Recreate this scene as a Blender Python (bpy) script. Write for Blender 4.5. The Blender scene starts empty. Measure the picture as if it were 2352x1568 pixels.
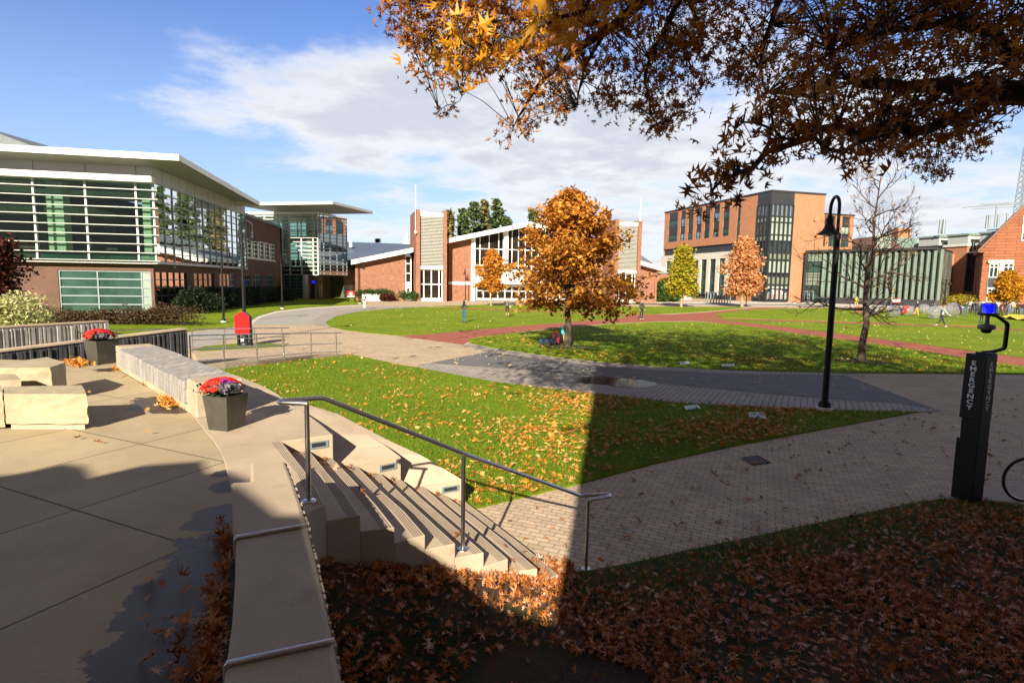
import bpy, bmesh, math, random
import numpy as np
from mathutils import Vector, Matrix
rng = np.random.default_rng(7)
random.seed(7)
SC = bpy.context.scene
COL = SC.collection
rad = math.radians

# ------------------------------------------------------------------ camera
F, CX, CY, H = 1300.0, 1176.0, 784.0, 3.3       # focal length / centre in units of a 2352 px wide picture, eye height
PITCH, ROLL = math.atan((784 - 647) / F), rad(0.9)
_up = Vector((math.cos(PITCH)*math.sin(ROLL), math.cos(PITCH)*math.cos(ROLL), math.sin(PITCH)))
_fw = Vector((0, 0, -1)); _fy = (_fw - _up*_fw.dot(_up)).normalized(); _fx = _fy.cross(_up)
RW = Matrix((_fx, _fy, _up))
EYE = Vector((0, 0, H))
cam_d = bpy.data.cameras.new('camera'); cam = bpy.data.objects.new('camera', cam_d); COL.objects.link(cam)
cam_d.sensor_width = 36; cam_d.lens = F/2352*36; cam_d.clip_start = 0.05; cam_d.clip_end = 6000
cam.matrix_world = Matrix.Translation(EYE) @ RW.to_4x4()
SC.camera = cam

# ------------------------------------------------------------------ sky, sun, exposure
SUN_EL, SUN_AZ = 27.0, 9.8                       # light travels 9.8 degrees right of straight ahead
SUN_STRENGTH, SKY_STRENGTH, EXPOSURE = 5.0, 0.055, 1.2
LDIR = Vector((math.sin(rad(SUN_AZ))*math.cos(rad(SUN_EL)), math.cos(rad(SUN_AZ))*math.cos(rad(SUN_EL)), -math.sin(rad(SUN_EL))))
sd = bpy.data.lights.new('sun', 'SUN'); sun = bpy.data.objects.new('sun', sd); COL.objects.link(sun)
sd.energy = SUN_STRENGTH; sd.angle = rad(0.5); sd.color = (1.0, 0.88, 0.70)
sun.rotation_euler = LDIR.to_track_quat('-Z', 'Y').to_euler(); sun.location = (0, -20, 30)
SC.view_settings.view_transform = 'Standard'; SC.view_settings.look = 'None'
SC.view_settings.exposure = EXPOSURE; SC.view_settings.gamma = 1; SC.view_settings.use_curve_mapping = False
SC.cycles.max_bounces = 8; SC.cycles.transparent_max_bounces = 24
try: SC.cycles.use_denoising = True
except Exception: pass

W = bpy.data.worlds.new('World'); SC.world = W; W.use_nodes = True
def build_world():
    nt = W.node_tree; N = nt.nodes; L = nt.links; N.clear()
    out = N.new('ShaderNodeOutputWorld'); bg = N.new('ShaderNodeBackground'); L.new(bg.outputs[0], out.inputs[0])
    bg.inputs[1].default_value = SKY_STRENGTH
    sky = N.new('ShaderNodeTexSky'); sky.sky_type = 'NISHITA'; sky.sun_disc = False
    sky.sun_elevation = rad(SUN_EL); sky.sun_rotation = rad(180 + SUN_AZ); sky.air_density = 1.0; sky.dust_density = 0.0; sky.ozone_density = 3.0
    hs = N.new('ShaderNodeHueSaturation'); hs.inputs['Saturation'].default_value = 1.14; hs.inputs['Value'].default_value = 1.45
    hs.inputs['Hue'].default_value = 0.515
    L.new(sky.outputs[0], hs.inputs['Color'])
    tc = N.new('ShaderNodeTexCoord'); sep = N.new('ShaderNodeSeparateXYZ'); L.new(tc.outputs['Generated'], sep.inputs[0])
    def mth(op, a, b=None, clamp=False):
        n = N.new('ShaderNodeMath'); n.operation = op; n.use_clamp = clamp
        for i, v in enumerate((a, b)):
            if v is None: continue
            if isinstance(v, (int, float)): n.inputs[i].default_value = v
            else: L.new(v, n.inputs[i])
        return n.outputs[0]
    # clouds on a flat layer: direction divided by its height gives true perspective towards the horizon
    zz = mth('MAXIMUM', mth('ADD', sep.outputs['Z'], 0.10), 0.03)
    px = mth('DIVIDE', sep.outputs['X'], zz); py = mth('DIVIDE', sep.outputs['Y'], zz)
    cmb = N.new('ShaderNodeCombineXYZ'); L.new(px, cmb.inputs[0]); L.new(py, cmb.inputs[1])
    def noise(scale, detail, rough, off, dist=0.0):
        mp = N.new('ShaderNodeMapping'); mp.inputs['Location'].default_value = off; L.new(cmb.outputs[0], mp.inputs[0])
        n = N.new('ShaderNodeTexNoise'); n.inputs['Scale'].default_value = scale; n.inputs['Detail'].default_value = detail
        n.inputs['Roughness'].default_value = rough; n.inputs['Distortion'].default_value = dist; L.new(mp.outputs[0], n.inputs['Vector'])
        return n.outputs['Fac']
    n1 = noise(1.9, 10, 0.60, (3.1, 1.7, 0.4)); n2 = noise(0.42, 3, 0.5, (0.9, 5.2, 2.0)); n3 = noise(3.4, 7, 0.6, (7.0, 2.0, 1.0))
    # where the cloud bank lies: a few broad directions (azimuth, elevation) of more or less cloud
    az = mth('ARCTAN2', sep.outputs['X'], sep.outputs['Y'])
    el = mth('ARCSINE', sep.outputs['Z'])
    def blob(a0, e0, sa, se, amp):
        u = mth('DIVIDE', mth('SUBTRACT', az, a0), sa); v = mth('DIVIDE', mth('SUBTRACT', el, e0), se)
        r2 = mth('ADD', mth('MULTIPLY', u, u), mth('MULTIPLY', v, v))
        return mth('MULTIPLY', mth('EXPONENT', mth('MULTIPLY', r2, -1.0)), amp)
    cov = None
    for b in SKY_BLOBS:
        o = blob(*b); cov = o if cov is None else mth('ADD', cov, o)
    dens = mth('ADD', mth('ADD', mth('MULTIPLY', n1, 0.80), mth('MULTIPLY', n2, 0.10)), mth('ADD', mth('MULTIPLY', n3, 0.22), cov))
    mr = N.new('ShaderNodeMapRange'); mr.interpolation_type = 'SMOOTHSTEP'; L.new(dens, mr.inputs[0])
    mr.inputs[1].default_value = 0.47; mr.inputs[2].default_value = 0.75
    fac = mth('MULTIPLY', mr.outputs[0], 0.93)
    mr2 = N.new('ShaderNodeMapRange'); mr2.interpolation_type = 'SMOOTHSTEP'; L.new(mth('ADD', dens, mth('MULTIPLY', n3, 0.40)), mr2.inputs[0]); mr2.inputs[1].default_value = 0.84; mr2.inputs[2].default_value = 1.12
    cc = N.new('ShaderNodeMix'); cc.data_type = 'RGBA'; L.new(mr2.outputs[0], cc.inputs[0])
    cc.inputs[6].default_value = (7.6, 7.6, 7.7, 1); cc.inputs[7].default_value = (5.5, 5.7, 6.3, 1)
    mx = N.new('ShaderNodeMix'); mx.data_type = 'RGBA'; hz_ = N.new('ShaderNodeMapRange'); hz_.interpolation_type = 'SMOOTHSTEP'; L.new(sep.outputs['Z'], hz_.inputs[0]); hz_.inputs[1].default_value = 0.42; hz_.inputs[2].default_value = 0.0; hz_.inputs[4].default_value = 0.75
    hm = N.new('ShaderNodeMix'); hm.data_type = 'RGBA'; L.new(hz_.outputs[0], hm.inputs[0]); L.new(hs.outputs[0], hm.inputs[6]); hm.inputs[7].default_value = (4.0, 5.1, 7.4, 1)
    L.new(fac, mx.inputs[0]); L.new(hm.outputs[2], mx.inputs[6]); L.new(cc.outputs[2], mx.inputs[7])
    # added unseen grey deck overhead and behind the viewpoint, cuts ambient light and reflections
    bk = N.new('ShaderNodeMapRange'); bk.interpolation_type = 'SMOOTHSTEP'; L.new(mth('SUBTRACT', sep.outputs['Y'], mth('MULTIPLY', mth('SUBTRACT', sep.outputs['Z'], 0.55), 1.3)), bk.inputs[0])
    bk.inputs[1].default_value = 0.25; bk.inputs[2].default_value = -0.2
    gc = N.new('ShaderNodeMix'); gc.data_type = 'RGBA'; L.new(n2, gc.inputs[0]); gc.inputs[6].default_value = (.85, .70, .58, 1); gc.inputs[7].default_value = (1.6, 1.36, 1.15, 1)
    m3 = N.new('ShaderNodeMix'); m3.data_type = 'RGBA'; L.new(mth('MULTIPLY', bk.outputs[0], 0.92), m3.inputs[0]); L.new(mx.outputs[2], m3.inputs[6]); L.new(gc.outputs[2], m3.inputs[7])
    L.new(m3.outputs[2], bg.inputs[0])
# (azimuth, elevation, spread, spread, amount) in radians
SKY_BLOBS = [(-0.25, 0.28, 0.24, 0.085, 0.24), (0.10, 0.24, 0.32, 0.10, 0.22), (0.45, 0.20, 0.35, 0.10, 0.12), (0.02, 0.08, 0.30, 0.055, 0.16), (0.6, 0.09, 0.35, 0.06, 0.12), (-0.42, 0.245, 0.22, 0.03, 0.10),
             (-0.70, 0.40, 0.34, 0.22, -0.22), (-0.55, 0.13, 0.30, 0.06, -0.22), (-0.15, 0.155, 0.14, 0.025, -0.10), (0.62, 0.20, 0.10, 0.05, -0.10), (0.1, 0.50, 0.5, 0.12, -0.12)]
build_world()

# ------------------------------------------------------------------ from the photograph's pixels to points of the place
def ray(x, y): return RW @ Vector(((x-CX)/F, -(y-CY)/F, -1.0))
def G(x, y, z=0.0):
    d = ray(x, y); return EYE + d*((z-H)/d.z)
def Dp(x, y, Y):
    d = ray(x, y); return EYE + d*(Y/d.y)
def proj(P):
    c = RW.transposed() @ (Vector(P)-EYE); return (CX+F*c.x/-c.z, CY-F*c.y/-c.z)
def zat(b, y):
    "height of the point straight above ground point b that shows at picture row y"
    lo, hi = -4.0, 90.0
    if Vector((b[0], b[1])).length < 30: hi = 12.0
    for _ in range(48):
        m = (lo+hi)/2
        if proj((b[0], b[1], m))[1] > y: lo = m
        else: hi = m
    return lo
def crop(x0, y0, w, ow):
    k = w/ow/1.41624; a, b = x0/1.41624, y0/1.41624
    return lambda u, v: (a+u*k, b+v*k)
C1 = crop(0, 400, 1000, 2351); C2 = crop(700, 600, 800, 2352); C3 = crop(1200, 600, 1000, 2351); C4 = crop(2100, 560, 1231, 2352)
C5 = crop(0, 900, 1200, 2352); C7 = crop(600, 1100, 1400, 2352); C8 = crop(1050, 750, 450, 2276); C9 = crop(2130, 600, 600, 2240)
C10 = crop(2700, 660, 631, 2352); C11 = crop(1480, 900, 700, 2352); C12 = crop(2300, 900, 1031, 2352); C13 = crop(850, 1350, 800, 2281)
C14 = crop(0, 820, 900, 2352); C15 = crop(3050, 950, 281, 587)

# ------------------------------------------------------------------ object helpers
def tag(o, label=None, cat=None, group=None, kind=None):
    if label: o['label'] = label
    if cat: o['category'] = cat
    if group: o['group'] = group
    if kind: o['kind'] = kind
    return o
def thing(name, label, cat, loc=(0, 0, 0), group=None):
    o = bpy.data.objects.new(name, None); COL.objects.link(o); o.location = loc; o.empty_display_size = .3
    return tag(o, label, cat, group)
def copy_tree(o, parent=None):
    c = o.copy(); COL.objects.link(c); c.parent = parent
    for ch in list(o.children): copy_tree(ch, c)
    return c
def link_mesh(name, me, parent=None):
    o = bpy.data.objects.new(name, me); COL.objects.link(o)
    if parent is not None:
        o.parent = parent; o.matrix_parent_inverse = Matrix.Translation(-parent.location) if not parent.rotation_euler.z else parent.matrix_basis.inverted()
    return o

class MB:
    "collects shapes in world coordinates; build() links them as ONE mesh object"
    def __init__(s): s.v = []; s.f = []; s.m = []; s.mats = []; s.cur = 0; s.sm = []
    def mat(s, m):
        if m not in s.mats: s.mats.append(m)
        s.cur = s.mats.index(m); return s
    def add(s, vs, fs, smooth=False):
        b = len(s.v); s.v += [tuple(v) for v in vs]
        for f in fs: s.f.append([b+i for i in f]); s.m.append(s.cur); s.sm.append(smooth)
        return s
    def quad(s, a, b, c, d): return s.add([a, b, c, d], [(0, 1, 2, 3)])
    def poly(s, pts): return s.add(pts, [tuple(range(len(pts)))])
    def hexa(s, lo, hi):
        "solid between two polygons of the same number of points"
        n = len(lo)
        return s.add(list(lo)+list(hi), [tuple(reversed(range(n))), tuple(range(n, 2*n))]+[(i, (i+1) % n, n+(i+1) % n, n+i) for i in range(n)])
    def prism(s, pts, z0, z1): return s.hexa([(p[0], p[1], z0) for p in pts], [(p[0], p[1], z1) for p in pts])
    def box(s, c, size, rz=0.0):
        x, y, z = [k/2 for k in size]; R = Matrix.Rotation(rz, 3, 'Z'); c = Vector(c)
        vs = [c + R @ Vector((sx*x, sy*y, sz*z)) for sz in (-1, 1) for sx, sy in ((-1, -1), (1, -1), (1, 1), (-1, 1))]
        return s.hexa(vs[:4], vs[4:])
    def tube(s, pts, r, n=8, caps=True, smooth=True):
        pts = [Vector(p) for p in pts]; rs = r if isinstance(r, (list, tuple)) else [r]*len(pts)
        rings = []; prev = None
        for i, p in enumerate(pts):
            t = (pts[min(i+1, len(pts)-1)] - pts[max(i-1, 0)])
            t = t.normalized() if t.length > 1e-9 else Vector((0, 0, 1))
            if prev is None:
                a = t.orthogonal().normalized()
            else:
                a = (prev - t*prev.dot(t)); a = a.normalized() if a.length > 1e-6 else t.orthogonal().normalized()
            prev = a; b = t.cross(a)
            rings.append([p + (a*math.cos(2*math.pi*k/n) + b*math.sin(2*math.pi*k/n))*rs[i] for k in range(n)])
        vs = [v for ring in rings for v in ring]; fs = []
        for i in range(len(pts)-1):
            for k in range(n): fs.append((i*n+k, i*n+(k+1) % n, (i+1)*n+(k+1) % n, (i+1)*n+k))
        s.add(vs, fs, smooth)
        if caps:
            s.add(rings[0], [tuple(reversed(range(n)))]); s.add(rings[-1], [tuple(range(n))])
        return s
    def lathe(s, c, prof, n=20, smooth=True):
        "profile of (radius, z) turned round the vertical axis at c"
        c = Vector(c); vs = []; fs = []
        for r, z in prof:
            for k in range(n): vs.append(c + Vector((r*math.cos(2*math.pi*k/n), r*math.sin(2*math.pi*k/n), z)))
        for i in range(len(prof)-1):
            for k in range(n): fs.append((i*n+k, i*n+(k+1) % n, (i+1)*n+(k+1) % n, (i+1)*n+k))
        s.add(vs, fs, smooth)
        if prof[0][0] > 1e-4: s.add(vs[:n], [tuple(reversed(range(n)))])
        if prof[-1][0] > 1e-4: s.add(vs[-n:], [tuple(range(n))])
        return s
    def build(s, name, mat=None, parent=None, bevel=0.0):
        me = bpy.data.meshes.new(name); me.from_pydata(s.v, [], s.f)
        mats = s.mats or [mat]
        for m in mats: me.materials.append(m)
        me.polygons.foreach_set('material_index', s.m); me.polygons.foreach_set('use_smooth', s.sm)
        wall_uv(me); me.update()
        o = link_mesh(name, me, parent)
        if bevel:
            b = o.modifiers.new('bevel', 'BEVEL'); b.width = bevel; b.segments = 2; b.limit_method = 'ANGLE'; b.angle_limit = rad(40)
        return o
def wall_uv(me):
    n = len(me.polygons)
    if not n: return
    uvl = me.uv_layers.new(name='metres')
    nl = len(me.loops); co = np.empty(len(me.vertices)*3); me.vertices.foreach_get('co', co); co = co.reshape(-1, 3)
    nrm = np.empty(n*3); me.polygons.foreach_get('normal', nrm); nrm = nrm.reshape(-1, 3)
    lt = np.empty(n, int); me.polygons.foreach_get('loop_total', lt); vi = np.empty(nl, int); me.loops.foreach_get('vertex_index', vi)
    nr = np.repeat(nrm, lt, axis=0); P = co[vi]
    h = np.hypot(nr[:, 0], nr[:, 1]); flat = h < 0.5; hh = np.where(flat, 1, h)
    tx, ty = -nr[:, 1]/hh, nr[:, 0]/hh
    u = np.where(flat, P[:, 0], P[:, 0]*tx + P[:, 1]*ty); v = np.where(flat, P[:, 1], P[:, 2])
    uv = np.stack([u, v], 1).ravel(); uvl.data.foreach_set('uv', uv)

# ------------------------------------------------------------------ materials
def newmat(name):
    m = bpy.data.materials.new(name); m.use_nodes = True; nt = m.node_tree
    return m, nt, nt.nodes['Principled BSDF']
def nd(nt, t, **kw):
    n = nt.nodes.new('ShaderNode'+t)
    for k, v in kw.items(): n.inputs[k.replace('_', ' ')].default_value = v
    return n
def mixrgb(nt, fac, a, b, mode='MIX'):
    n = nt.nodes.new('ShaderNodeMix'); n.data_type = 'RGBA'; n.blend_type = mode
    for i, v in ((0, fac), (6, a), (7, b)):
        if isinstance(v, bpy.types.NodeSocket): nt.links.new(v, n.inputs[i])
        elif i == 0: n.inputs[0].default_value = v
        else: n.inputs[i].default_value = (*v[:3], 1)
    return n.outputs[2]
def ramp(nt, sock, a, b):
    n = nt.nodes.new('ShaderNodeMapRange'); n.interpolation_type = 'SMOOTHSTEP'; nt.links.new(sock, n.inputs[0]); n.inputs[1].default_value = a; n.inputs[2].default_value = b
    return n.outputs[0]
def pos_noise(nt, scale, detail=4, rough=.6, off=(0, 0, 0), stretch=None):
    g = nt.nodes.new('ShaderNodeNewGeometry'); mp = nt.nodes.new('ShaderNodeMapping'); nt.links.new(g.outputs['Position'], mp.inputs[0])
    mp.inputs['Location'].default_value = off
    if stretch: mp.inputs['Scale'].default_value = stretch
    n = nd(nt, 'TexNoise', Scale=scale, Detail=detail, Roughness=rough); nt.links.new(mp.outputs[0], n.inputs['Vector'])
    return n.outputs['Fac']
def worn(name, col, rough=.85, stain=.45, dark=(.45, .42, .40), speck=.16, bmp=.25):
    "weathered concrete: broad tone changes, dirty blotches with ragged rims, fine grain and pits"
    m, nt, b = newmat(name); b.inputs['Roughness'].default_value = rough; b.inputs['Specular IOR Level'].default_value = .25
    c = mixrgb(nt, ramp(nt, pos_noise(nt, .9, 6, .6), .3, .7), mul(col, .84), mul(col, 1.10))
    c = mixrgb(nt, ramp(nt, pos_noise(nt, 3.1, 9, .72, (4, 1, 2)), .56, .74), c, mixrgb(nt, stain, c, mul(dark, 1), 'MULTIPLY'))
    c = mixrgb(nt, ramp(nt, pos_noise(nt, 9, 6, .8, (1, 7, 3), (1, 1, .25)), .60, .72), c, mixrgb(nt, .35, c, (.5, .46, .42), 'MULTIPLY'))
    c = mixrgb(nt, ramp(nt, pos_noise(nt, 140, 3, .7), .25, .75), mixrgb(nt, 1, c, (1-speck,)*3, 'MULTIPLY'), c)
    c = mixrgb(nt, ramp(nt, pos_noise(nt, 70, 2, .5, (9, 2, 5)), .68, .74), c, mixrgb(nt, 1, c, (.62, .60, .58), 'MULTIPLY'))
    nt.links.new(c, b.inputs['Base Color']); bump(nt, b, pos_noise(nt, 110, 5, .7), bmp, .008); return m
def bump(nt, bsdf, h, strength, dist):
    b = nd(nt, 'Bump', Strength=strength, Distance=dist); nt.links.new(h, b.inputs['Height']); nt.links.new(b.outputs[0], bsdf.inputs['Normal'])
def mul(c, k): return tuple(min(1, x*k) for x in c[:3])
def plain(name, col, rough=.6, metal=0.0, var=.12, scale=3.0, bmp=0.0, bscale=60, col2=None, spec=.5):
    m, nt, b = newmat(name); b.inputs['Roughness'].default_value = rough; b.inputs['Metallic'].default_value = metal
    b.inputs['Specular IOR Level'].default_value = spec
    f = ramp(nt, pos_noise(nt, scale, 5), .3, .7)
    c = mixrgb(nt, f, mul(col, 1-var), col2 or mul(col, 1+var)); nt.links.new(c, b.inputs['Base Color'])
    if bmp: bump(nt, b, pos_noise(nt, bscale, 4), bmp, .01)
    return m
def brickmat(name, c1, c2, mortar, bw=.21, rh=.07, ms=.011, rough=.85, var=.25, vscale=.6, bmp=.4, offset=.5):
    m, nt, b = newmat(name); b.inputs['Roughness'].default_value = rough; b.inputs['Specular IOR Level'].default_value = .25
    uv = nt.nodes.new('ShaderNodeUVMap')
    t = nd(nt, 'TexBrick', Color1=(*c1, 1), Color2=(*c2, 1), Mortar=(*mortar, 1), Scale=1.0, Mortar_Size=ms, Brick_Width=bw, Row_Height=rh, Mortar_Smooth=.1, Bias=0.0)
    t.offset = offset; nt.links.new(uv.outputs[0], t.inputs['Vector'])
    f = pos_noise(nt, vscale, 6, .65)
    c = mixrgb(nt, ramp(nt, f, .25, .75), mixrgb(nt, 1, t.outputs[0], (1-var,)*3, 'MULTIPLY'), t.outputs[0])
    nt.links.new(c, b.inputs['Base Color']); inv = nt.nodes.new('ShaderNodeMath'); inv.operation = 'SUBTRACT'; inv.inputs[0].default_value = 1; nt.links.new(t.outputs['Fac'], inv.inputs[1])
    bump(nt, b, inv.outputs[0], bmp, .006)
    return m
def glassmat(name, tint, base=.12, gloss=(.9, .95, .95), rough=.015, wob=.0, top=.95):
    "a thin pane: part of the light goes through tinted, part is mirrored, more at a glancing angle"
    m, nt, b = newmat(name); nt.nodes.remove(b); out = nt.nodes['Material Output']
    tr = nd(nt, 'BsdfTransparent', Color=(*tint, 1)); gl = nd(nt, 'BsdfGlossy', Color=(*gloss, 1), Roughness=rough)
    lw = nd(nt, 'LayerWeight', Blend=.35); mr = nd(nt, 'MapRange'); nt.links.new(lw.outputs['Fresnel'], mr.inputs[0]); mr.inputs[3].default_value = base; mr.inputs[4].default_value = top
    mx = nt.nodes.new('ShaderNodeMixShader'); nt.links.new(mr.outputs[0], mx.inputs[0]); nt.links.new(tr.outputs[0], mx.inputs[1]); nt.links.new(gl.outputs[0], mx.inputs[2])
    if wob:
        bp = nd(nt, 'Bump', Strength=wob, Distance=.05); nt.links.new(pos_noise(nt, .7, 2), bp.inputs['Height']); nt.links.new(bp.outputs[0], gl.inputs['Normal'])
    nt.links.new(mx.outputs[0], out.inputs[0]); return m
def darkglass(name, col=(.02, .03, .035), rough=.04, var=.5):
    m, nt, b = newmat(name); b.inputs['Roughness'].default_value = rough; b.inputs['Specular IOR Level'].default_value = .45
    f = pos_noise(nt, .35, 3); nt.links.new(mixrgb(nt, ramp(nt, f, .35, .65), mul(col, 1-var), mul(col, 1+var)), b.inputs['Base Color'])
    return m
def leafmat(name, cols, trans=.35, rough=.6):
    "colours picked per leaf by the mesh attribute rnd; thin leaves let some light through"
    m, nt, b = newmat(name); out = nt.nodes['Material Output']
    a = nt.nodes.new('ShaderNodeAttribute'); a.attribute_name = 'rnd'
    cr = nt.nodes.new('ShaderNodeValToRGB'); e = cr.color_ramp.elements
    while len(e) < len(cols): e.new(0.5)
    for i, c in enumerate(cols): e[i].position = i/(len(cols)-1); e[i].color = (*c, 1)
    nt.links.new(a.outputs['Fac'], cr.inputs[0]); nt.links.new(cr.outputs[0], b.inputs['Base Color'])
    b.inputs['Roughness'].default_value = rough; b.inputs['Specular IOR Level'].default_value = .3
    if trans:
        t = nt.nodes.new('ShaderNodeBsdfTranslucent'); nt.links.new(cr.outputs[0], t.inputs[0]); mx = nt.nodes.new('ShaderNodeMixShader'); mx.inputs[0].default_value = trans
        nt.links.new(b.outputs[0], mx.inputs[1]); nt.links.new(t.outputs[0], mx.inputs[2]); nt.links.new(mx.outputs[0], out.inputs[0])
    return m

# ------------------------------------------------------------------ many leaf-sized faces in one mesh
def instmesh(name, tv, tf, pos, rot, scl, mat, rnd=None, parent=None):
    "template (tv verts, tf faces of equal size) placed at every pos with 3x3 rotation rot and scale scl"
    tv = np.asarray(tv, float); tf = np.asarray(tf, int); n = len(pos); k = len(tv)
    scl = np.broadcast_to(np.asarray(scl, float).reshape(-1, 1, 1) if np.ndim(scl) <= 1 else scl[:, None, :], (n, 1, 1) if np.ndim(scl) <= 1 else (n, 1, 3))
    P = np.einsum('nij,nkj->nki', rot, tv[None]*scl) + pos[:, None, :]
    return rawmesh(name, P.reshape(-1, 3), (tf[None] + (np.arange(n)*k)[:, None, None]).reshape(-1, tf.shape[1]), mat, np.repeat(rnd if rnd is not None else rng.random(n), k), parent)
def rawmesh(name, V, Fc, mat, rnd=None, parent=None, smooth=False):
    me = bpy.data.meshes.new(name); nv, nf, k = len(V), len(Fc), Fc.shape[1]
    me.vertices.add(nv); me.vertices.foreach_set('co', np.ascontiguousarray(V, dtype=np.float32).ravel())
    me.loops.add(nf*k); me.loops.foreach_set('vertex_index', np.ascontiguousarray(Fc, dtype=np.int32).ravel())
    me.polygons.add(nf); me.polygons.foreach_set('loop_start', np.arange(0, nf*k, k, dtype=np.int32))
    me.polygons.foreach_set('use_smooth', np.full(nf, smooth))
    me.update(calc_edges=True)
    if rnd is not None:
        a = me.attributes.new('rnd', 'FLOAT', 'POINT'); a.data.foreach_set('value', np.asarray(rnd, dtype=np.float32))
    me.materials.append(mat); return link_mesh(name, me, parent)
def rotmats(n, tilt=1.0, flat=False):
    "random orientations; flat: lying on the ground with a little tilt"
    az = rng.random(n)*2*np.pi
    if flat:
        tx = rng.normal(0, tilt, n); ty = rng.normal(0, tilt, n)
    else:
        tx = rng.normal(0, tilt, n); ty = rng.normal(0, tilt, n)
    cz, sz, cx, sx, cy, sy = np.cos(az), np.sin(az), np.cos(tx), np.sin(tx), np.cos(ty), np.sin(ty)
    Z = np.zeros(n); O = np.ones(n)
    Rz = np.stack([cz, -sz, Z, sz, cz, Z, Z, Z, O], 1).reshape(-1, 3, 3); Rx = np.stack([O, Z, Z, Z, cx, -sx, Z, sx, cx], 1).reshape(-1, 3, 3); Ry = np.stack([cy, Z, sy, Z, O, Z, -sy, Z, cy], 1).reshape(-1, 3, 3)
    return Rx @ Ry @ Rz
def in_poly(x, y, poly):
    c = np.zeros(len(x), bool); j = len(poly)-1
    for i in range(len(poly)):
        xi, yi = poly[i][:2]; xj, yj = poly[j][:2]
        with np.errstate(divide='ignore', invalid='ignore'):
            c ^= ((yi > y) != (yj > y)) & (x < (xj-xi)*(y-yi)/(yj-yi+1e-12)+xi)
        j = i
    return c
# pin-oak leaf: pointed lobes either side of a midrib, folded along it (one half = a fan of triangles)
def oak_leaf():
    half = [(0, -.5), (.025, -.26), (.26, -.36), (.06, -.10), (.40, .04), (.06, .12), (.28, .40), (.05, .30), (.0, .62)]
    vs, fs = [], []
    for sx in (1, -1):
        b = len(vs)
        for x, y in half: vs.append((sx*x, y, .28*abs(x) + .10*y*y))
        mids = [(0, -.3), (0, -.12), (0, .1), (0, .3)]
        mb = len(vs)
        for x, y in mids: vs.append((x, y, .10*y*y))
        T = [(0, 1, mb), (1, 2, 3), (mb, 1, 3), (mb, 3, mb+1), (3, 4, 5), (mb+1, 3, 5), (mb+1, 5, mb+2), (5, 6, 7), (mb+2, 5, 7), (mb+2, 7, mb+3), (mb+3, 7, 8)]
        for t in T:
            t = [b+i if i < mb and i < 9 else i for i in t]
            fs.append(t if sx == 1 else t[::-1])
    return vs, fs
OAK_V, OAK_F = oak_leaf()
def curl(vs, side, along, skew=0.0):
    return [(x*(1-.25*side)+skew*y*y, y, z*(1+side)+along*y*abs(y)*1.2+side*.5*x*x) for x, y, z in vs]
OAK_KINDS = [OAK_V, curl(OAK_V, 1.2, .25, .1), curl(OAK_V, .5, -.5, -.15), curl(OAK_V, -1.6, .3, .2), curl(OAK_V, 2.2, .6, .0)]
def instmulti(name, kinds, tf, pos, rot, scl, mat, rnd=None, parent=None):
    "like instmesh with several shapes of the same template mixed at random in ONE mesh"
    n = len(pos); T = np.array(kinds)[rng.integers(0, len(kinds), n)]; k = T.shape[1]; tf = np.asarray(tf, int)
    T = T * (np.asarray(scl, float).reshape(-1, 1, 1)*np.ones((n, 1, 1))) * (1+.18*rng.normal(size=(n, 1, 3)))
    P = np.einsum('nij,nkj->nki', rot, T) + pos[:, None, :]
    return rawmesh(name, P.reshape(-1, 3), (tf[None] + (np.arange(n)*k)[:, None, None]).reshape(-1, tf.shape[1]), mat, np.repeat(rnd if rnd is not None else rng.random(n), k), parent)
# small leaf spray used for crowns far away: a few faces bent about a stem
SPRAY_V = [(-.5, -.2, .05), (.1, -.5, 0), (.5, .1, .08), (0, .5, -.05), (-.1, .05, .16)]
SPRAY_F = [(0, 1, 4), (1, 2, 4), (2, 3, 4)]
LEAF_V = [(0, -.5, 0), (.3, 0, .08), (0, .5, 0), (-.3, 0, .08)]
LEAF_F = [(0, 1, 2), (0, 2, 3)]
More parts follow.
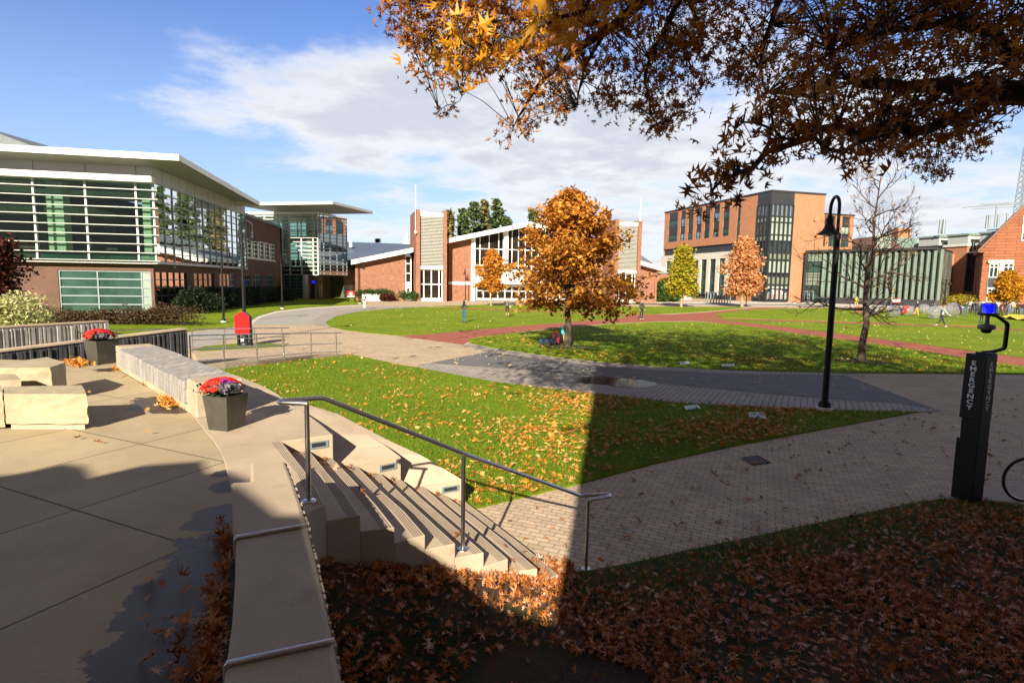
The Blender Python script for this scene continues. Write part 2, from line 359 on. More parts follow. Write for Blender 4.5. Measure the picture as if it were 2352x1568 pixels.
# ------------------------------------------------------------------ shared materials
MT = dict(
    concrete=worn('concrete', (.42, .35, .27)),
    slab=worn('slab_concrete', (.485, .39, .285)),
    limestone=plain('limestone', (.36, .305, .20), .9, var=.14, scale=5, bmp=.9, bscale=14),
    stonecap=plain('slate_cap', (.20, .20, .20), .6, var=.35, scale=9, bmp=.3, bscale=30),
    steel=plain('brushed_steel', (.55, .54, .52), .28, 1.0, var=.05),
    black=plain('black_paint', (.008, .008, .009), .45, var=.1, spec=.3),
    white=plain('white_paint', (.80, .80, .78), .45, var=.03, scale=.4),
    whitedull=plain('white_panel', (.62, .62, .60), .5, var=.05, scale=.5),
    panelgrey=plain('panel_grey', (.44, .43, .47), .4, .15, var=.04, scale=.3),
    soffit=plain('soffit_grey', (.27, .26, .25), .6, var=.05, scale=.3),
    frame=plain('window_frame_grey', (.22, .28, .30), .4, .3, var=.04),
    framewhite=plain('window_frame_white', (.72, .73, .72), .4, var=.03),
    framedark=plain('window_frame_dark', (.03, .032, .035), .4, .2, var=.05),
    charcoal=plain('charcoal_panel', (.035, .036, .042), .45, .1, var=.08, scale=.5),
    brick=brickmat('brick_brown', (.155, .055, .035), (.10, .036, .025), (.20, .16, .135)),
    brickred=brickmat('brick_red', (.36, .135, .075), (.26, .09, .052), (.34, .22, .16), var=.34, vscale=2.2),
    brickorange=brickmat('brick_orange', (.47, .185, .085), (.39, .15, .07), (.42, .26, .17), var=.22, vscale=1.4),
    brickband=brickmat('brick_banded', (.36, .135, .065), (.30, .11, .055), (.10, .05, .04), bw=3.0, rh=.55, ms=.035),
    stonewhite=brickmat('pale_stone_panel', (.58, .56, .50), (.54, .52, .47), (.42, .41, .38), bw=1.8, rh=.75, ms=.012, var=.06),
    glassgreen=glassmat('green_glass', (.70, .82, .74), .04, wob=.02),
    glassclear=glassmat('clear_glass', (.80, .90, .84), .05, wob=.02),
    glassmirror=glassmat('mirror_glass', (.30, .40, .36), .50, wob=.10),
    glassdark=darkglass('dark_glass'),
    glasswarm=darkglass('brown_glass', (.018, .013, .011)),
    glassteal=darkglass('teal_glass', (.030, .070, .058), .05, .35),
    glasspale=darkglass('pale_blind_glass', (.28, .34, .30), .08, .15),
    spandrel=plain('green_spandrel', (.16, .19, .15), .35, var=.05),
    roofblue=brickmat('blue_metal_roof', (.085, .115, .165), (.08, .105, .15), (.05, .07, .10), bw=.9, rh=60, ms=.03, rough=.45, var=.1),
    roofgrey=plain('grey_roof', (.13, .15, .17), .6, var=.1),
    greenmetal=plain('green_metal', (.24, .34, .27), .5, .2, var=.06),
    palepanel=brickmat('pale_metal_panel', (.42, .45, .45), (.40, .43, .44), (.30, .33, .34), bw=.8, rh=1.6, ms=.02, rough=.45, var=.05, offset=0),
    interior=plain('interior_wall', (.50, .56, .46), .8, var=.2, scale=.4),
    interiordark=plain('interior_dark', (.085, .085, .07), .8, var=.5, scale=.35),
    ceiling=plain('ceiling_white', (.60, .62, .55), .8, var=.05),
    column=plain('pale_green_column', (.52, .56, .50), .6, var=.04),
    bark=plain('bark', (.085, .065, .050), .95, var=.4, scale=14, bmp=.8, bscale=30),
    barkdark=plain('dark_bark', (.030, .022, .018), .95, var=.4, scale=14, bmp=.8, bscale=30),
    barkpale=plain('pale_bark', (.28, .22, .14), .95, var=.3, scale=10),
    mulch=plain('mulch', (.035, .020, .013), 1, var=.7, scale=40, bmp=1, bscale=40),
    red=plain('red_sign_paint', (.62, .006, .008), .4, var=.02),
    lens=plain('frosted_lens', (.28, .36, .40), .5, var=.02),
    rubber=plain('rubber', (.015, .015, .016), .7, var=.1),
    skin=plain('skin', (.46, .27, .18), .6, var=.05),
)

# ------------------------------------------------------------------ ground
def sheet(name, pts, m, z, kind='structure', label=None, cat=None, thick=0.0, sub=None):
    b = MB(); P = [(p[0], p[1], z if len(p) < 3 or p[2] is None else p[2]+z) for p in pts]
    if thick: b.hexa([(x, y, zz-thick) for x, y, zz in P], P)
    else: b.poly(P)
    o = b.build(name, m); return tag(o, label, cat, None, kind)
def gp(lst, z=0.0): return [tuple(G(x, y, z))[:2] for x, y in lst]

def groundmat():
    m, nt, b = newmat('far_ground'); b.inputs['Roughness'].default_value = 1
    nt.links.new(mixrgb(nt, ramp(nt, pos_noise(nt, .05, 6), .35, .65), (.055, .075, .022), (.10, .085, .05)), b.inputs['Base Color']); return m
o = sheet('ground', [(-2500, -60), (2500, -60), (2500, 4000), (-2500, 4000)], groundmat(), -0.06); 
o['label'] = 'flat ground reaching to the horizon'

def grassmat():
    m, nt, b = newmat('lawn_grass'); b.inputs['Roughness'].default_value = .9; b.inputs['Specular IOR Level'].default_value = .15
    big = ramp(nt, pos_noise(nt, .22, 5, .6), .3, .7); mid = ramp(nt, pos_noise(nt, 2.2, 5, .7), .3, .72); fine = ramp(nt, pos_noise(nt, 60, 4, .8), .25, .75)
    c = mixrgb(nt, big, (.175, .275, .010), (.27, .335, .014)); c = mixrgb(nt, mid, mixrgb(nt, 1, c, (.66, .72, .6), 'MULTIPLY'), c)
    c = mixrgb(nt, fine, mixrgb(nt, 1, c, (.55, .6, .5), 'MULTIPLY'), mixrgb(nt, 1, c, (1.25, 1.2, 1.1), 'MULTIPLY'))
    c = mixrgb(nt, ramp(nt, pos_noise(nt, .55, 7, .7, (5, 8, 1)), .60, .78), c, mixrgb(nt, .55, c, (.20, .17, .05)))
    nt.links.new(c, b.inputs['Base Color']); bump(nt, b, pos_noise(nt, 55, 4, .8), .9, .05); return m
def paver(name, c1, c2, mortar, bw, rh, ms, rot, var=.2, offset=.5):
    m, nt, b = newmat(name); b.inputs['Roughness'].default_value = .85; b.inputs['Specular IOR Level'].default_value = .25
    uv = nt.nodes.new('ShaderNodeUVMap'); mp = nt.nodes.new('ShaderNodeMapping'); mp.inputs['Rotation'].default_value = (0, 0, rot); nt.links.new(uv.outputs[0], mp.inputs[0])
    t = nd(nt, 'TexBrick', Color1=(*c1, 1), Color2=(*c2, 1), Mortar=(*mortar, 1), Scale=1.0, Mortar_Size=ms, Brick_Width=bw, Row_Height=rh, Mortar_Smooth=.15)
    t.offset = offset; nt.links.new(mp.outputs[0], t.inputs['Vector'])
    c = mixrgb(nt, ramp(nt, pos_noise(nt, .9, 6, .7), .25, .75), mixrgb(nt, 1, t.outputs[0], (1-var,)*3, 'MULTIPLY'), t.outputs[0])
    c = mixrgb(nt, ramp(nt, pos_noise(nt, 120, 3), .2, .8), mixrgb(nt, 1, c, (.86,)*3, 'MULTIPLY'), c)
    nt.links.new(c, b.inputs['Base Color']); inv = nt.nodes.new('ShaderNodeMath'); inv.operation = 'SUBTRACT'; inv.inputs[0].default_value = 1; nt.links.new(t.outputs['Fac'], inv.inputs[1])
    bump(nt, b, inv.outputs[0], .5, .006); return m
GR = grassmat()
PV = paver('tan_pavers', (.61, .475, .325), (.47, .37, .26), (.25, .195, .145), .205, .105, .007, rad(24))
PVB = paver('pale_border_pavers', (.42, .38, .34), (.36, .33, .30), (.15, .13, .12), .30, .16, .012, rad(-62), offset=.5)
RB = paver('red_brick_paving', (.40, .125, .075), (.33, .10, .065), (.22, .09, .06), .22, .11, .006, rad(8), .18)
AS2 = plain('pale_asphalt', (.30, .285, .27), .85, var=.12, scale=1.2, bmp=.5, bscale=150)
AS = plain('grey_asphalt', (.125, .122, .13), .85, var=.14, scale=1.5, bmp=.5, bscale=150)
CW = plain('pale_concrete_walk', (.50, .47, .42), .85, var=.08, scale=.6)
AD = plain('dark_asphalt', (.05, .05, .055), .85, var=.1, scale=1)

paved = sheet('pavement', gp([(-200, 1000), (-2500, 700), (-700, 668), (860, 668), (1500, 676), (3200, 700), (5200, 900), (2900, 1420), (2000, 1330), (1200, 1480), (200, 1400)]), PV, 0.0)
paved['label'] = 'tan running-bond paver walks and plaza'

def lawn(name, px, label, z=.03, cuts=0):
    bm = bmesh.new(); f = bm.faces.new([bm.verts.new((x, y, z)) for x, y in gp(px)]); bmesh.ops.triangulate(bm, faces=[f])
    if cuts: bmesh.ops.subdivide_edges(bm, edges=bm.edges[:], cuts=cuts, use_grid_fill=True)
    if bm.faces[:][0].normal.z < 0: bmesh.ops.reverse_faces(bm, faces=bm.faces[:])
    for v in bm.verts: v.co.z = z + lawn_h(v.co.x, v.co.y)
    ed = [e for e in bm.edges if e.is_boundary]; r = bmesh.ops.extrude_edge_only(bm, edges=ed)
    for v in r['geom']:
        if isinstance(v, bmesh.types.BMVert): v.co.z = -.05
    me = bpy.data.meshes.new(name); bm.to_mesh(me); bm.free(); me.materials.append(GR)
    return tag(link_mesh(name, me), label, None, None, 'structure')
def clamp01(v): return max(0.0, min(1.0, v))
def lawn_h(x, y):
    "the near lawn rises a little towards the ramp wall"
    return .34*clamp01((-x-4.5)/4)*clamp01((25-y)/7) if y < 26 else 0.0
LAWN3 = [(748, 740), (757, 750), (790, 758), (850, 766), (918, 771), (1000, 766), (1100, 757), (1200, 748), (1320, 739), (1400, 733), (1440, 729), (1428, 725), (1350, 721), (1180, 714), (1045, 709), (985, 705), (900, 709), (830, 715), (775, 726)]
LAWN4 = [(990, 703), (1045, 706), (1181, 711.5), (1318, 717), (1423, 722), (1500, 722), (1585, 718), (1650, 713), (1712, 707), (1700, 705), (1600, 705), (1444, 704), (1224, 700.6), (1120, 700), (1045, 702)]
LAWN5 = [(1640, 722), (1700, 713), (1790, 709), (1900, 708), (2000, 710), (2150, 712), (2352, 716), (2700, 724), (2700, 770), (2352, 757), (2243, 749), (1995, 740), (1810, 735), (1660, 730)]
LAWN6 = [(1625, 731), (1720, 736), (1810, 739), (1995, 744.5), (2243, 753), (2352, 761), (2800, 785), (2800, 880), (2352, 822), (2088, 787), (1900, 763), (1778, 748), (1690, 738)]
LAWN2 = [(1076, 785), (1082, 779), (1100, 775), (1200, 763), (1300, 753), (1400, 745), (1500, 740), (1600, 739), (1700, 747), (1778, 759), (1930, 780), (2088, 802), (2228, 825), (2352, 843), (2800, 930), (2600, 880), (2352, 860), (2100, 858), (1940, 857), (1700, 851), (1500, 841), (1300, 823), (1150, 802), (1090, 791)]
RED = [(915, 772), (1000, 765), (1200, 747), (1400, 731), (1560, 721), (1624, 717), (1700, 710), (1742, 706.5), (1812, 707), (1800, 709), (1700, 716), (1650, 723), (1720, 729), (1810, 734), (1995, 740), (2243, 748), (2352, 756), (2700, 770), (2700, 778),
       (2352, 761.5), (2243, 753), (1995, 744.5), (1810, 739), (1760, 741), (1778, 748), (1900, 763), (2088, 787), (2352, 822), (2800, 885), (2800, 935), (2352, 843), (2228, 825), (2088, 802), (1930, 780), (1778, 759), (1700, 747), (1600, 737), (1500, 738), (1400, 743), (1300, 751), (1200, 761), (1100, 775), (1062, 791)]
b = MB(); b.poly([(*p, .004) for p in gp(RED)]); b.poly([(*p, .0045) for p in gp([(975, 704.5), (1045, 705.5), (1181, 711), (1318, 716), (1440, 722), (1560, 722), (1540, 728), (1440, 730), (1350, 722), (1180, 715), (1045, 710), (985, 706.5)])])
tag(b.build('brick_path', RB), 'red brick paths crossing the quad', None, None, 'structure')
for nm, px, lb in (('lawn', LAWN3, 'oval lawn where two people stand'), ('lawn', LAWN4, 'far strip of lawn before the gabled hall'), ('lawn', LAWN5, 'sunlit lawn with clear plastic balls'), ('lawn', LAWN6, 'lawn wedge between two red paths'), ('lawn', LAWN2, 'shaded lawn round the orange tree')):
    lawn(nm, px, lb)

NEARLAWN = [(480, 868), (560, 862), (640, 842), (745, 822), (800, 815), (870, 830), (985, 850), (1130, 877), (1320, 902), (1560, 926), (1750, 938), (2000, 945), (2110, 947), (1990, 968), (1850, 994), (1660, 1030), (1500, 1066), (1330, 1112), (1098, 1168), (1000, 1150), (860, 1060), (700, 980)]
lawn('lawn', NEARLAWN, 'near lawn beside the stairs scattered with fallen leaves', cuts=6)
LEAFLAWN = [(1290, 1320), (1350, 1316), (1450, 1298), (1580, 1268), (1700, 1243), (1830, 1215), (1960, 1188), (2080, 1163), (2160, 1150), (2240, 1152), (2300, 1158), (2420, 1180), (2900, 1300), (4200, 2600), (1700, 4000), (0, 3000), (300, 1700), (700, 1400), (900, 1330)]
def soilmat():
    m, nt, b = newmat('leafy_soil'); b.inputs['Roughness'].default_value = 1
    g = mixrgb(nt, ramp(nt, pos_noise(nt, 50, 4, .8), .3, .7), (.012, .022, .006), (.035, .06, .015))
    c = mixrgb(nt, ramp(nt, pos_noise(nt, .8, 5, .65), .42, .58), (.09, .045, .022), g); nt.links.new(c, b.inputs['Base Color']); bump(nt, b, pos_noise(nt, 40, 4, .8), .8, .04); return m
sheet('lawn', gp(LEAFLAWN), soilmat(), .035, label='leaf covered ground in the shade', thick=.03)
sheet('mulch_bed', gp([(1030, 1640), (1060, 1510), (1130, 1468), (1240, 1455), (1360, 1462), (1470, 1500), (1560, 1560), (1640, 1640)]), MT['mulch'], .05, label='dark mulch bed', thick=.02)

# asphalt walk with pale borders
AST = [(985, 834), (1120, 808), (1200, 818), (1300, 831), (1400, 842), (1500, 850), (1600, 855), (1700, 858.5), (1830, 860), (1940, 861)]
ASB = [(2110, 926), (2060, 927.5), (1900, 916), (1700, 899), (1560, 884), (1430, 870), (1300, 858), (1200, 849), (1100, 842)]
sheet('asphalt_walk', gp([(960, 838)] + AST + [(2160, 944)] + ASB[1:]), AS, .006, label='dark grey asphalt walk')
bt = gp([(1060, 792), (1090, 792), (1150, 802.5), (1300, 823.5), (1500, 841.5), (1700, 851.5), (1940, 857.5), (1990, 861)]); bb = gp([(1990, 866), (1940, 862), (1700, 859), (1500, 850.5), (1300, 832), (1150, 812), (1090, 801)])
sheet('border_paving', bt+bb, PVB, .010, label='pale paver border by the shaded lawn')
bt = gp([(985, 834), (1100, 843), (1200, 850), (1300, 859), (1430, 871), (1560, 885), (1700, 900), (1900, 917), (2060, 928), (2162, 944)]); bb = gp([(2110, 947), (2000, 945), (1750, 938), (1560, 926), (1430, 912), (1320, 901.5), (1130, 876.5), (985, 849.5), (955, 843)])
sheet('border_paving', bt+bb, PVB, .012, label='pale paver border by the near lawn')
# puddle on the asphalt
def puddlemat():
    m, nt, b = newmat('puddle_water'); b.inputs['Base Color'].default_value = (.02, .02, .024, 1); b.inputs['Roughness'].default_value = .10; b.inputs['IOR'].default_value = 1.10; b.inputs['Specular IOR Level'].default_value = .2; return m
tag(sheet('puddle', gp([(1316, 872), (1335, 866), (1370, 864), (1420, 869), (1470, 873), (1505, 879), (1510, 886), (1480, 891), (1430, 890), (1380, 886), (1330, 880)]), puddlemat(), .018, None, 'shallow puddle on the asphalt walk', 'puddle'), kind='structure')
tag(sheet('border_slab', gp([(1310, 892), (1328, 880), (1400, 886), (1398, 896)]), PVB, .020, label='pale slab set beside the puddle'))
# left loop: grey walk, its rims and the grass before the campus building
INNER = [(748, 740), (757, 750), (732, 738), (745, 728), (790, 716), (850, 709), (900, 706), (960, 704)]
sheet('asphalt_walk', gp([(576, 746), (720, 746), (716, 738), (735, 727), (775, 716), (840, 709), (880, 706.5), (960, 703.5), (880, 703), (780, 706), (700, 711), (640, 719), (600, 730), (585, 738)]), AS2, .006, label='grey asphalt loop before the glass pavilion')
sheet('border_paving', gp([(760, 751), (730, 748), (718, 742), (718, 735), (735, 725), (775, 714), (840, 707.5), (900, 704.5), (960, 702.5), (985, 704), (900, 708.5), (830, 714.5), (775, 725), (748, 740)]), PVB, .012, label='pale rim of the oval lawn')
sheet('border_paving', gp([(560, 752), (570, 741), (592, 727), (632, 715), (700, 707.5), (780, 702.5), (845, 700), (845, 702), (780, 705), (700, 710), (636, 718.5), (602, 729), (584, 740), (578, 752)]), CW, .012, label='pale kerb of the asphalt loop')
sheet('asphalt_walk', gp([(430, 800), (430, 765), (530, 754), (562, 752), (556, 766), (500, 790)]), AS2, .008, label='grey walk behind the handrails')
lawn('lawn', [(430, 762), (340, 800), (-900, 860), (-900, 700), (300, 690), (640, 676), (800, 680), (846, 698), (780, 702), (700, 707), (632, 714.5), (592, 726), (566, 742), (530, 752)], 'grass slope before the campus building')
lawn('lawn', [(446, 803), (470, 796), (540, 790), (620, 789), (664, 793), (640, 798), (560, 806), (470, 812)], 'grass patch under the red sign')
# concrete walk and dark road before the far buildings, concrete pad by the emergency post
sheet('far_walk', gp([(1500, 694), (1530, 701.5), (1650, 702.5), (1850, 704), (2100, 707), (2352, 711), (2700, 718), (2700, 700), (2352, 700), (2000, 696), (1700, 692)]), CW, .02, label='pale concrete walk before the far buildings')
sheet('road', gp([(1400, 698), (1500, 699.5), (1750, 700.5), (1900, 702), (1900, 700.5), (1750, 699), (1500, 697.5), (1400, 697)]), AD, .03, label='dark road before the modern building')
sheet('concrete_pad', gp([(2150, 1152), (2185, 1141), (2290, 1121), (2420, 1085), (2900, 1180), (2700, 1290), (2420, 1180), (2352, 1166), (2300, 1157), (2240, 1152)]), MT['concrete'], .045, label='concrete pad under the emergency post', thick=.04)
# drain grate in the path
b = MB().mat(MT['framedark']); dg = [G(x, y) for x, y in ((1702, 1052), (1740, 1047), (1770, 1063), (1728, 1068))]
for i in range(9):
    t = i/8; a = dg[0].lerp(dg[3], t); c = dg[1].lerp(dg[2], t); b.tube([(a.x, a.y, .012), (c.x, c.y, .012)], .012, 4)
for i in range(5):
    t = i/4; a = dg[0].lerp(dg[1], t); c = dg[3].lerp(dg[2], t); b.tube([(a.x, a.y, .013), (c.x, c.y, .013)], .012, 4)
b.mat(MT['black']); b.poly([(p.x, p.y, .006) for p in dg])
tag(b.build('drain_grate', None), 'rectangular steel drain grate in the brick path', 'drain grate')
# flush ground lamps with steel rims
for lb, px in (('flush square light in the near lawn, nearer the asphalt edge', [(1570, 937), (1600, 934), (1609, 942), (1577, 946)]), ('larger flush square light in the near lawn beside the lamp post', [(1716, 953), (1754, 951), (1760, 966), (1722, 965)]), ('small flush light in the shaded lawn, left of its pair', [(1560, 834), (1582, 833), (1584, 839), (1562, 840)]), ('wider flush light at the edge of the shaded lawn', [(1658, 839), (1686, 838), (1687, 844), (1659, 845)])):
    P = [G(x, y) for x, y in px]; c = sum(P, Vector())/4
    t = thing('ground_light', lb, 'ground light', c, 'ground lights')
    b = MB(); b.hexa([(p.x, p.y, .02) for p in P], [(p.x, p.y, .065) for p in P]); b.build('housing', MT['steel'], t)
    b = MB(); b.hexa([tuple(p.lerp(c, .14).xy)+(.064,) for p in P], [tuple(p.lerp(c, .14).xy)+(.072,) for p in P]); b.build('lens', MT['lens'], t)
# ------------------------------------------------------------------ plaza, stairs, walls
ZP = 1.36
class Fac:
    "a vertical plane through ground points a and b; s runs from a to b, o is the distance out towards the viewer"
    def __init__(f, a, b):
        f.a = Vector((a[0], a[1])); d = Vector((b[0], b[1]))-f.a; f.len = d.length; f.t = d/f.len; n = Vector((f.t.y, -f.t.x))
        if n.dot(-f.a) < 0: n = -n
        f.n = n
    def sz(f, x, y):
        d = ray(x, y); k = (f.a-EYE.xy).dot(f.n)/d.xy.dot(f.n); p = EYE + d*k
        return ((p.xy-f.a).dot(f.t), p.z)
    def s(f, x, y): return f.sz(x, y)[0]
    def z(f, x, y): return f.sz(x, y)[1]
    def P(f, s, z, o=0.0):
        q = f.a + f.t*s + f.n*o; return Vector((q.x, q.y, z))
    def box(f, mb, s0, s1, z0, z1, o0, o1):
        return mb.hexa([f.P(s0, z0, o0), f.P(s1, z0, o0), f.P(s1, z0, o1), f.P(s0, z0, o1)], [f.P(s0, z1, o0), f.P(s1, z1, o0), f.P(s1, z1, o1), f.P(s0, z1, o1)])
    def slab(f, mb, pts, o0, o1):
        "solid with the outline pts (s, z) between distances o0 and o1"
        return mb.hexa([f.P(s, z, o0) for s, z in pts], [f.P(s, z, o1) for s, z in pts])

def plazamat():
    m, nt, b = newmat('plaza_concrete')
    N = nt.nodes; L = nt.links
    g = N.new('ShaderNodeNewGeometry'); mp = N.new('ShaderNodeMapping'); L.new(g.outputs['Position'], mp.inputs[0]); mp.inputs['Rotation'].default_value = (0, 0, PLAZA_ROT); mp.inputs['Location'].default_value = PLAZA_OFF
    t = nd(nt, 'TexBrick', Color1=(.47, .385, .245, 1), Color2=(.43, .35, .225, 1), Mortar=(.085, .068, .045, 1), Scale=1, Mortar_Size=.009, Brick_Width=PLAZA_W, Row_Height=PLAZA_H2, Mortar_Smooth=.3); t.offset = 0
    L.new(mp.outputs[0], t.inputs['Vector'])
    c = mixrgb(nt, ramp(nt, pos_noise(nt, .9, 6, .65), .3, .7), mixrgb(nt, 1, t.outputs[0], (.80, .79, .78), 'MULTIPLY'), t.outputs[0])
    c = mixrgb(nt, ramp(nt, pos_noise(nt, 26, 5, .75), .60, .72), c, mixrgb(nt, 1, c, (.60, .60, .62), 'MULTIPLY'))
    c = mixrgb(nt, ramp(nt, pos_noise(nt, 190, 3, .6), .25, .75), mixrgb(nt, 1, c, (.86, .86, .86), 'MULTIPLY'), c)
    # wet strip along the wall foot: an attribute-free band round a few points, with an uneven rim
    wet = None
    for (x, y), r in WET:
        d = N.new('ShaderNodeVectorMath'); d.operation = 'DISTANCE'; L.new(g.outputs['Position'], d.inputs[0]); d.inputs[1].default_value = (x, y, ZP)
        q = N.new('ShaderNodeMath'); q.operation = 'DIVIDE'; L.new(d.outputs['Value'], q.inputs[0]); q.inputs[1].default_value = r
        if wet is None: wet = q.outputs[0]
        else:
            mn = N.new('ShaderNodeMath'); mn.operation = 'MINIMUM'; L.new(wet, mn.inputs[0]); L.new(q.outputs[0], mn.inputs[1]); wet = mn.outputs[0]
    ad = N.new('ShaderNodeMath'); ad.operation = 'ADD'; L.new(wet, ad.inputs[0])
    ns = N.new('ShaderNodeMath'); ns.operation = 'MULTIPLY_ADD'; L.new(pos_noise(nt, 4.2, 7, .62), ns.inputs[0]); ns.inputs[1].default_value = 1.7; ns.inputs[2].default_value = -.85; L.new(ns.outputs[0], ad.inputs[1])
    w = N.new('ShaderNodeMapRange'); w.interpolation_type = 'SMOOTHSTEP'; L.new(ad.outputs[0], w.inputs[0]); w.inputs[1].default_value = 1.06; w.inputs[2].default_value = .96
    L.new(mixrgb(nt, w.outputs[0], c, mixrgb(nt, 1, c, (.17, .16, .17), 'MULTIPLY')), b.inputs['Base Color']); b.inputs['Specular IOR Level'].default_value = .3
    rg = N.new('ShaderNodeMapRange'); L.new(w.outputs[0], rg.inputs[0]); rg.inputs[3].default_value = .85; rg.inputs[4].default_value = .42; L.new(rg.outputs[0], b.inputs['Roughness'])
    bump(nt, b, pos_noise(nt, 60, 5, .7), .5, .01)
    return m
# joints: two crossing families read off the floor
ja, jb, jc = G(*C5(0, 1335), ZP), G(*C5(480, 1485), ZP), G(*C5(1420, 1190), ZP)
jd = jb - ja
PLAZA_ROT = -math.atan2(jd.y, jd.x); PLAZA_W, PLAZA_H2 = 1.42, 1.42
_q = Matrix.Rotation(PLAZA_ROT, 3, 'Z') @ jb
PLAZA_OFF = (-_q.x, -_q.y, 0)
WET = [((p.x, p.y), r) for p, r in ((G(*C5(1440, 1250), ZP), .10), (G(*C5(1450, 1330), ZP), .16), (G(505, 1190, ZP), .24), (G(505, 1260, ZP), .34), (G(480, 1330, ZP), .40), (G(470, 1400, ZP), .46), (G(430, 1460, ZP), .42), (G(400, 1500, ZP), .40), (G(450, 1560, ZP), .40), (G(330, 1470, ZP), .16),
     (G(*C5(1010, 790), ZP), .42), (G(*C5(1120, 840), ZP), .34), (G(*C5(980, 830), ZP), .30), (G(*C5(720, 590), ZP), .30))]
jl = [(436, 949), (452, 966), (468, 987), (488, 1010), (504, 1035), (515, 1062), (522, 1089)]
pl = [G(x, y, ZP) for x, y in [(522, 1089), (535, 1150), (545, 1240), (545, 1330), (538, 1430), (528, 1520)]]
joint = [G(x, y, ZP) for x, y in jl]
seatL = [G(x, y, ZP) for x, y in [(268, 848), (300, 866), (345, 893), (400, 927), (436, 949)]]
b = MB(); edge = seatL[::-1][:0] + [Vector((-8.2, 12.6, 0))] + seatL + joint[1:] + pl[1:]
outline = [(p.x, p.y) for p in edge] + [(-.95, 1.2), (-.6, -2.4), (-30, -2.4), (-30, 12.3), (-11.8, 12.75)]
b.prism(outline, -.04, ZP)
o = b.build('plaza_floor', plazamat()); tag(o, 'raised concrete plaza scored with crossing joints', None, None, 'structure')

# staircase with its three stepped side slabs
nos13 = [[(190, 245), (290, 368), (400, 508), (500, 652), (598, 825)], [(445, 328), (530, 430), (610, 530), (780, 722), (918, 925)], [(655, 395), (740, 478), (830, 572), (1060, 820), (1235, 1040)],
         [(890, 470), (990, 570), (1100, 685), (1330, 890), (1520, 1108)], [(1105, 538), (1190, 622), (1300, 728), (1540, 950), (1800, 1188)], [(1295, 595), (1390, 680), (1500, 780), (1780, 1020), (2065, 1272)],
         [(1505, 660), (1600, 742), (1700, 830), (1980, 1062), (2290, 1330)]]
nos = [[C13(*p) for p in q] for q in nos13]
nos.append([C7(*p) for p in ((1415, 848), (1490, 905), (1560, 957), (1740, 1095), (1930, 1258))])
nos.append([C7(*p) for p in ((1505, 868), (1600, 940), (1700, 1015), (1870, 1145), (2045, 1292))])
NZ = [ZP*(1-i/9) for i in range(9)]
NP = [[G(x, y, NZ[i]) for x, y in q] for i, q in enumerate(nos)]
# let all near ends lie on one smooth line so the risers stack cleanly
st = thing('staircase', 'broad flight of curved concrete steps with grooved edges and a steel handrail', 'stairs', (NP[4][2].x, NP[4][2].y, 0))
groove = plain('step_groove', (.14, .115, .09), .9)
Aedge = [G(x, y, ZP) for x, y in ((765, 998), (742, 978), (720, 961), (692, 941), (667, 929))]
outer = [G(x, y, ZP) for x, y in ((640, 906), (608, 888), (555, 866), (500, 848), (462, 836), (430, 828))]
landing = [Aedge[0]] + NP[0] + [G(700, 1180, ZP), G(600, 1180, ZP)] + [p for p in pl[1::-1]] + joint[::-1][1:] + [Vector((-5.0, 8.9, ZP)), Vector((-6.2, 10.0, ZP))] + outer[::-1] + Aedge[::-1][:-1]
b = MB(); b.prism([(p.x, p.y) for p in landing], -.04, ZP + .003); b.build('landing_slab', MT['slab'], st, bevel=.012)
for i in range(1, 9):
    prof = [(p.x, p.y) for p in NP[i-1]] + [(p.x, p.y) for p in NP[i][::-1]]
    b = MB(); b.prism(prof, -.04, NZ[i]); b.build('step', MT['slab'], st, bevel=.008)
for i in range(0, 9):
    b = MB(); P = NP[i]; C = NP[i-1] if i else [p + (NP[0][k]-NP[1][k]).normalized()*.35 for k, p in enumerate(NP[0])]
    for off in (.035, .058, .081, .104):
        ln = []
        for k, p in enumerate(P):
            d = (C[k].xy - p.xy).normalized(); ln.append((p.x+d.x*off, p.y+d.y*off, NZ[i]+.0045))
        for a, c in zip(ln[:-1], ln[1:]):
            t = (Vector(c)-Vector(a)).normalized(); nn = Vector((-t.y, t.x, 0))*.004
            b.quad(Vector(a)-nn, Vector(c)-nn, Vector(c)+nn, Vector(a)+nn)
    b.build('edge_groove', groove, st)
# middle and lower side slabs: they start level with the landing and drop three steps each
def strip(inner, outerp, zi, zo):
    n = len(inner); bb = MB()
    for k in range(n-1):
        hi = [Vector((inner[k].x, inner[k].y, zi[k])), Vector((inner[k+1].x, inner[k+1].y, zi[k+1])), Vector((outerp[k+1].x, outerp[k+1].y, zo[k+1])), Vector((outerp[k].x, outerp[k].y, zo[k]))]
        bb.hexa([(v.x, v.y, -.04) for v in hi], hi)
    return bb
zb = [NZ[3], 1.0, 1.13, 1.25, ZP]; Ain = Aedge
Bout = [G(920, 1049, zb[0]), G(884, 1022, 1.0), G(844, 998, 1.10), G(760, 952, 1.22), G(655, 912, ZP)]
q0 = NP[3][0]
bb = strip(Ain, Bout, zb, [NZ[3], 1.0, 1.10, 1.22, ZP])
bb.prism([(Ain[0].x, Ain[0].y), (NP[0][0].x, NP[0][0].y), (NP[3][0].x, NP[3][0].y), (Bout[0].x, Bout[0].y)], -.04, NZ[3])
bb.build('side_slab', MT['slab'], st)
zc = [NZ[6], .66, .86, 1.05, 1.2]
Cout = [G(1063, 1102, zc[0]), G(1010, 1070, .62), G(967, 1045, .74), G(897, 1013, .90), G(775, 950, 1.2)]
Cin = [Bout[0], Bout[1], Bout[2], Bout[2].lerp(Bout[3], .5), Bout[3]]
bb = strip(Cin, Cout, zc, [NZ[6], .62, .74, .90, 1.2])
bb.prism([(Cin[0].x, Cin[0].y), (NP[3][0].x, NP[3][0].y), (NP[6][0].x, NP[6][0].y), (Cout[0].x, Cout[0].y)], -.04, NZ[6])
bb.build('side_slab', MT['slab'], st)
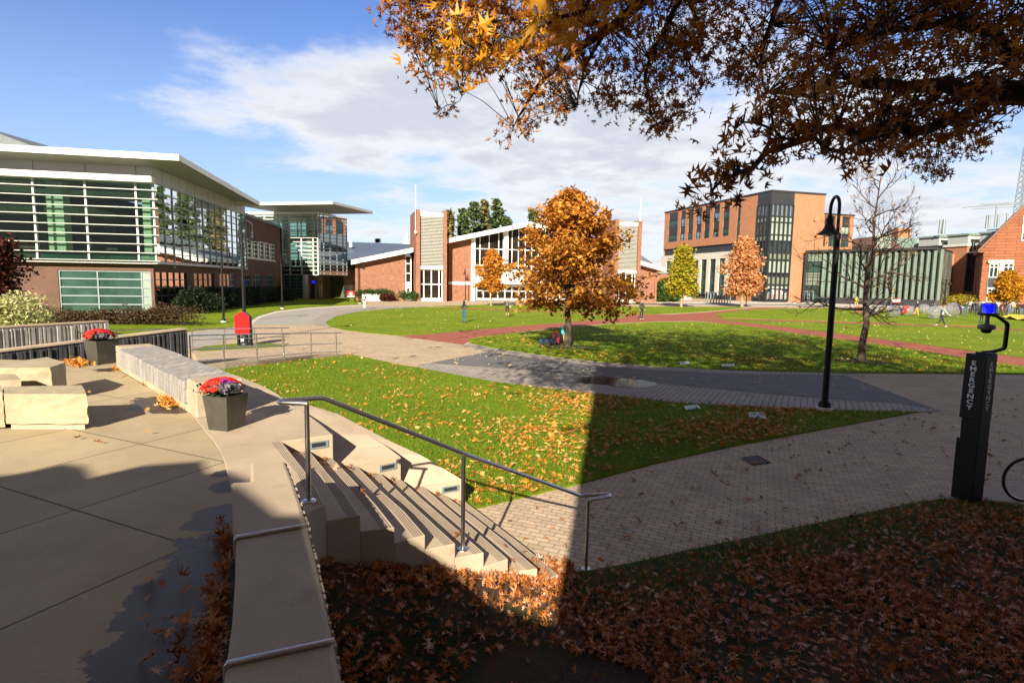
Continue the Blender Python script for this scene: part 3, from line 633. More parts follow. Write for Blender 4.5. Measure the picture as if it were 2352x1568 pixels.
bb = MB(); bb.hexa([(v.x, v.y, -.04) for v in (Bout[3], Bout[4], Cout[4])], [(Bout[3].x, Bout[3].y, 1.21), (Bout[4].x, Bout[4].y, ZP-.004), (Cout[4].x, Cout[4].y, 1.2)]); bb.build('side_slab', MT['slab'], st)
for far, cor, zt, f0, f1 in ((NP[0][0], Aedge[0], ZP, .52, .90), (NP[3][0], Bout[0], NZ[3], .50, .90), (NP[6][0], Cout[0], NZ[6], .46, .90)):
    f = Fac(far, cor); s0, s1 = f.len*f0, f.len*f1
    bl = MB(); z0, z1 = zt-.145, zt-.055
    for a, c, d, e in ((s0, s1, z1-.018, z1), (s0, s1, z0, z0+.018), (s0, s0+.03, z0+.018, z1-.018), (s1-.03, s1, z0+.018, z1-.018)): f.box(bl, a, c, d, e, -.02, .012)
    lt = bl.build('step_light', MT['frame'], st)
    bl = MB(); f.box(bl, s0+.03, s1-.03, z0+.018, z1-.018, -.02, .003); bl.build('louvre', MT['framedark'], lt)

# low wall beside the stairs: ribbed flank, steel strips across its top
ZW = ZP + .42
wl = [(575, 1061), (575, 1104), (530, 1106), (536, 1160), (541, 1235), (540, 1320), (533, 1420), (522, 1500), (512, 1568), (495, 1680), (470, 1850)]
wr = [(655, 1058), (672, 1100), (690, 1150), (707, 1208), (722, 1270), (738, 1340), (755, 1420), (772, 1500), (786, 1568), (806, 1680), (840, 1850)]
L3 = [G(x, y, ZW) for x, y in wl]; R3 = [G(x, y, ZW) for x, y in wr]
lw = thing('low_wall', 'low concrete wall with ribbed flank along the plaza edge, two steel strips across its top', 'wall', (R3[5].x, R3[5].y, 0))
b = MB()
b.prism([(p.x, p.y) for p in L3] + [(p.x, p.y) for p in R3[::-1]], -.04, ZW)
b.build('wall_body', MT['slab'], lw, bevel=.025)
b = MB(); acc = 0; rr = random.Random(3)
for a, c in zip(R3[:-1], R3[1:]):
    d = (c-a).xy; ln = d.length; t = d/ln; nn = Vector((t.y, -t.x)); nn = nn if nn.x > 0 else -nn; p = 0
    while p < ln:
        w = rr.choice((.018, .025, .035, .05)); dep = rr.uniform(.006, .016)
        q = a.xy + t*(p+w/2) + nn*(dep/2-.004); b.box((q.x, q.y, (ZW-.012)/2), (w, dep+.008, ZW-.012 + rr.uniform(-.01, 0)), math.atan2(t.y, t.x)); p += w + rr.choice((.03, .05, .07, .1))
b.build('ribbed_facing', MT['slab'], lw)
for (xa, ya), (xb, yb) in (((543, 1238), (704, 1210)), ((522, 1529), (768, 1476))):
    A, B = G(xa, ya, ZW), G(xb, yb, ZW); up = Vector((0, 0, .011)); b = MB()
    b.tube([A - Vector((.006, 0, .12)), A - Vector((.006, 0, .0)), A+up, A.lerp(B, .5)+up, B+up], .013, 8); b.build('steel_strip', MT['steel'], lw)

# handrail
b1, b2, b3 = G(709.4, 1150.8, ZP), G(1063, 1261, NZ[5]), G(1346, 1307, 0.0)
z1, z2, z3 = zat(b1, 922), zat(b2, 1041), zat(b3, 1143)
hr = thing('handrail', 'brushed steel stair handrail on three posts', 'handrail', (b2.x, b2.y, NZ[5]))
A0, A1 = G(640, 921, z1), G(741, 913, z1); E0, E1 = G(1334, 1138, z3), G(1399, 1134, z3)
T2 = Vector((b2.x, b2.y, z2)); b = MB()
side = Vector(((A1-A0).y, -(A1-A0).x, 0)).normalized()*.06
side2 = Vector(((E1-E0).y, -(E1-E0).x, 0)).normalized()*.06
def bent(*pts, r=.06):
    out = [Vector(pts[0])]
    for a, m, c in zip(pts[:-2], pts[1:-1], pts[2:]):
        a, m, c = Vector(a), Vector(m), Vector(c); k1 = m+(a-m).normalized()*r; k2 = m+(c-m).normalized()*r
        out += [k1, m.lerp(k1.lerp(k2, .5), .55), k2]
    return out+[Vector(pts[-1])]
P1 = Vector((b1.x, b1.y, z1))
b.tube(bent(P1+side*1.0+Vector((0, 0, -.005)), A0+side, A0, A1, T2, E0, E1, E1+side2, Vector((b3.x, b3.y, z3))+side2*.9, r=.035), .021, 10); b.build('rail', MT['steel'], hr)
for bp, zt in ((b1, z1), (b2, z2), (b3, z3)):
    b = MB(); b.tube([bp, (bp.x, bp.y, zt-.015)], .021, 10); po = b.build('post', MT['steel'], hr)
    b = MB(); b.lathe(bp, [(.062, .0), (.062, .010), (.045, .018), (.0, .018)], 16); b.build('base_flange', MT['steel'], po)

# seat wall with a slate cap
fr = [G(x, y, ZP) for x, y in ((268, 848), (300, 866), (345, 893), (400, 927), (432, 948), (452, 962))]
def offs(pts, d):
    out = []
    for i, p in enumerate(pts):
        t = (pts[min(i+1, len(pts)-1)]-pts[max(0, i-1)]).xy.normalized(); n = Vector((t.y, -t.x)); n = n if n.y > 0 else -n
        out.append(Vector((p.x+n.x*d, p.y+n.y*d, p.z)))
    return out
bk = offs(fr, .62)
sw = thing('seat_wall', 'curved pale concrete seat wall capped with dark slate slabs, between the two planters', 'seat wall', (fr[2].x, fr[2].y, ZP))
b = MB(); b.prism([(p.x, p.y) for p in fr] + [(p.x, p.y) for p in bk[::-1]], ZP, ZP+.36)
for (i, j, u, v) in ((0, 1, 0, .35), (4, 5, 0, 1)):
    a, c = fr[i].lerp(fr[j], u), fr[i].lerp(fr[j], v); a2, c2 = bk[i].lerp(bk[j], u), bk[i].lerp(bk[j], v)
    b.prism([(a.x, a.y), (c.x, c.y), (c2.x, c2.y), (a2.x, a2.y)], ZP+.362, ZP+.50)
b.build('wall_body', MT['slab'], sw, bevel=.02)
def seatmat():
    m, nt, bs = newmat('weathered_slate'); bs.inputs['Roughness'].default_value = .7
    f = ramp(nt, pos_noise(nt, 3, 6, .7, stretch=(6, 1.2, .6)), .4, .62); nt.links.new(mixrgb(nt, f, (.21, .20, .195), (.36, .335, .305)), bs.inputs['Base Color']); bump(nt, bs, pos_noise(nt, 30, 5), .4, .01); return m
SLATE = seatmat()
fo = offs(fr, -.05)
cuts = [.35, 1.1, 1.75, 2.4, 3.05, 3.55, 4.0]
def along(pts, t):
    i = min(int(t), len(pts)-2); return pts[i].lerp(pts[i+1], t-i)
for a, c in zip(cuts[:-1], cuts[1:]):
    b = MB(); ts = [a+.012, (a+c)/2, c-.012]; F0 = [along(fo, t) for t in ts]; B0 = [along(bk, t) for t in ts]
    zl = ZP+.362 + .012*math.sin(a*7); pts = [(p.x, p.y) for p in F0]+[(p.x, p.y) for p in B0[::-1]]
    b.hexa([(x, y, zl-.02) for x, y in pts], [(x, y, zl+.10+(0 if k < 3 else .035)) for k, (x, y) in enumerate(pts)])
    b.hexa([(p.x, p.y, ZP+.14) for p in F0]+[(p.x+.03, p.y+.03, ZP+.14) for p in [along(fr, t) for t in ts][::-1]], [(p.x, p.y, zl-.021) for p in F0]+[(p.x+.03, p.y+.03, zl-.021) for p in [along(fr, t) for t in ts][::-1]])
    b.build('slate_slab', SLATE, sw, bevel=.012)

# planters
def planter(px, py, size, hgt, label, rz, seed):
    c = G(px, py, ZP); t = thing('flower_planter', label, 'planter', c, 'planters on the plaza'); R = Matrix.Rotation(rz, 3, 'Z'); rr = random.Random(seed)
    def ring(w, z): return [c + R @ Vector((sx*w/2, sy*w/2, z)) for sx, sy in ((-1, -1), (1, -1), (1, 1), (-1, 1))]
    b = MB(); w0, w1 = size*.78, size; prof = [ring(w0, 0.004), ring((w0+w1)/2, hgt*.5), ring(w1, hgt), ring(w1-.05, hgt), ring(w1-.06, hgt-.07)]
    for lo, hi in zip(prof[:-1], prof[1:]):
        for k in range(4): b.quad(lo[k], lo[(k+1) % 4], hi[(k+1) % 4], hi[k])
    b.poly(prof[0][::-1]); pot = b.build('pot', POTM, t)
    b = MB(); b.poly(ring(w1-.06, hgt-.07)); b.build('soil', MT['mulch'], t)
    # a dome of small red flower heads over dark leaves, purple and grey kale at its front right
    n = 400; ph = rng.random(n)*2*np.pi; ct = rng.random(n)**.7; st_ = np.sqrt(1-ct**2); rr0 = size*.60
    cen = np.array(c) + np.array([-.06, .03, hgt-.02]); P = cen + np.stack([rr0*st_*np.cos(ph), rr0*st_*np.sin(ph), .08+rr0*.62*ct], 1)*1.0
    keep = ~((P[:, 0] > c.x-.02) & (P[:, 1] < c.y-.02) & (P[:, 2] < c.z+hgt+.17)); P = P[keep]; n = len(P)
    D = P-(cen-np.array([0, 0, .15])); D /= np.linalg.norm(D, axis=1)[:, None]
    hv = [(0, 0, .012)]+[((.026 if k % 2 else .038)*math.cos(k*math.pi/5), (.026 if k % 2 else .038)*math.sin(k*math.pi/5), .0 if k % 2 else .008) for k in range(10)]; hf = [(0, k+1, (k+1) % 10+1) for k in range(10)]
    M = np.zeros((n, 3, 3)); a = np.cross(D, [0.3, .2, .9]); a /= np.linalg.norm(a, axis=1)[:, None]; M[:, :, 0] = a; M[:, :, 1] = np.cross(D, a); M[:, :, 2] = D
    instmesh('flowers', hv, hf, P, M, .65+.75*rng.random(n), FLW, None, t)
    n = 420; P = cen + np.stack([rng.normal(0, size*.27, n), rng.normal(0, size*.27, n), rng.random(n)*size*.42], 1)
    instmesh('leaves', LEAF_V, LEAF_F, P, rotmats(n, .8), .05+.03*rng.random(n), DKL, None, t)
    n = 260; kc = np.array(c)+np.array([.10, -.12, hgt+.05]); P = kc + np.stack([rng.normal(0, size*.17, n), rng.normal(0, size*.12, n), .0+rng.random(n)*.10], 1)
    instmesh('kale', SPRAY_V, SPRAY_F, P, rotmats(n, .6), .06+.03*rng.random(n), KAL, None, t)
    n = 50; P = kc + np.array([-.05, .02, .1]) + rng.normal(0, .035, (n, 3)); instmesh('kale_heart', SPRAY_V, SPRAY_F, P, rotmats(n, .6), .05, KPU, None, t)
    return t
POTM = plain('bronze_pot', (.075, .072, .062), .32, .25, var=.15, scale=6)
FLW = leafmat('red_petals', [(.22, .006, .006), (.50, .015, .008), (.62, .05, .02)], .15); DKL = leafmat('dark_flower_leaves', [(.015, .03, .01), (.03, .06, .015)], .2)
KAL = leafmat('kale_leaves', [(.05, .07, .06), (.12, .16, .14), (.22, .16, .24)], .15); KPU = leafmat('kale_purple', [(.35, .03, .36), (.42, .08, .40)], .15)
planter(521, 983, .375, .45, 'square bronze planter of red chrysanthemums at the near end of the seat wall', rad(-16), 1)
planter(235, 834, .47, .52, 'square bronze planter of red chrysanthemums before the dark ribbed wall', rad(-24), 2)

# limestone blocks
def roughblock(name, label, quad, z0, z1, cut=5):
    c = sum((Vector(q) for q in quad), Vector((0, 0, 0)))/len(quad) if len(quad[0]) == 3 else None
    P = [Vector((q[0], q[1], 0)) for q in quad]; c = sum(P, Vector())/len(P); rr = random.Random(hash(label) % 1000)
    t = thing(name, label, 'stone block', (c.x, c.y, ZP), 'limestone seat blocks')
    bm = bmesh.new(); lo = [bm.verts.new((p.x, p.y, z0)) for p in P]; hi = [bm.verts.new((p.x, p.y, z1)) for p in P]; n = len(P)
    bm.faces.new(hi); bm.faces.new(lo[::-1])
    for i in range(n): bm.faces.new((lo[i], lo[(i+1) % n], hi[(i+1) % n], hi[i]))
    bmesh.ops.recalc_face_normals(bm, faces=bm.faces[:]); bmesh.ops.subdivide_edges(bm, edges=bm.edges[:], cuts=cut, use_grid_fill=True)
    for v in bm.verts:
        if v.co.z < z1-.01: v.co += Vector((rr.uniform(-1, 1), rr.uniform(-1, 1), rr.uniform(-1, 1)))*.009
        else: v.co += Vector((rr.uniform(-1, 1), rr.uniform(-1, 1), rr.uniform(-.2, .2)))*.005
    me = bpy.data.meshes.new('block'); bm.to_mesh(me); bm.free(); me.materials.append(MT['limestone']); wall_uv(me); link_mesh('block', me, t)
    b = MB(); b.prism([(c.x+(p.x-c.x)*.9, c.y+(p.y-c.y)*.86) for p in P], ZP, z0+.01); b.build('plinth', MT['concrete'], t)
zt = ZP+.46
roughblock('stone_block', 'long pale limestone block with a rough front, nearest of the stone blocks', [G(*C5(20, 700), zt), G(*C5(520, 690), zt), G(*C5(552, 748), zt), G(*C5(25, 745), zt)][::-1], ZP+.08, zt)
zt = ZP+.55
roughblock('stone_block', 'tall wedge shaped limestone block standing behind the long one', [G(*C5(-60, 560), zt), G(*C5(300, 512), zt), G(*C5(416, 546), zt), G(*C5(320, 577), zt), G(*C5(-60, 582), zt)][::-1], ZP+.03, zt)
zt = ZP+.50
roughblock('stone_block', 'limestone block cut off by the left edge of the photo, its rough face yellowish', [G(*C5(-160, 625), zt), G(*C5(95, 618), zt), G(*C5(132, 655), zt), G(*C5(-160, 668), zt)][::-1], ZP+.03, zt)
zt = ZP+.47
roughblock('stone_block', 'pinkish end of a limestone block touching the left end of the long one', [G(*C5(-200, 690), zt), G(*C5(8, 690), zt), G(*C5(16, 735), zt), G(*C5(-200, 745), zt)][::-1], ZP+.03, zt)

# ribbed dark walls of the ramp
def ribbed(name, label, a, zb0, zt0, c, zb1, zt1, m, seed, th=.30, capm=None):
    t = thing(name, label, 'ribbed wall', (a[0], a[1], zb0), 'ribbed ramp walls'); f = Fac(a, c); rr = random.Random(seed); n = 12
    b = MB(); f.slab(b, [(0, zb0), (f.len, zb1), (f.len, zt1), (0, zt0)], -th, 0); b.build('core', m, t)
    b = MB(); s = 0.02
    while s < f.len-.05:
        w = rr.choice((.03, .05, .07, .10)); k = s/f.len; dep = rr.uniform(.015, .06)
        f.box(b, s, min(s+w, f.len), zb0+(zb1-zb0)*k, zt0+(zt1-zt0)*k-.03-rr.uniform(0, .03), 0.001, dep); s += w+rr.choice((.02, .035, .05, .08))
    b.build('rib_facing', m, t)
    b = MB(); f.slab(b, [(-.02, zt0+.002), (f.len+.02, zt1+.002), (f.len+.02, zt1+.04), (-.02, zt0+.04)], -th-.02, .03); b.build('cap', capm or MT['slab'], t)
darkrib = plain('dark_ribbed_concrete', (.055, .056, .062), .75, var=.3, scale=6, bmp=.3, bscale=40)
literib = plain('grey_ribbed_concrete', (.36, .35, .34), .8, var=.15, scale=4, bmp=.3, bscale=40)
pR = Dp(432, 838, 16.9); pL = Dp(0, 828, 12.95); 
ribbed('ribbed_wall', 'long dark ribbed wall behind the far planter, falling towards the left', pL, ZP-.1, zat(pL, 809), pR, pR.z-.3, zat(pR, 757), darkrib, 5)
pR2 = Dp(249, 770, 19.5); pL2 = Dp(-40, 800, 16.2)
ribbed('ribbed_wall', 'sunlit grey ribbed wall below the shrubs, shorter and farther back', pL2, .6, zat(pL2, 756), pR2, .5, zat(pR2, 739), literib, 6)

# ramp with its wall and rails
FP = [(1218, 375, 565, 17.2), (1430, 370, 550, 18.1), (1640, 365, 535, 19.3), (1812, 362, 520, 20.6), (1985, 360, 505, 22.3), (2145, 358, 497, 23.6)]
fb = [Dp(*C5(u, v1), Y) for u, v0, v1, Y in FP]; ft = [zat(p, C5(u, v0)[1]) for p, (u, v0, v1, Y) in zip(fb, FP)]
BPs = [(1230, 335, 478, 21.6), (1437, 332, 466, 22.6), (1625, 329, 456, 23.7), (1800, 326, 446, 24.8)]
bbp = [Dp(*C5(u, v1), Y) for u, v0, v1, Y in BPs]; bt_ = [zat(p, C5(u, v0)[1]) for p, (u, v0, v1, Y) in zip(bbp, BPs)]
def railing(name, label, bases, tops, lead=0.0, levels=(.52, .14)):
    t = thing(name, label, 'railing', bases[0], 'ramp railings')
    d = (bases[-1]-bases[-2]).normalized()
    for k, lv in enumerate((1.0,)+levels):
        b = MB(); pts = [Vector((p.x, p.y, p.z+(z-p.z)*lv)) for p, z in zip(bases, tops)]; e = pts[-1]+(pts[-1]-pts[-2]).normalized()*.35
        b.tube(pts+[e], .022 if k == 0 else .016, 8); b.build('rail', MT['steel'], t)
    for p, z in zip(bases, tops):
        b = MB(); b.tube([p-Vector((0, 0, .05)), (p.x, p.y, z)], .022, 8); b.build('post', MT['steel'], t)
railing('ramp_railing', 'steel railing with three pipes on the low wall above the near lawn', fb, ft)
railing('ramp_railing', 'steel railing on the far side of the ramp before the red sign', bbp, bt_)
lp = [Dp(*C5(u, v), Y) for u, v, Y in ((-40, 440, 17.0), (145, 437, 17.8), (465, 425, 18.9), (750, 412, 20.0), (1010, 402, 20.8))]
railing('ramp_railing', 'steel railing between the two ribbed walls', lp, [zat(p, C5(0, v)[1]) for p, v in zip(lp, (356, 354, 347, 340, 336))], levels=(.2,))
e = fb[-1]+(fb[-1]-fb[-2])*.5
wt = thing('retaining_wall', 'low concrete retaining wall under the ramp railing at the lawn corner', 'retaining wall', fb[0])
b = MB(); tp = [fb[0]+(fb[0]-fb[1])*1.2]+fb+[e]
for p, q in zip(tp[:-1], tp[1:]):
    d = (q-p).xy.normalized(); n = Vector((-d.y, d.x)); n = n if n.y > 0 else -n; o2 = n*.28; o1 = -n*.06
    b.hexa([(p.x+o1.x, p.y+o1.y, -.05), (q.x+o1.x, q.y+o1.y, -.05), (q.x+o2.x, q.y+o2.y, -.05), (p.x+o2.x, p.y+o2.y, -.05)], [(p.x+o1.x, p.y+o1.y, p.z), (q.x+o1.x, q.y+o1.y, max(q.z, .03)), (q.x+o2.x, q.y+o2.y, max(q.z, .03)), (p.x+o2.x, p.y+o2.y, p.z)])
b.build('wall_body', MT['concrete'], wt)
b = MB(); inn = [p+Vector((.1, .3, -.01)) for p in fb]; 
rp = [bbp[0], bbp[1], bbp[2], bbp[3]]
for k in range(5):
    a, c = inn[k], inn[k+1]; t0, t1 = k/5*3, (k+1)/5*3; p, q = along(rp, t0), along(rp, min(t1, 2.999))
    b.hexa([(v.x, v.y, -.05) for v in (a, c, q, p)], [(v.x, v.y, max(v.z, .03)) for v in (a, c, q, p)])
tag(b.build('ramp_paving', PV), 'sloping paver ramp between the railings', None, None, 'structure')
# ------------------------------------------------------------------ buildings
def level_pt(corner, ytop_px, other_px):
    "ground point under other_px, taken to be as high as the corner's point at row ytop"
    return G(other_px[0], other_px[1], zat(corner, ytop_px))
def wall_holes(mb, f, s0, s1, z0, z1, holes, depth=.25, o=0.0):
    S = sorted({s0, s1, *[h[0] for h in holes], *[h[1] for h in holes]}); Z = sorted({z0, z1, *[h[2] for h in holes], *[h[3] for h in holes]})
    S = [s for s in S if s0-1e-6 <= s <= s1+1e-6]; Z = [z for z in Z if z0-1e-6 <= z <= z1+1e-6]
    flip = (f.P(1, 0)-f.P(0, 0)).cross(Vector((0, 0, 1))).dot(Vector((f.n.x, f.n.y, 0))) < 0
    def q(a, b, c, d): mb.quad(*((d, c, b, a) if flip else (a, b, c, d)))
    for a, c in zip(S[:-1], S[1:]):
        for d, e in zip(Z[:-1], Z[1:]):
            ms, mz = (a+c)/2, (d+e)/2
            if any(h[0] < ms < h[1] and h[2] < mz < h[3] for h in holes): continue
            q(f.P(a, d, o), f.P(c, d, o), f.P(c, e, o), f.P(a, e, o))
    for a, c, d, e in holes:
        q(f.P(a, d, o), f.P(a, d, o-depth), f.P(a, e, o-depth), f.P(a, e, o)) if False else None
        q(f.P(a, d, o-depth), f.P(c, d, o-depth), f.P(c, d, o), f.P(a, d, o)); q(f.P(a, e, o), f.P(c, e, o), f.P(c, e, o-depth), f.P(a, e, o-depth))
        q(f.P(a, d, o-depth), f.P(a, d, o), f.P(a, e, o), f.P(a, e, o-depth)); q(f.P(c, d, o), f.P(c, d, o-depth), f.P(c, e, o-depth), f.P(c, e, o))
def window(f, s0, s1, z0, z1, parent, gm, fm, vx=(), hz=(), o=-.16, fw=.07, fd=.09, name='window', pane='pane'):
    if s1 < s0: s0, s1 = s1, s0
    b = MB(); w, h = s1-s0, z1-z0
    for a, c, d, e in ((s0, s1, z0, z0+fw), (s0, s1, z1-fw, z1), (s0, s0+fw, z0+fw, z1-fw), (s1-fw, s1, z0+fw, z1-fw)): f.box(b, a, c, d, e, o-.02, o+fd)
    for v in vx: s = s0+w*v; f.box(b, s-fw/2, s+fw/2, z0+fw, z1-fw, o-.02, o+fd-.003)
    for v in hz: z = z0+h*v; f.box(b, s0+fw, s1-fw, z-fw/2, z+fw/2, o-.02, o+fd-.006)
    fr = b.build(name, fm, parent); b = MB(); f.box(b, s0+.01, s1-.01, z0+.01, z1-.01, o-.012, o); b.build(pane, gm, fr)
    return fr
def corebox(f, s0, s1, z0, z1, o0, o1, name, m, parent):
    b = MB(); f.box(b, s0, s1, z0, z1, o0, o1); return b.build(name, m, parent)

# --- campus building on the left -----------------------------------------------------------------
cA = G(*C1(1190, 1462)); yA = C1(1212, 420)[1]
pAl = level_pt(cA, yA, C1(0, 365)); pBf = level_pt(cA, C1(1212, 470)[1], C1(1845, 712))
fA, fB = Fac(cA, pAl), Fac(cA, pBf)
fA.len = 30.0
LB = thing('campus_building', 'long campus building with a glass upper storey, brick base and white overhanging roof', 'building', (cA.x, cA.y, 0))
OV = .55
cU = Vector((cA.x, cA.y, 0)) + Vector((fA.n.x, fA.n.y, 0))*OV + Vector((fB.n.x, fB.n.y, 0))*OV
zl = lambda y: zat(cU, C1(1215, y)[1])
z_sill, z_glass, z_band, z_bt, z_sof = zl(1058), zl(458), zl(447), zl(418), zl(337)
sBend = fB.s(*C1(1847, 900)); sW = fB.s(*C1(2147, 1000)); DEP = 22.0
# ground floor walls
zwt = fA.z(*C1(455, 1122)); zwb = fA.z(*C1(470, 1450)); sw0, sw1 = .25, fA.s(*C1(452, 1300))
b = MB(); wall_holes(b, fA, 0, 42, 0, z_sill, [(sw0, sw1, zwb, zwt)])
gB = []
for u0, u1 in ((1195, 1435), (1487, 1640), (1682, 1797), (1827, 1917), (1941, 2012), (2036, 2093)): gB.append((max(.25, fB.s(*C1(u0, 1250))), fB.s(*C1(u1, 1250))))
zb0, zb1 = zwb, zwt
wall_holes(b, fB, 0, sBend, 0, z_sill, [(a, c, zb0, zb1) for a, c in gB if c < sBend+.1])
zWr = fB.z(*C1(2128, 797)); zWr2 = fB.z(*C1(1852, 668))
up = (fB.s(*C1(1872, 950)), fB.s(*C1(2104, 1000)), fB.z(*C1(1985, 1040)), fB.z(*C1(1985, 905)))
wall_holes(b, fB, sBend, sW, 0, zWr, [(a, c, zb0, zb1) for a, c in gB if c > sBend+.1]+[up])
b.build('brick_wall', MT['brick'], LB)
b = MB(); fA.box(b, 0, 42, 0, zwb-.12, .0, .06); fB.box(b, 0, sW, 0, zwb-.12, .0, .06); b.build('stone_base', MT['concrete'], LB)
b = MB(); fB.box(b, sBend, sW+.2, zWr, zWr+.35, -.5, .12); b.build('wing_coping', MT['frame'], LB)
b = MB(); fB.box(b, sW-.1, sW+.5, 0, zWr, -.4, .18); b.build('corner_pier', MT['charcoal'], LB)
corebox(fB, sBend+.2, sW, 0, zWr-.1, -DEP, -.35, 'wing_core', MT['interiordark'], LB)
b = MB(); b.hexa([fA.P(.4, 0, -.35), fA.P(42, 0, -.35), fA.P(42, 0, -DEP), fB.P(sBend, 0, -DEP), fB.P(sBend, 0, -.35)], [fA.P(.4, z_sill, -.35), fA.P(42, z_sill, -.35), fA.P(42, z_sill, -DEP), fB.P(sBend, z_sill, -DEP), fB.P(sBend, z_sill, -.35)]); b.build('ground_floor_core', MT['interiordark'], LB)
W1 = window(fA, sw0, sw1, zwb, zwt, LB, MT['glassteal'], MT['frame'], vx=(1-(.415), 1-.895), hz=(.2, .4, .6, .8), fw=.11)
b = MB(); fA.box(b, sw0, sw0+.10*(sw1-sw0), zwb+.11, zwt-.11, -.155, -.13); b.build('pale_panel', MT['glasspale'], LB)
for i, (a, c) in enumerate(gB): window(fB, a, c, zb0, zb1, LB, MT['glassmirror'] if i < 3 else MT['glassteal'], MT['framedark'] if i < 2 else MT['frame'], vx=[k/(5 if i == 0 else 4) for k in range(1, 5 if i == 0 else 4)], hz=(.2, .4, .6, .8), fw=.07)
wu = window(fB, *up, LB, MT['glassteal'], MT['framewhite'], vx=[k/10 for k in range(1, 10)], hz=(.25, .5, .75), fw=.12)
for k in range(1, 5): s = up[0]+(up[1]-up[0])*k/5; b = MB(); fB.box(b, s-.35, s+.35, up[2]+.1, up[3]-.1, -.12, .02); b.build('white_pier', MT['whitedull'], LB)
b = MB(); fB.box(b, up[0]-.2, up[1]+.2, up[2]-.15, up[2], -.1, .08); b.build('window_sill', MT['whitedull'], LB)
# upper glass box: interior first
ZI = .3
b = MB(); ins = lambda f, s, z, o: f.P(s, z, o)
b.hexa([fA.P(-.5, z_sill, OV-.1), fA.P(42, z_sill, OV-.1), fA.P(42, z_sill, -DEP), fB.P(sBend, z_sill, -DEP), fB.P(sBend, z_sill, OV-.1)], [fA.P(-.5, z_sill+.25, OV-.1), fA.P(42, z_sill+.25, OV-.1), fA.P(42, z_sill+.25, -DEP), fB.P(sBend, z_sill+.25, -DEP), fB.P(sBend, z_sill+.25, OV-.1)]); b.build('upper_floor', MT['concrete'], LB)
b = MB(); fA.box(b, 6, 42, z_sill+.25, z_glass, -8.3, -8); fB.box(b, 6, sBend, z_sill+.25, z_glass, -8.3, -8.0)
for k in range(3): fA.box(b, 10+8*k, 10.2+8*k, z_sill+.25, z_glass, -8, -3)
b.build('inner_wall', MT['interiordark'], LB)
b = MB(); fA.box(b, .5, 42, z_glass-.9, z_glass-.55, -2.2, -1.9); fA.box(b, 6, 42, z_glass-2.3, z_glass-1.8, -7.9, -4.0)
for k in range(6): fA.box(b, 3+5*k, 5.6+5*k, z_glass-1.75, z_glass-1.7, -3.5-k % 2, -2.4)
b.build('ceiling_bands', MT['ceiling'], LB)
b = MB()
for u in (380, 1122, -360, -1100): s = fA.s(*C1(u, 750)); fA.box(b, s-.62, s+.62, z_sill+.25, z_glass, -2.0, -.9)
for k in range(1, 5): s = sBend*k/4.3; fB.box(b, s-.5, s+.5, z_sill+.25, z_glass, -2.0, -1.0)
b.build('inner_column', MT['column'], LB)
# upper curtain walls
gl = MB(); sl = -OV*1.0
gl_ = MB(); fA.box(gl_, sl, 42, z_sill+.02, z_glass, OV-.03, OV-.01); gA = gl_.build('glass_wall', MT['glassgreen'], LB)
gl_ = MB(); fB.box(gl_, sl, sBend, z_sill+.02, z_glass-.02, OV-.03, OV-.01); gB_ = gl_.build('glass_wall', MT['glassmirror'], LB)
bay = abs(fA.s(*C1(302, 750))-fA.s(*C1(693, 750)))
for s in [fA.s(*C1(u, 750)) for u in (693, 1072)]+[fA.s(*C1(302, 750))+bay*k for k in range(7)]+[sl+.06]:
    b = MB(); fA.box(b, s-.075, s+.075, z_sill, z_glass, OV-.05, OV+.10); b.build('mullion', MT['panelgrey'], gA)
lv = MB()
for y in (518, 587, 655, 722, 792, 860, 930, 997, 1058): z = zl(y); fA.box(lv, sl-.35, 42, z-.03, z+.03, OV+.10, OV+.34)
lv.build('louvre_blade', plain('louvre_grey', (.44, .46, .45), .4, .2, var=.04), LB)
b = MB(); fA.box(b, .9, 42, z_sill+.05, zl(1000), OV-.12, OV-.05); b.build('spandrel_panel', MT['glassteal'], LB)
b = MB(); fA.box(b, sl+.15, .85, z_sill+.05, zl(1000), OV-.12, OV-.05); b.build('spandrel_panel', MT['glasspale'], LB)
b = MB(); nb = 14
for k in range(nb+1): s = sl+(sBend-sl)*k/nb; fB.box(b, s-.045, s+.045, z_sill, z_glass, OV-.04, OV+.07)
for k in range(10): z = z_sill+(z_glass-z_sill)*k/9; fB.box(b, sl, sBend, z-.04, z+.04, OV-.04, OV+.065)
b.build('mullion', MT['frame'], gB_)
b = MB(); fB.box(b, sl-.1, sBend, z_sill-.22, z_sill, -.2, OV+.12); fA.box(b, sl-.1, 42, z_sill-.24, z_sill-.05, -.2, OV+.10); b.build('sill_beam', MT['panelgrey'], LB)
b = MB(); fA.box(b, sl, 42, z_band, z_sof, -2.8, OV); fB.box(b, sl, sBend, z_glass-.02, z_sof+.002, -2.8, OV-.004)
fac = b.build('fascia_panel', MT['panelgrey'], LB)
b = MB()
for k in range(1, 9): s = fA.s(*C1(1060, 380))+(bay)*(k-1); fA.box(b, s-.02, s+.02, z_bt, z_sof, OV-.01, OV+.006)
for k in range(1, nb): s = sl+(sBend-sl)*k/nb; fB.box(b, s-.02, s+.02, z_glass, z_sof, OV-.01, OV+.004)
b.build('panel_joint', MT['charcoal'], fac)
b = MB(); fA.box(b, sl-.1, 42, z_glass-.05, z_bt, OV, OV+.75); b.build('white_canopy', MT['white'], LB)
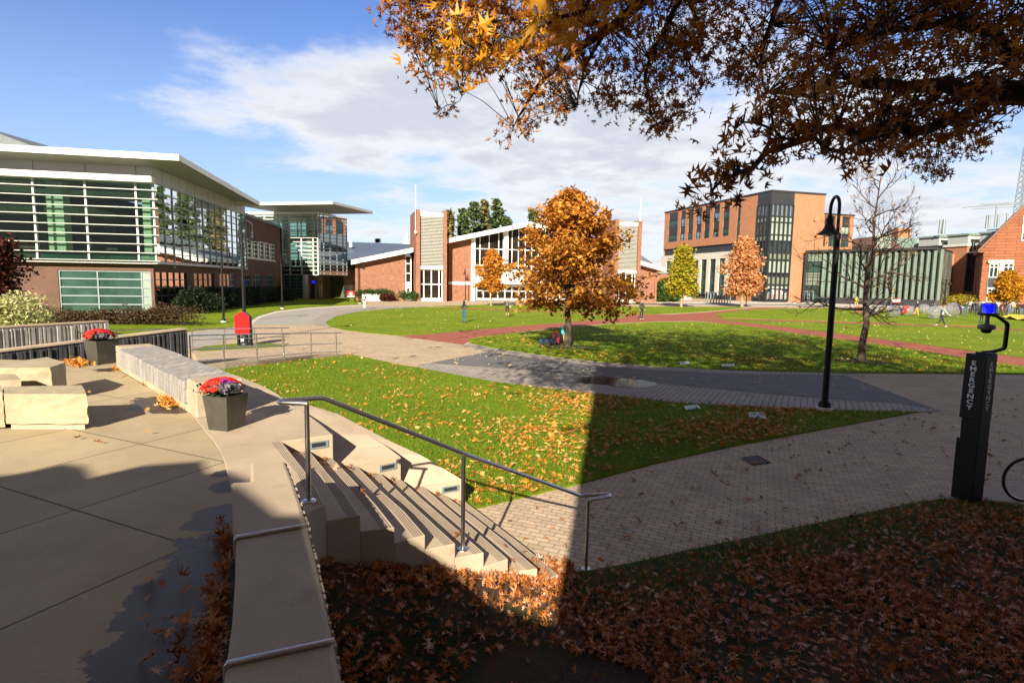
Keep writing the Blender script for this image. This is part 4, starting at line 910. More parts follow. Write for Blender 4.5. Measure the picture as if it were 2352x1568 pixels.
# roof
def at_o(f, px, o):
    "point of the plane o metres in front of facade f that shows at pixel px"
    d = ray(*px); k = ((f.a+f.n*o)-EYE.xy).dot(f.n)/d.xy.dot(f.n); return EYE + d*k
OH = 2.3; RO = at_o(fA, C1(1368, 291), OV+OH); RL = at_o(fA, C1(0, 216), OV+OH); oB = (RO.xy-fB.a).dot(fB.n); RB_ = at_o(fB, C1(1988, 637), oB); thR = zat(RO, C1(1368, 241)[1])-RO.z
RL = RO + (RL-RO)*2.2
i0, iL, iB = [Vector((p.x, p.y, z_sof)) for p in (cU, fA.P(46, 0, OV), fB.P(sBend+.6, 0, OV))]; bL, bB_ = fA.P(46, z_sof, -DEP), fB.P(sBend+.6, z_sof, -DEP)
U = Vector((0, 0, thR)); e1 = Vector((0, 0, .03))
b = MB(); b.quad(RO, i0, iL, RL); b.quad(RO, RB_, iB, i0); b.add([RB_, bB_, iB], [(0, 1, 2)]); b.build('soffit', MT['soffit'], LB)
b = MB(); b.quad(RO+e1, RL+e1, RL+U, RO+U); b.quad(RO+e1, RO+U, RB_+U, RB_+e1); b.quad(RB_+e1, RB_+U, bB_+U, bB_+e1); b.quad(RO+U, RL+U, iL+U, i0+U); b.quad(RO+U, i0+U, iB+U, RB_+U); b.poly([i0+U, iL+U, bL+U, bB_+U, iB+U])
b.quad(RO+e1, RB_+e1, iB+e1, i0+e1); b.quad(RO+e1, i0+e1, iL+e1, RL+e1); b.build('roof', MT['white'], LB); zr1 = RO.z+thR
b = MB(); q = [Dp(*C1(-300, -20), 64), Dp(*C1(0, 85), 64), Dp(*C1(245, 176), 64), Dp(*C1(260, 215), 64), Dp(*C1(-300, 215), 64)]
b.hexa(q, [p+Vector((0, 14, 0)) for p in q]); b.build('upper_roof', MT['roofgrey'], LB)
b = MB()
for u, v in ((482, 165), (1335, 212), (1590, 360), (1752, 458)): p = at_o(fA if u < 1340 else fB, C1(u, v+22), OV+OH-.3 if u < 1340 else oB-.3); b.tube([p-Vector((0, 0, .3)), p+Vector((0, 0, .5))], .02, 5)
b.build('lightning_rod', MT['frame'], LB)
b = MB(); p = fB.P(fB.s(*C1(1327, 1100)), fB.z(*C1(1327, 1100)), .02); b.lathe(p, [(.0, -.18), (.16, -.12), (.18, .05), (.10, .2), (0, .22)], 10); b.build('wall_lamp', MT['lens'], LB)

# --- glass pavilion ---------------------------------------------------------------------------------
wend = fB.P(sW+.5, 0, 0)
YP = wend.y*1.0 + .5
pc = Dp(*C2(985, 600), YP); pc.z = 0
pl_ = level_pt(pc, C2(985, 273)[1], C2(560, 276)); pr_ = level_pt(pc, C2(985, 285)[1], C2(1262, 333))
gA1, gB1 = Fac(pc, pl_), Fac(pc, pr_); LA = gA1.s(*C2(640, 600)); LBn = gB1.s(*C2(1262, 600))
PV_ = thing('glass_pavilion', 'tall glass corner pavilion under a wide flat white roof, entrance doors below', 'building', pc)
zz = lambda v: zat(pc, C2(985, v)[1])
zg0, zg1, zs0 = zz(865), zz(283), zz(262)
LAx = LA+8
gl_ = MB(); gA1.box(gl_, 0, LAx, zg0, zg1, -.03, -.01); ga = gl_.build('glass_wall', MT['glassclear'], PV_)
gl_ = MB(); gB1.box(gl_, 0, LBn, zg0, zg1-.02, -.03, -.012); gb = gl_.build('glass_wall', MT['glassclear'], PV_)
b = MB()
for u in (712, 826, 937, 985, 600, 480): s = max(0.05, gA1.s(*C2(u, 600))); gA1.box(b, s-.09, s+.09, zg0, zg1, -.05, .06)
for v in (865, 822, 782, 742, 700, 665, 630, 590, 550, 510, 470, 433, 400, 365, 330, 300, 285): z = zz(v); gA1.box(b, 0, LAx, z-.06, z+.06, -.05, .10)
b.build('mullion', MT['whitedull'], ga)
b = MB()
for u in (1003, 1040, 1100, 1165, 1222, 1258): s = gB1.s(*C2(u, 600)); gB1.box(b, s-.07, s+.07, zg0, zg1, -.05, .06)
for v in range(285, 866, 36): z = zz(v); gB1.box(b, 0, LBn, z-.04, z+.04, -.05, .07)
b.build('mullion', MT['frame'], gb)
# floors, columns and core behind the glass
PZ = [zz(860), zz(788), zz(505)]
def inpoly(z0, z1, m, name, inset=.25, back=9):
    b = MB(); pts = [gA1.P(inset, 0, -inset), gA1.P(LAx, 0, -inset), gA1.P(LAx, 0, -back), gB1.P(LBn, 0, -back), gB1.P(LBn, 0, -inset)]
    b.hexa([(p.x, p.y, z0) for p in pts], [(p.x, p.y, z1) for p in pts]); return b.build(name, m, PV_)
inpoly(zz(862), zz(845), MT['interior'], 'floor_slab'); inpoly(zz(512), zz(485), MT['ceiling'], 'floor_slab', 1.2); inpoly(zz(300), zz(268), MT['ceiling'], 'ceiling', .3)
b = MB(); gA1.box(b, 0, LA, zz(862), zz(788), -.22, -.06); b.build('spandrel_panel', MT['glassteal'], PV_)
b = MB(); gB1.box(b, 0.2, LBn, zz(862), zz(800), -.22, -.06); b.build('spandrel_panel', MT['interior'], PV_)
b = MB()
for u in (872, 640): s = gA1.s(*C2(u, 600)); p = gA1.P(s, 0, -1.3); b.lathe((p.x, p.y, 0), [(.62, zg0), (.62, zg1)], 16)
for u in (1075,): s = gB1.s(*C2(u, 600)); p = gB1.P(s, 0, -2.0); b.lathe((p.x, p.y, 0), [(.5, zg0), (.5, zg1)], 12)
b.build('column', MT['column'], PV_)
b = MB(); gA1.box(b, 0.5, 3, zz(845), zz(640), -6.4, -6.2); b.build('inner_wall', MT['interior'], PV_)
gl_ = MB(); gA1.box(gl_, 0, LAx, zg0, zg1, -9.02, -9.0); gbk = gl_.build('glass_wall', MT['glassclear'], PV_)
b = MB()
for k in range(9): gA1.box(b, LAx*k/8-.1, LAx*k/8+.1, zg0, zg1, -9.1, -8.95)
for k in range(6): z = zg0+(zg1-zg0)*k/5; gA1.box(b, 0, LAx, z-.09, z+.09, -9.1, -8.96)
b.build('mullion', MT['frame'], gbk)
b = MB()
for k in range(9): s = .8+k*.9; gA1.box(b, s, s+.55, zz(775), zz(715), -3.4, -3.0); 
b.build('furniture', MT['framedark'], PV_)
# ground floor: dark glass set back at the right, doors under the overhang
sD = gA1.s(*C2(885, 900)); zfl = 0.0
b = MB(); gA1.box(b, sD, LAx, zfl, zg0, -9, -.35); b.build('ground_core', MT['interiordark'], PV_)
window(gA1, sD, LA, zfl, zg0-.05, PV_, MT['glassteal'], MT['frame'], vx=(.22, .45, .75), hz=(.14, .28, .42, .56, .7, .85), o=-.2, fw=.1)
p = gA1.P(gA1.s(*C2(868, 960)), 0, .15); b = MB(); b.lathe((p.x, p.y, 0), [(.42, 0), (.42, zg0)], 16); b.build('column', MT['column'], PV_)
fD = Fac(gA1.P(sD, 0, -3.2).xy, gB1.P(LBn*.45, 0, -2.2).xy); fD.n = Vector((fD.n.x, fD.n.y))
Ld = fD.len
corebox(fD, 0, Ld, 0, zg0, -4, -.3, 'lobby_core', MT['interiordark'], PV_)
window(fD, 0, Ld, zg0*.50+.8, zg0-.1, PV_, MT['glasswarm'], MT['frame'], vx=(.2, .4, .6, .8), hz=(.5,), o=-.2, fw=.1)
for k in range(5):
    w = Ld/5.0; d = window(fD, w*k+.06, w*(k+1)-.06, 0.05, zg0*.50+.7, PV_, MT['glasswarm'], MT['whitedull'], vx=(.5,), o=-.15, fw=.14, name='door')
# roof
R1 = G(*C2(1125, 190), zs0); R2 = G(*C2(1508, 280), zs0); zR = zat(R1, C2(1125, 162)[1]); R0 = R1+(G(*C2(430, 200), zs0)-R1)*1.3
pts = [R1, R0, R0+(R2-R1), R2]
b = MB(); b.hexa([(p.x, p.y, zs0) for p in pts], [(p.x, p.y, zs0+.05) for p in pts]); b.build('soffit', MT['soffit'], PV_)
b = MB(); b.hexa([(p.x, p.y, zs0+.051) for p in pts], [(p.x, p.y, zR) for p in pts]); b.build('roof', MT['whitedull'], PV_)
b = MB(); gA1.box(b, -.15, LAx, zg1, zg1+.35, -.2, .25); gB1.box(b, -.15, LBn+.1, zg1, zg1+.3, -.2, .15); b.build('head_beam', MT['white'], PV_)
corebox(gB1, LBn-.3, LBn+9, 0, zz(700), -9, -.6, 'rear_core', MT['interiordark'], PV_)

# --- gabled brick hall with two louvred towers -------------------------------------------------------
p0 = G(*C3(455, 888)); t0 = C3(375, 228)
q1 = level_pt(p0, C3(460, 230)[1], C3(1915, 299))
fH = Fac(p0, q1)
HB = thing('gabled_hall', 'brick hall with a shallow white gable, tall windows and two louvred towers', 'building', p0)
hs = lambda u, v=700: fH.s(*C3(u, v)); hz = lambda u, v: fH.z(*C3(u, v))
zL = hz(0, 600)
apex_s, apex_z = hs(1212, 300), hz(1212, 325)
wl_s, wl_z = hs(577, 450), hz(577, 457)
sl_ = (apex_z-wl_z)/(apex_s-wl_s)
right_s = apex_s + (apex_s-wl_s)
# left wing eave
le_s, le_z = fH.sz(*C2(1300, 768)); lt_s, lt_z = fH.sz(*C3(332, 520))
re_s, re_z = fH.sz(*C3(2240, 668)); rt_s, rt_z = fH.sz(*C3(2003, 602))
HD = 26.0
def gableslab(name, pts, th, o0, o1, m):
    b = MB(); f = fH
    for (s0, z0), (s1, z1) in zip(pts[:-1], pts[1:]): f.slab(b, [(s0, z0), (s1, z1), (s1, z1+th), (s0, z0+th)], o0, o1)
    return b.build(name, m, HB)
thk = hz(1212, 291)-hz(1212, 325)
gableslab('white_roof_edge', [(wl_s-.1, wl_z), (apex_s, apex_z), (right_s, wl_z)], thk, -1.2, 1.6, MT['white'])
gableslab('white_roof_edge', [(le_s, le_z), (lt_s, lt_z)], thk*.95, -1.2, 1.3, MT['white'])
gableslab('white_roof_edge', [(rt_s, rt_z), (re_s, re_z)], thk*.95, -1.2, 1.3, MT['white'])
gableslab('roof', [(wl_s-.1, wl_z+.1), (apex_s, apex_z+.1), (right_s, wl_z+.1)], thk*.8, -HD, -1.21, MT['roofgrey'])
gableslab('roof', [(le_s, le_z+.1), (lt_s, lt_z+.1)], thk*.8, -HD, -1.21, MT['roofgrey'])
gableslab('roof', [(rt_s, rt_z+.1), (re_s, re_z+.1)], thk*.8, -HD, -1.21, MT['roofgrey'])
sP0, sP1 = hs(780), hs(810); gz = lambda s: (wl_z+sl_*(s-wl_s)) if s < apex_s else (wl_z+sl_*(right_s-s))
b = MB()
fH.slab(b, [(wl_s+.7, -.2), (sP0, -.2), (sP0, gz(sP0)+.2), (wl_s+.7, gz(wl_s+.7)+.2)], -HD, 0)
sQ0, sQ1 = 2*apex_s-sP1, 2*apex_s-sP0
fH.slab(b, [(sQ1, -.2), (right_s, -.2), (right_s, gz(right_s)+.2), (sQ1, gz(sQ1)+.2)], -HD, 0)
fH.slab(b, [(le_s+.9, -.2), (hs(275), -.2), (hs(275), le_z+(lt_z-le_z)*(hs(275)-le_s)/(lt_s-le_s)+.15), (le_s+.9, le_z+.25)], -HD, 0)
fH.slab(b, [(hs(2003), -.2), (re_s-1.0, -.2), (re_s-1.0, re_z+.25), (hs(2003), rt_z+.15)], -HD, 0)
b.build('brick_wall', MT['brickred'], HB)
b = MB(); fH.box(b, hs(2185), hs(2200), -.2, re_z-.1, -1, .25); fH.box(b, le_s+.6, le_s+1.0, -.2, le_z+.2, -1, .25); b.build('corner_pier', MT['brickred'], HB)
b = MB(); fH.box(b, wl_s+.7, sP0, hz(690, 766), hz(690, 743), -.3, .12); b.build('white_band', MT['white'], HB)
# towers
LVG = plain('louvre_beige_grey', (.40, .40, .37), .5, var=.05)
def tower(u0, u1, u2, u3, vt):
    s0, s1, s2, s3 = (hs(u) for u in (u0, u1, u2, u3)); zt = hz((u1+u2)/2, vt)
    zc, z_l0, z_b0 = zt-(hz(455, 230)-hz(455, 262)), hz(455, 626), hz(455, 651)
    T = 3.0
    b = MB(); fH.box(b, s0, s1, -.2, zt+.35, -6, T); b.build('brick_fin', MT['brickred'], HB)
    b = MB(); fH.box(b, s2, s3, -.2, zt+.35, -6, T); b.build('brick_fin', MT['brickred'], HB)
    b = MB(); fH.box(b, s1, s2, zc, zt, -6, T-.3); fH.box(b, s1, s2, z_b0, z_l0, -6, T-.35); fH.box(b, s1, s2, -.2, .35, -6, T-.35); b.build('white_band', MT['white'], HB)
    b = MB(); n = 34
    for k in range(n): z = z_l0+(zc-z_l0)*k/n; fH.slab(b, [(s1, z), (s2, z), (s2, z+(zc-z_l0)/n*.55), (s1, z+(zc-z_l0)/n*.55)], -.1, T-.45)
    b.build('louvre_panel', LVG, HB)
    b = MB(); fH.box(b, s1, s2, z_l0, zc, -5.9, T-.75); b.build('louvre_back', MT['roofgrey'], HB)
    b = MB(); fH.box(b, s1, s2, .35, z_b0, -6, T-.9); b.build('tower_core', MT['interiordark'], HB)
    window(fH, s1, s2, .35, z_b0, HB, MT['glasswarm'], MT['white'], vx=(.18, .51, .84), hz=(.5,), o=T-.8, fw=.16)
tower(345, 375, 547, 573, 230); tower(1820, 1846, 1990, 2014, 298)
# slot windows beside the towers
def slot(u0, u1, v0, v1, hzs, zb=None):
    b = MB(); s0, s1 = hs(u0), hs(u1); fH.box(b, s0, s1, -.2, hz(u0, v0), -3, -.4); b.build('slot_core', MT['interiordark'], HB)
    window(fH, s0, s1, hz(u0, v1) if zb is None else zb, hz((u0+u1)/2, v0), HB, MT['glasswarm'], MT['white'], vx=(), hz=hzs, o=-.3, fw=.16)
slot(277, 326, 545, 752, (.36, .71)); slot(573, 600, 470, 884, (.3, .42, .55, .68), .2)
b = MB(); fH.box(b, hs(277), hs(326), -.2, hz(300, 752), -.3, -.1); b.build('white_panel', MT['white'], HB)
window(fH, hs(287), hs(314), hz(300, 818), hz(300, 788), HB, MT['glasswarm'], MT['white'], o=-.05, fw=.1)
# tall glazing under the gable
zlt0 = hz(900, 745)
for s in (sP0, sQ0): b = MB(); fH.slab(b, [(s, 0), (s+(sP1-sP0), 0), (s+(sP1-sP0), gz(s+(sP1-sP0))), (s, gz(s))], -.6, .35); b.build('white_pier', MT['white'], HB)
c0, c1 = hs(1030), hs(1060); d0, d1 = 2*apex_s-c1, 2*apex_s-c0
for s0, s1 in ((c0, c1), (d0, d1)): b = MB(); fH.slab(b, [(s0, zlt0), (s1, zlt0), (s1, gz(s1)), (s0, gz(s0))], -.6, .3); b.build('white_pier', MT['white'], HB)
b = MB(); fH.box(b, sP1, sQ0, hz(900, 772), hz(900, 714), -.6, .25); fH.box(b, sP1, sQ0, hz(900, 756), hz(900, 746), .25, 1.4); b.build('white_lintel', MT['white'], HB)
b = MB(); fH.slab(b, [(sP1, 0), (sQ0, 0), (sQ0, gz(sQ0)), (apex_s, apex_z), (sP1, gz(sP1))], -HD, -.55); b.build('hall_core', MT['interiordark'], HB)
for s0, s1, vx in ((sP1, c0, (.18, .50, .83)), (c1, d0, (.12, .29, .47, .64, .82)), (d1, sQ0, (.17, .50, .82))):
    z0, zm = hz(900, 714), hz(900, 492)
    b = MB(); fw = .13; zt0, zt1 = gz(s0)-.05, gz(s1)-.05
    for v in (0.005, *vx, .995): s = s0+(s1-s0)*v; fH.box(b, s-fw/2, s+fw/2, z0, gz(s)-.02, -.42, -.28)
    for z in (z0+fw, hz(900, 650), hz(900, 618), zm): fH.box(b, s0, s1, z-fw/2, z+fw/2, -.42, -.285)
    fr = b.build('window', MT['white'], HB)
    b = MB(); pp = [(s0, z0), (s1, z0), (s1, zt1)] + ([(apex_s, apex_z)] if s0 < apex_s < s1 else []) + [(s0, zt0)]; fH.slab(b, pp, -.40, -.36); b.build('pane', MT['glasswarm'], fr)
    b = MB(); fH.box(b, s0+.1, s1-.1, z0+.2, hz(900, 655), -.36, -.33); b.build('pale_panel', MT['glasspale'], fr)
s0, s1 = sP1+.3, sQ0-.3; zd = hz(900, 775)
window(fH, s0, s1, .1, zd, HB, MT['glasswarm'], MT['white'], vx=[k/14 for k in range(1, 14)], hz=(.12, .66), o=-.3, fw=.15, name='entrance_doors')
# poles on the towers
for u, v0, v1, lb in ((341, 28, 392, 'thin white pole fixed to the left louvred tower'), (2007, 122, 300, 'thin white pole rising from the right louvred tower')):
    s = hs(u, v1); p = fH.P(s, 0, 3.2); t = thing('flag_pole', lb, 'pole', fH.P(s, hz(u, v1), 3.2), 'poles on the towers')
    b = MB(); b.tube([(p.x, p.y, hz(u, v1)), (p.x, p.y, hz(u, v0))], [.10, .05], 6); b.build('shaft', MT['white'], t)
    b = MB(); b.box((p.x, p.y, hz(u, v1)+.3), (.3, .5, .3)); b.build('bracket', MT['white'], t)

# --- blue roofed building behind, at both ends of the hall ----------------------------------------
bb0, bb1 = Dp(*C2(1150, 640), 170), Dp(*C2(1990, 640), 170)
BH = thing('field_house', 'low building with a blue metal roof behind the left end of the hall', 'building', (bb0.x, 170, 0))
q = lambda u, v, Y: Dp(*C2(u, v), Y)
b = MB(); lo = [q(1140, 645, 150), q(1985, 690, 150), q(1985, 573, 168), q(1140, 545, 168)]; b.hexa([p-Vector((0, 0, .4)) for p in lo], lo); b.build('roof', MT['roofblue'], BH)
b = MB(); lo = [q(1140, 765, 141), q(1985, 810, 141), q(1985, 690.5, 150), q(1140, 646, 150)]; b.hexa([p-Vector((0, 0, .4)) for p in lo], lo); b.build('roof_apron', MT['roofblue'], BH)
b = MB(); x0, x1 = q(1150, 700, 142).x, q(1980, 700, 142).x; b.hexa([(x0, 142, 0), (x1, 142, 0), (x1, 168, 0), (x0, 168, 0)], [(x0, 142, q(1150, 765, 142).z-.2), (x1, 142, q(1980, 800, 142).z-.2), (x1, 168, q(1980, 575, 168).z-.6), (x0, 168, q(1150, 548, 168).z-.6)]); b.build('wall', MT['brick'], BH)
p = q(1298, 590, 156); b = MB(); b.tube([p-Vector((0, 0, .3)), q(1298, 545, 156)], .45, 8); b.build('vent_pipe', MT['white'], BH)
q = lambda u, v, Y: Dp(*C3(u, v), Y)
RG = thing('rear_hall', 'grey roofed hall end seen behind the right louvred tower', 'building', q(2100, 640, 150))
b = MB(); lo = [q(1960, 690, 132), q(2235, 645, 132), q(2045, 515, 152), q(1960, 515, 152)]; b.hexa([p-Vector((0, 0, .4)) for p in lo], lo); b.build('roof', MT['roofgrey'], RG)
b = MB(); b.hexa([(p.x, p.y, 0) for p in lo], [p-Vector((0, 0, .5)) for p in lo]); b.build('wall', MT['brickred'], RG)
a, c = q(2195, 700, 124), q(2420, 700, 124)
AX = thing('brick_annex', 'low brick annex between the hall and the modern building', 'building', (a.x, 124, 0))
b = MB(); zt_ = zat((a.x, 124), C3(2250, 681)[1]); b.hexa([(a.x, 124, 0), (c.x, 124, 0), (c.x, 138, 0), (a.x, 138, 0)], [(a.x, 124, zt_), (c.x, 124, zt_), (c.x, 138, zt_), (a.x, 138, zt_)]); b.build('wall', MT['brickred'], AX)
b = MB(); b.box(((a.x+c.x)/2, 131, zt_+.1), (c.x-a.x+.3, 14.3, .2)); b.build('coping', MT['roofgrey'], AX)
d = q(2380, 850, 123.8); b = MB(); b.box((d.x+1, 123.95, 1.3), (3.0, .2, 2.6)); b.build('door', MT['panelgrey'], AX)
# --- modern five storey building ------------------------------------------------------------------------
mc = G(*C9(1340, 1428)); yt = C9(1340, 86)[1]
mL = level_pt(mc, yt, C9(125, 350)); mR = level_pt(mc, yt, C9(2055, 131))
fL, fR = Fac(mc, mL), Fac(mc, mR)
MBd = thing('modern_building', 'tall orange brick and glass building with dark window strips and a glazed corner', 'building', mc)
zT = zat(mc, yt); ms = lambda u, v: fL.s(*C9(u, v)); mz = lambda u, v: fL.z(*C9(u, v)); rs = lambda u, v: fR.s(*C9(u, v)); rz_ = lambda u, v: fR.z(*C9(u, v))
sE = ms(118, 500); sEnd = rs(2055, 400); DEPM = 30
z_rib0, z_rib1 = mz(960, 712), mz(960, 818)                     # ribbon glazing
b = MB(); sg = ms(1238, 500)                                     # glazed corner starts here
slit0, slit1 = ms(1040, 400), ms(1003, 400)
holes = [(slit0, slit1, z_rib1, zT-.3)]
strips = []
for ua, ub, vb in ((172, 280, 720), (315, 372, 692), (408, 466, 682), (505, 568, 669), (605, 668, 656), (712, 783, 642), (830, 903, 629)):
    s0, s1 = ms(ub, 450), ms(ua, 450); strips.append((s0, s1)); holes.append((s0, s1, mz(840, 628), zT-.3))
wall_holes(b, fL, sg, sE, z_rib0, zT, holes, .3)
wall_holes(b, fL, sg, slit0, 0, z_rib0, [], .3)
b.build('brick_wall', MT['brickorange'], MBd)
b = MB(); sR0 = rs(1668, 600); wall_holes(b, fR, sR0, sEnd, 0, zT, []); fe = Fac(fR.P(sEnd, 0), fR.P(sEnd, 0, -DEPM)); 
b.quad(fR.P(sEnd, 0), fR.P(sEnd, 0, -DEPM), fR.P(sEnd, zT, -DEPM), fR.P(sEnd, zT)); b.build('brick_wall', MT['brickorange'], MBd)
b = MB(); pts = [fL.P(.3, 0, -.35), fL.P(sE-.1, 0, -.35), fL.P(sE-.1, 0, -DEPM), fR.P(sEnd-.1, 0, -DEPM), fR.P(sEnd-.1, 0, -.35)]; b.hexa(pts, [(p.x, p.y, zT-.2) for p in pts]); b.build('core', MT['charcoal'], MBd)
b = MB(); pts = [fL.P(-.15, zT, .15), fL.P(sE+.1, zT, .15), fL.P(sE, zT, -DEPM), fR.P(sEnd, zT, -DEPM), fR.P(sEnd+.1, zT, .15)]; b.hexa(pts, [(p.x, p.y, zT+.35) for p in pts]); b.build('roof_edge', MT['charcoal'], MBd)
b = MB(); b.quad(fL.P(sE-.02, 0, 0), fL.P(sE-.02, 0, -DEPM), fL.P(sE-.02, zT, -DEPM), fL.P(sE-.02, zT, 0)); b.build('end_wall', MT['brickorange'], MBd)
zw = [(mz(840, 525)*0+mz(868, 432), mz(868, 320)), (mz(850, 630), mz(850, 527))]
for i, (s0, s1) in enumerate(strips):
    for z0, z1 in ((zw[0][1], zT-.3), (zw[1][1], zw[0][0])): b = MB(); fL.box(b, s0+.02, s1-.02, z0, z1, -.3, -.12); b.build('dark_panel', MT['charcoal'], MBd)
    for z0, z1 in zw: window(fL, s0+.02, s1-.02, z0, z1, MBd, MT['glassmirror'] if i % 2 else MT['glassteal'], MT['framedark'], vx=(.25, .5, .75) if i == 0 else (.35,), hz=(.3,), o=-.15, fw=.12)
window(fL, slit0, slit1, z_rib1, zT-4.5, MBd, MT['glassteal'], MT['framedark'], hz=(.2, .4, .6, .8), o=-.15, fw=.12)
b = MB(); fL.box(b, slit0, slit1, zT-4.5, zT-.3, -.3, -.1); b.build('dark_panel', MT['charcoal'], MBd)
window(fL, slit1, sE, z_rib1+.05, z_rib0-.02, MBd, MT['glassteal'], MT['framedark'], vx=[k/15 for k in range(1, 15)], o=-.5, fw=.14)
# pale stone base with tall slots
sB0 = slit1-.3; zst = z_rib1
hl = []
for ua, ub, v0, v1 in ((788, 863, 900, 1345), (675, 747, 905, 1340), (570, 637, 911, 1335), (470, 535, 916, 1330), (145, 250, 932, 1068)):
    hl.append((ms(ub, 1000), ms(ua, 1000), mz(800, v1) if v1 > 1100 else mz(200, v1), mz(800, 900) if v1 > 1100 else mz(200, v0)))
b = MB(); wall_holes(b, fL, sB0, sE+.6, 1.5, zst, hl, .45, .25); b.build('stone_wall', MT['stonewhite'], MBd)
b = MB(); fL.box(b, sB0, sE+.6, zst-.02, zst+.15, -.5, .25); b.build('stone_ledge', MT['whitedull'], MBd)
for s0, s1, z0, z1 in hl: window(fL, s0, s1, z0, z1, MBd, MT['glassteal'], MT['framedark'], vx=(.4,), hz=(.25, .5, .75) if z1-z0 > 6 else (), o=-.1, fw=.13)
# glazed corner
zc0, zc1 = zT-(zat(mc, C9(1340, 86)[1])-zat(mc, C9(1340, 235)[1])), .5
b = MB(); fL.box(b, -.02, sg, zc0, zT-.02, -.3, .06); fR.box(b, -.02, sR0, zc0, zT-.02, -.3, .062); b.build('dark_crown', MT['charcoal'], MBd)
lev = [zat(mc, C9(1335, v)[1]) for v in (1418, 1268, 1222, 1212, 1112, 1072, 918, 908, 826, 680, 606, 452, 382, 236)]
kinds = ['shop', 'glasspale', 'framedark', 'spandrel', 'glassdark', 'glasspale', 'framedark', 'spandrel', 'glassdark', 'glasspale', 'glassmirror', 'glasspale', 'glassmirror']
mulL = [.02, .2, .45, .72, .98]; mulR = [.02, .205, .40, .60, .79, .98]
for f, s1, mul_ in ((fL, sg, mulL), (fR, sR0, mulR)):
    for i, kd in enumerate(kinds):
        b = MB(); f.box(b, 0, s1, lev[i], lev[i+1], -.25, -.10); nm = 'spandrel_panel' if kd in ('spandrel', 'framedark') else 'glass_band'
        m = MT['glassdark'] if kd == 'shop' else (MT['glasspale'] if (f is fR and kd == 'glassmirror' and i == 10) else MT[kd]); b.build(nm, m, MBd)
    b = MB()
    for v in mul_: f.box(b, s1*v-.16, s1*v+.16, .3, zc0, -.1, .14)
    for i, z in enumerate(lev): f.box(b, 0, s1, z-.10, z+.10, -.1, .08)
    b.build('mullion', MT['framedark'], MBd)
# shop display behind the ground glass: low shelves and posters
b = MB(); rr = random.Random(4)
for k in range(16): s = sR0*(.05+.9*k/16); b.mat(rr.choice([MT['red'], MT['glasspale'], MT['whitedull'], MT['frame'], MT['column']])); fR.box(b, s, s+.6, .6, .6+rr.uniform(.8, 2.2), -.09, -.05)
b.build('shop_display', None, MBd)
b = MB(); p = fL.P(ms(1255, 1380), 1.9, .12); fL.box(b, ms(1268, 1380), ms(1230, 1380), .6, 3.6, .07, .12); b.mat(MT['glassteal']); po = b.build('shop_poster', MT['glassteal'], MBd)
# stepped wing on the right
sW0, sW1 = sEnd-.5, rs(2420, 500); zWg = rz_(2045, 376)
wo = -6.0; fW = Fac(fR.P(0, 0, wo).xy, fR.P(10, 0, wo).xy); c4s = lambda u, v: fW.s(*C4(u, v)); c4z = lambda u, v: fW.z(*C4(u, v))
w0, w1 = c4s(1085, 400), c4s(1288, 400); zg_ = c4z(1200, 268)
b = MB(); hs_ = [(c4s(1107, 400), c4s(1119, 400)), (c4s(1139, 400), c4s(1175, 400)), (c4s(1216, 400), c4s(1265, 400))]
wall_holes(b, fW, w0-6, w1, 0, zg_, [(a, c, c4z(1150, 462), zg_-.2) for a, c in hs_], .3); b.quad(fW.P(w1, 0, 0), fW.P(w1, 0, -22), fW.P(w1, zg_, -22), fW.P(w1, zg_, 0)); b.build('brick_wall', MT['brickorange'], MBd)
corebox(fW, w0-6, w1-.1, 0, zg_-.1, -22, -.32, 'wing_core', MT['charcoal'], MBd)
corebox(fW, w0-6, w1+.1, zg_, zg_+.3, -22, .15, 'roof_edge', MT['charcoal'], MBd)
for a, c in hs_:
    for v0, v1 in ((413, 462), (335, 382)): window(fW, a, c, c4z(1150, v1), c4z(1150, v0), MBd, MT['glasspale'] if v0 < 400 else MT['glassteal'], MT['framedark'], vx=(.5,), o=-.2, fw=.1)

# --- link with curved glass fins -----------------------------------------------------------------------
LK = thing('finned_link', 'low glazed link with a row of pale green vertical fins', 'building', G(*C4(1000, 812)))
ka = fR.P(rs(1790, 900), 0, .9); 
kz = lambda v: zat(ka, C4(978, v)[1]); zk1 = kz(489)
kb = G(*C4(1818, 468), zk1)
fK = Fac(ka.xy, kb.xy); ks = lambda u, v=600: fK.s(*C4(u, v)); zk0 = kz(772)
corebox(fK, 0, fK.len, 0, zk1-.3, -16, -1.2, 'core', MT['interiordark'], LK)
b = MB(); fK.box(b, -.1, fK.len, zk1-.3, zk1+.1, -16, .15); fK.box(b, -.1, .2, 0, zk1, -1.3, .1); b.build('roof_edge', MT['charcoal'], LK)
b = MB(); fK.box(b, 0, fK.len, 0, zk1-.3, -1.15, -1.1); b.build('glass_wall', MT['glassteal'], LK)
se = ks(1085); nf = 19
for k in range(nf):
    u = 1085+(1812-1085)*k/(nf-1); s = ks(u); w = ks(u+29)-s; b = MB(); n = 6; pts = []
    for j in range(n+1): a = math.pi*j/n; pts.append((s+w*j/n, -.75+.75*math.sin(a)*.7))
    lo = [fK.P(q[0], zk0, q[1]) for q in pts]+[fK.P(q[0], zk0, q[1]-.06) for q in pts[::-1]]
    for j in range(n): b.add([fK.P(pts[j][0], zk0, pts[j][1]), fK.P(pts[j+1][0], zk0, pts[j+1][1]), fK.P(pts[j+1][0], zk1-.3, pts[j+1][1]), fK.P(pts[j][0], zk1-.3, pts[j][1])], [(0, 1, 2, 3)], True)
    b.build('glass_fin', FINM if 'FINM' in globals() else globals().setdefault('FINM', plain('pale_green_fin', (.15, .195, .165), .35, var=.08)), LK)
b = MB()
for k in range(4): u = 1000+22*k; s = ks(u); w = ks(u+17)-s; fK.box(b, s, s+w, kz(555), zk1-.3, -.8, -.5)
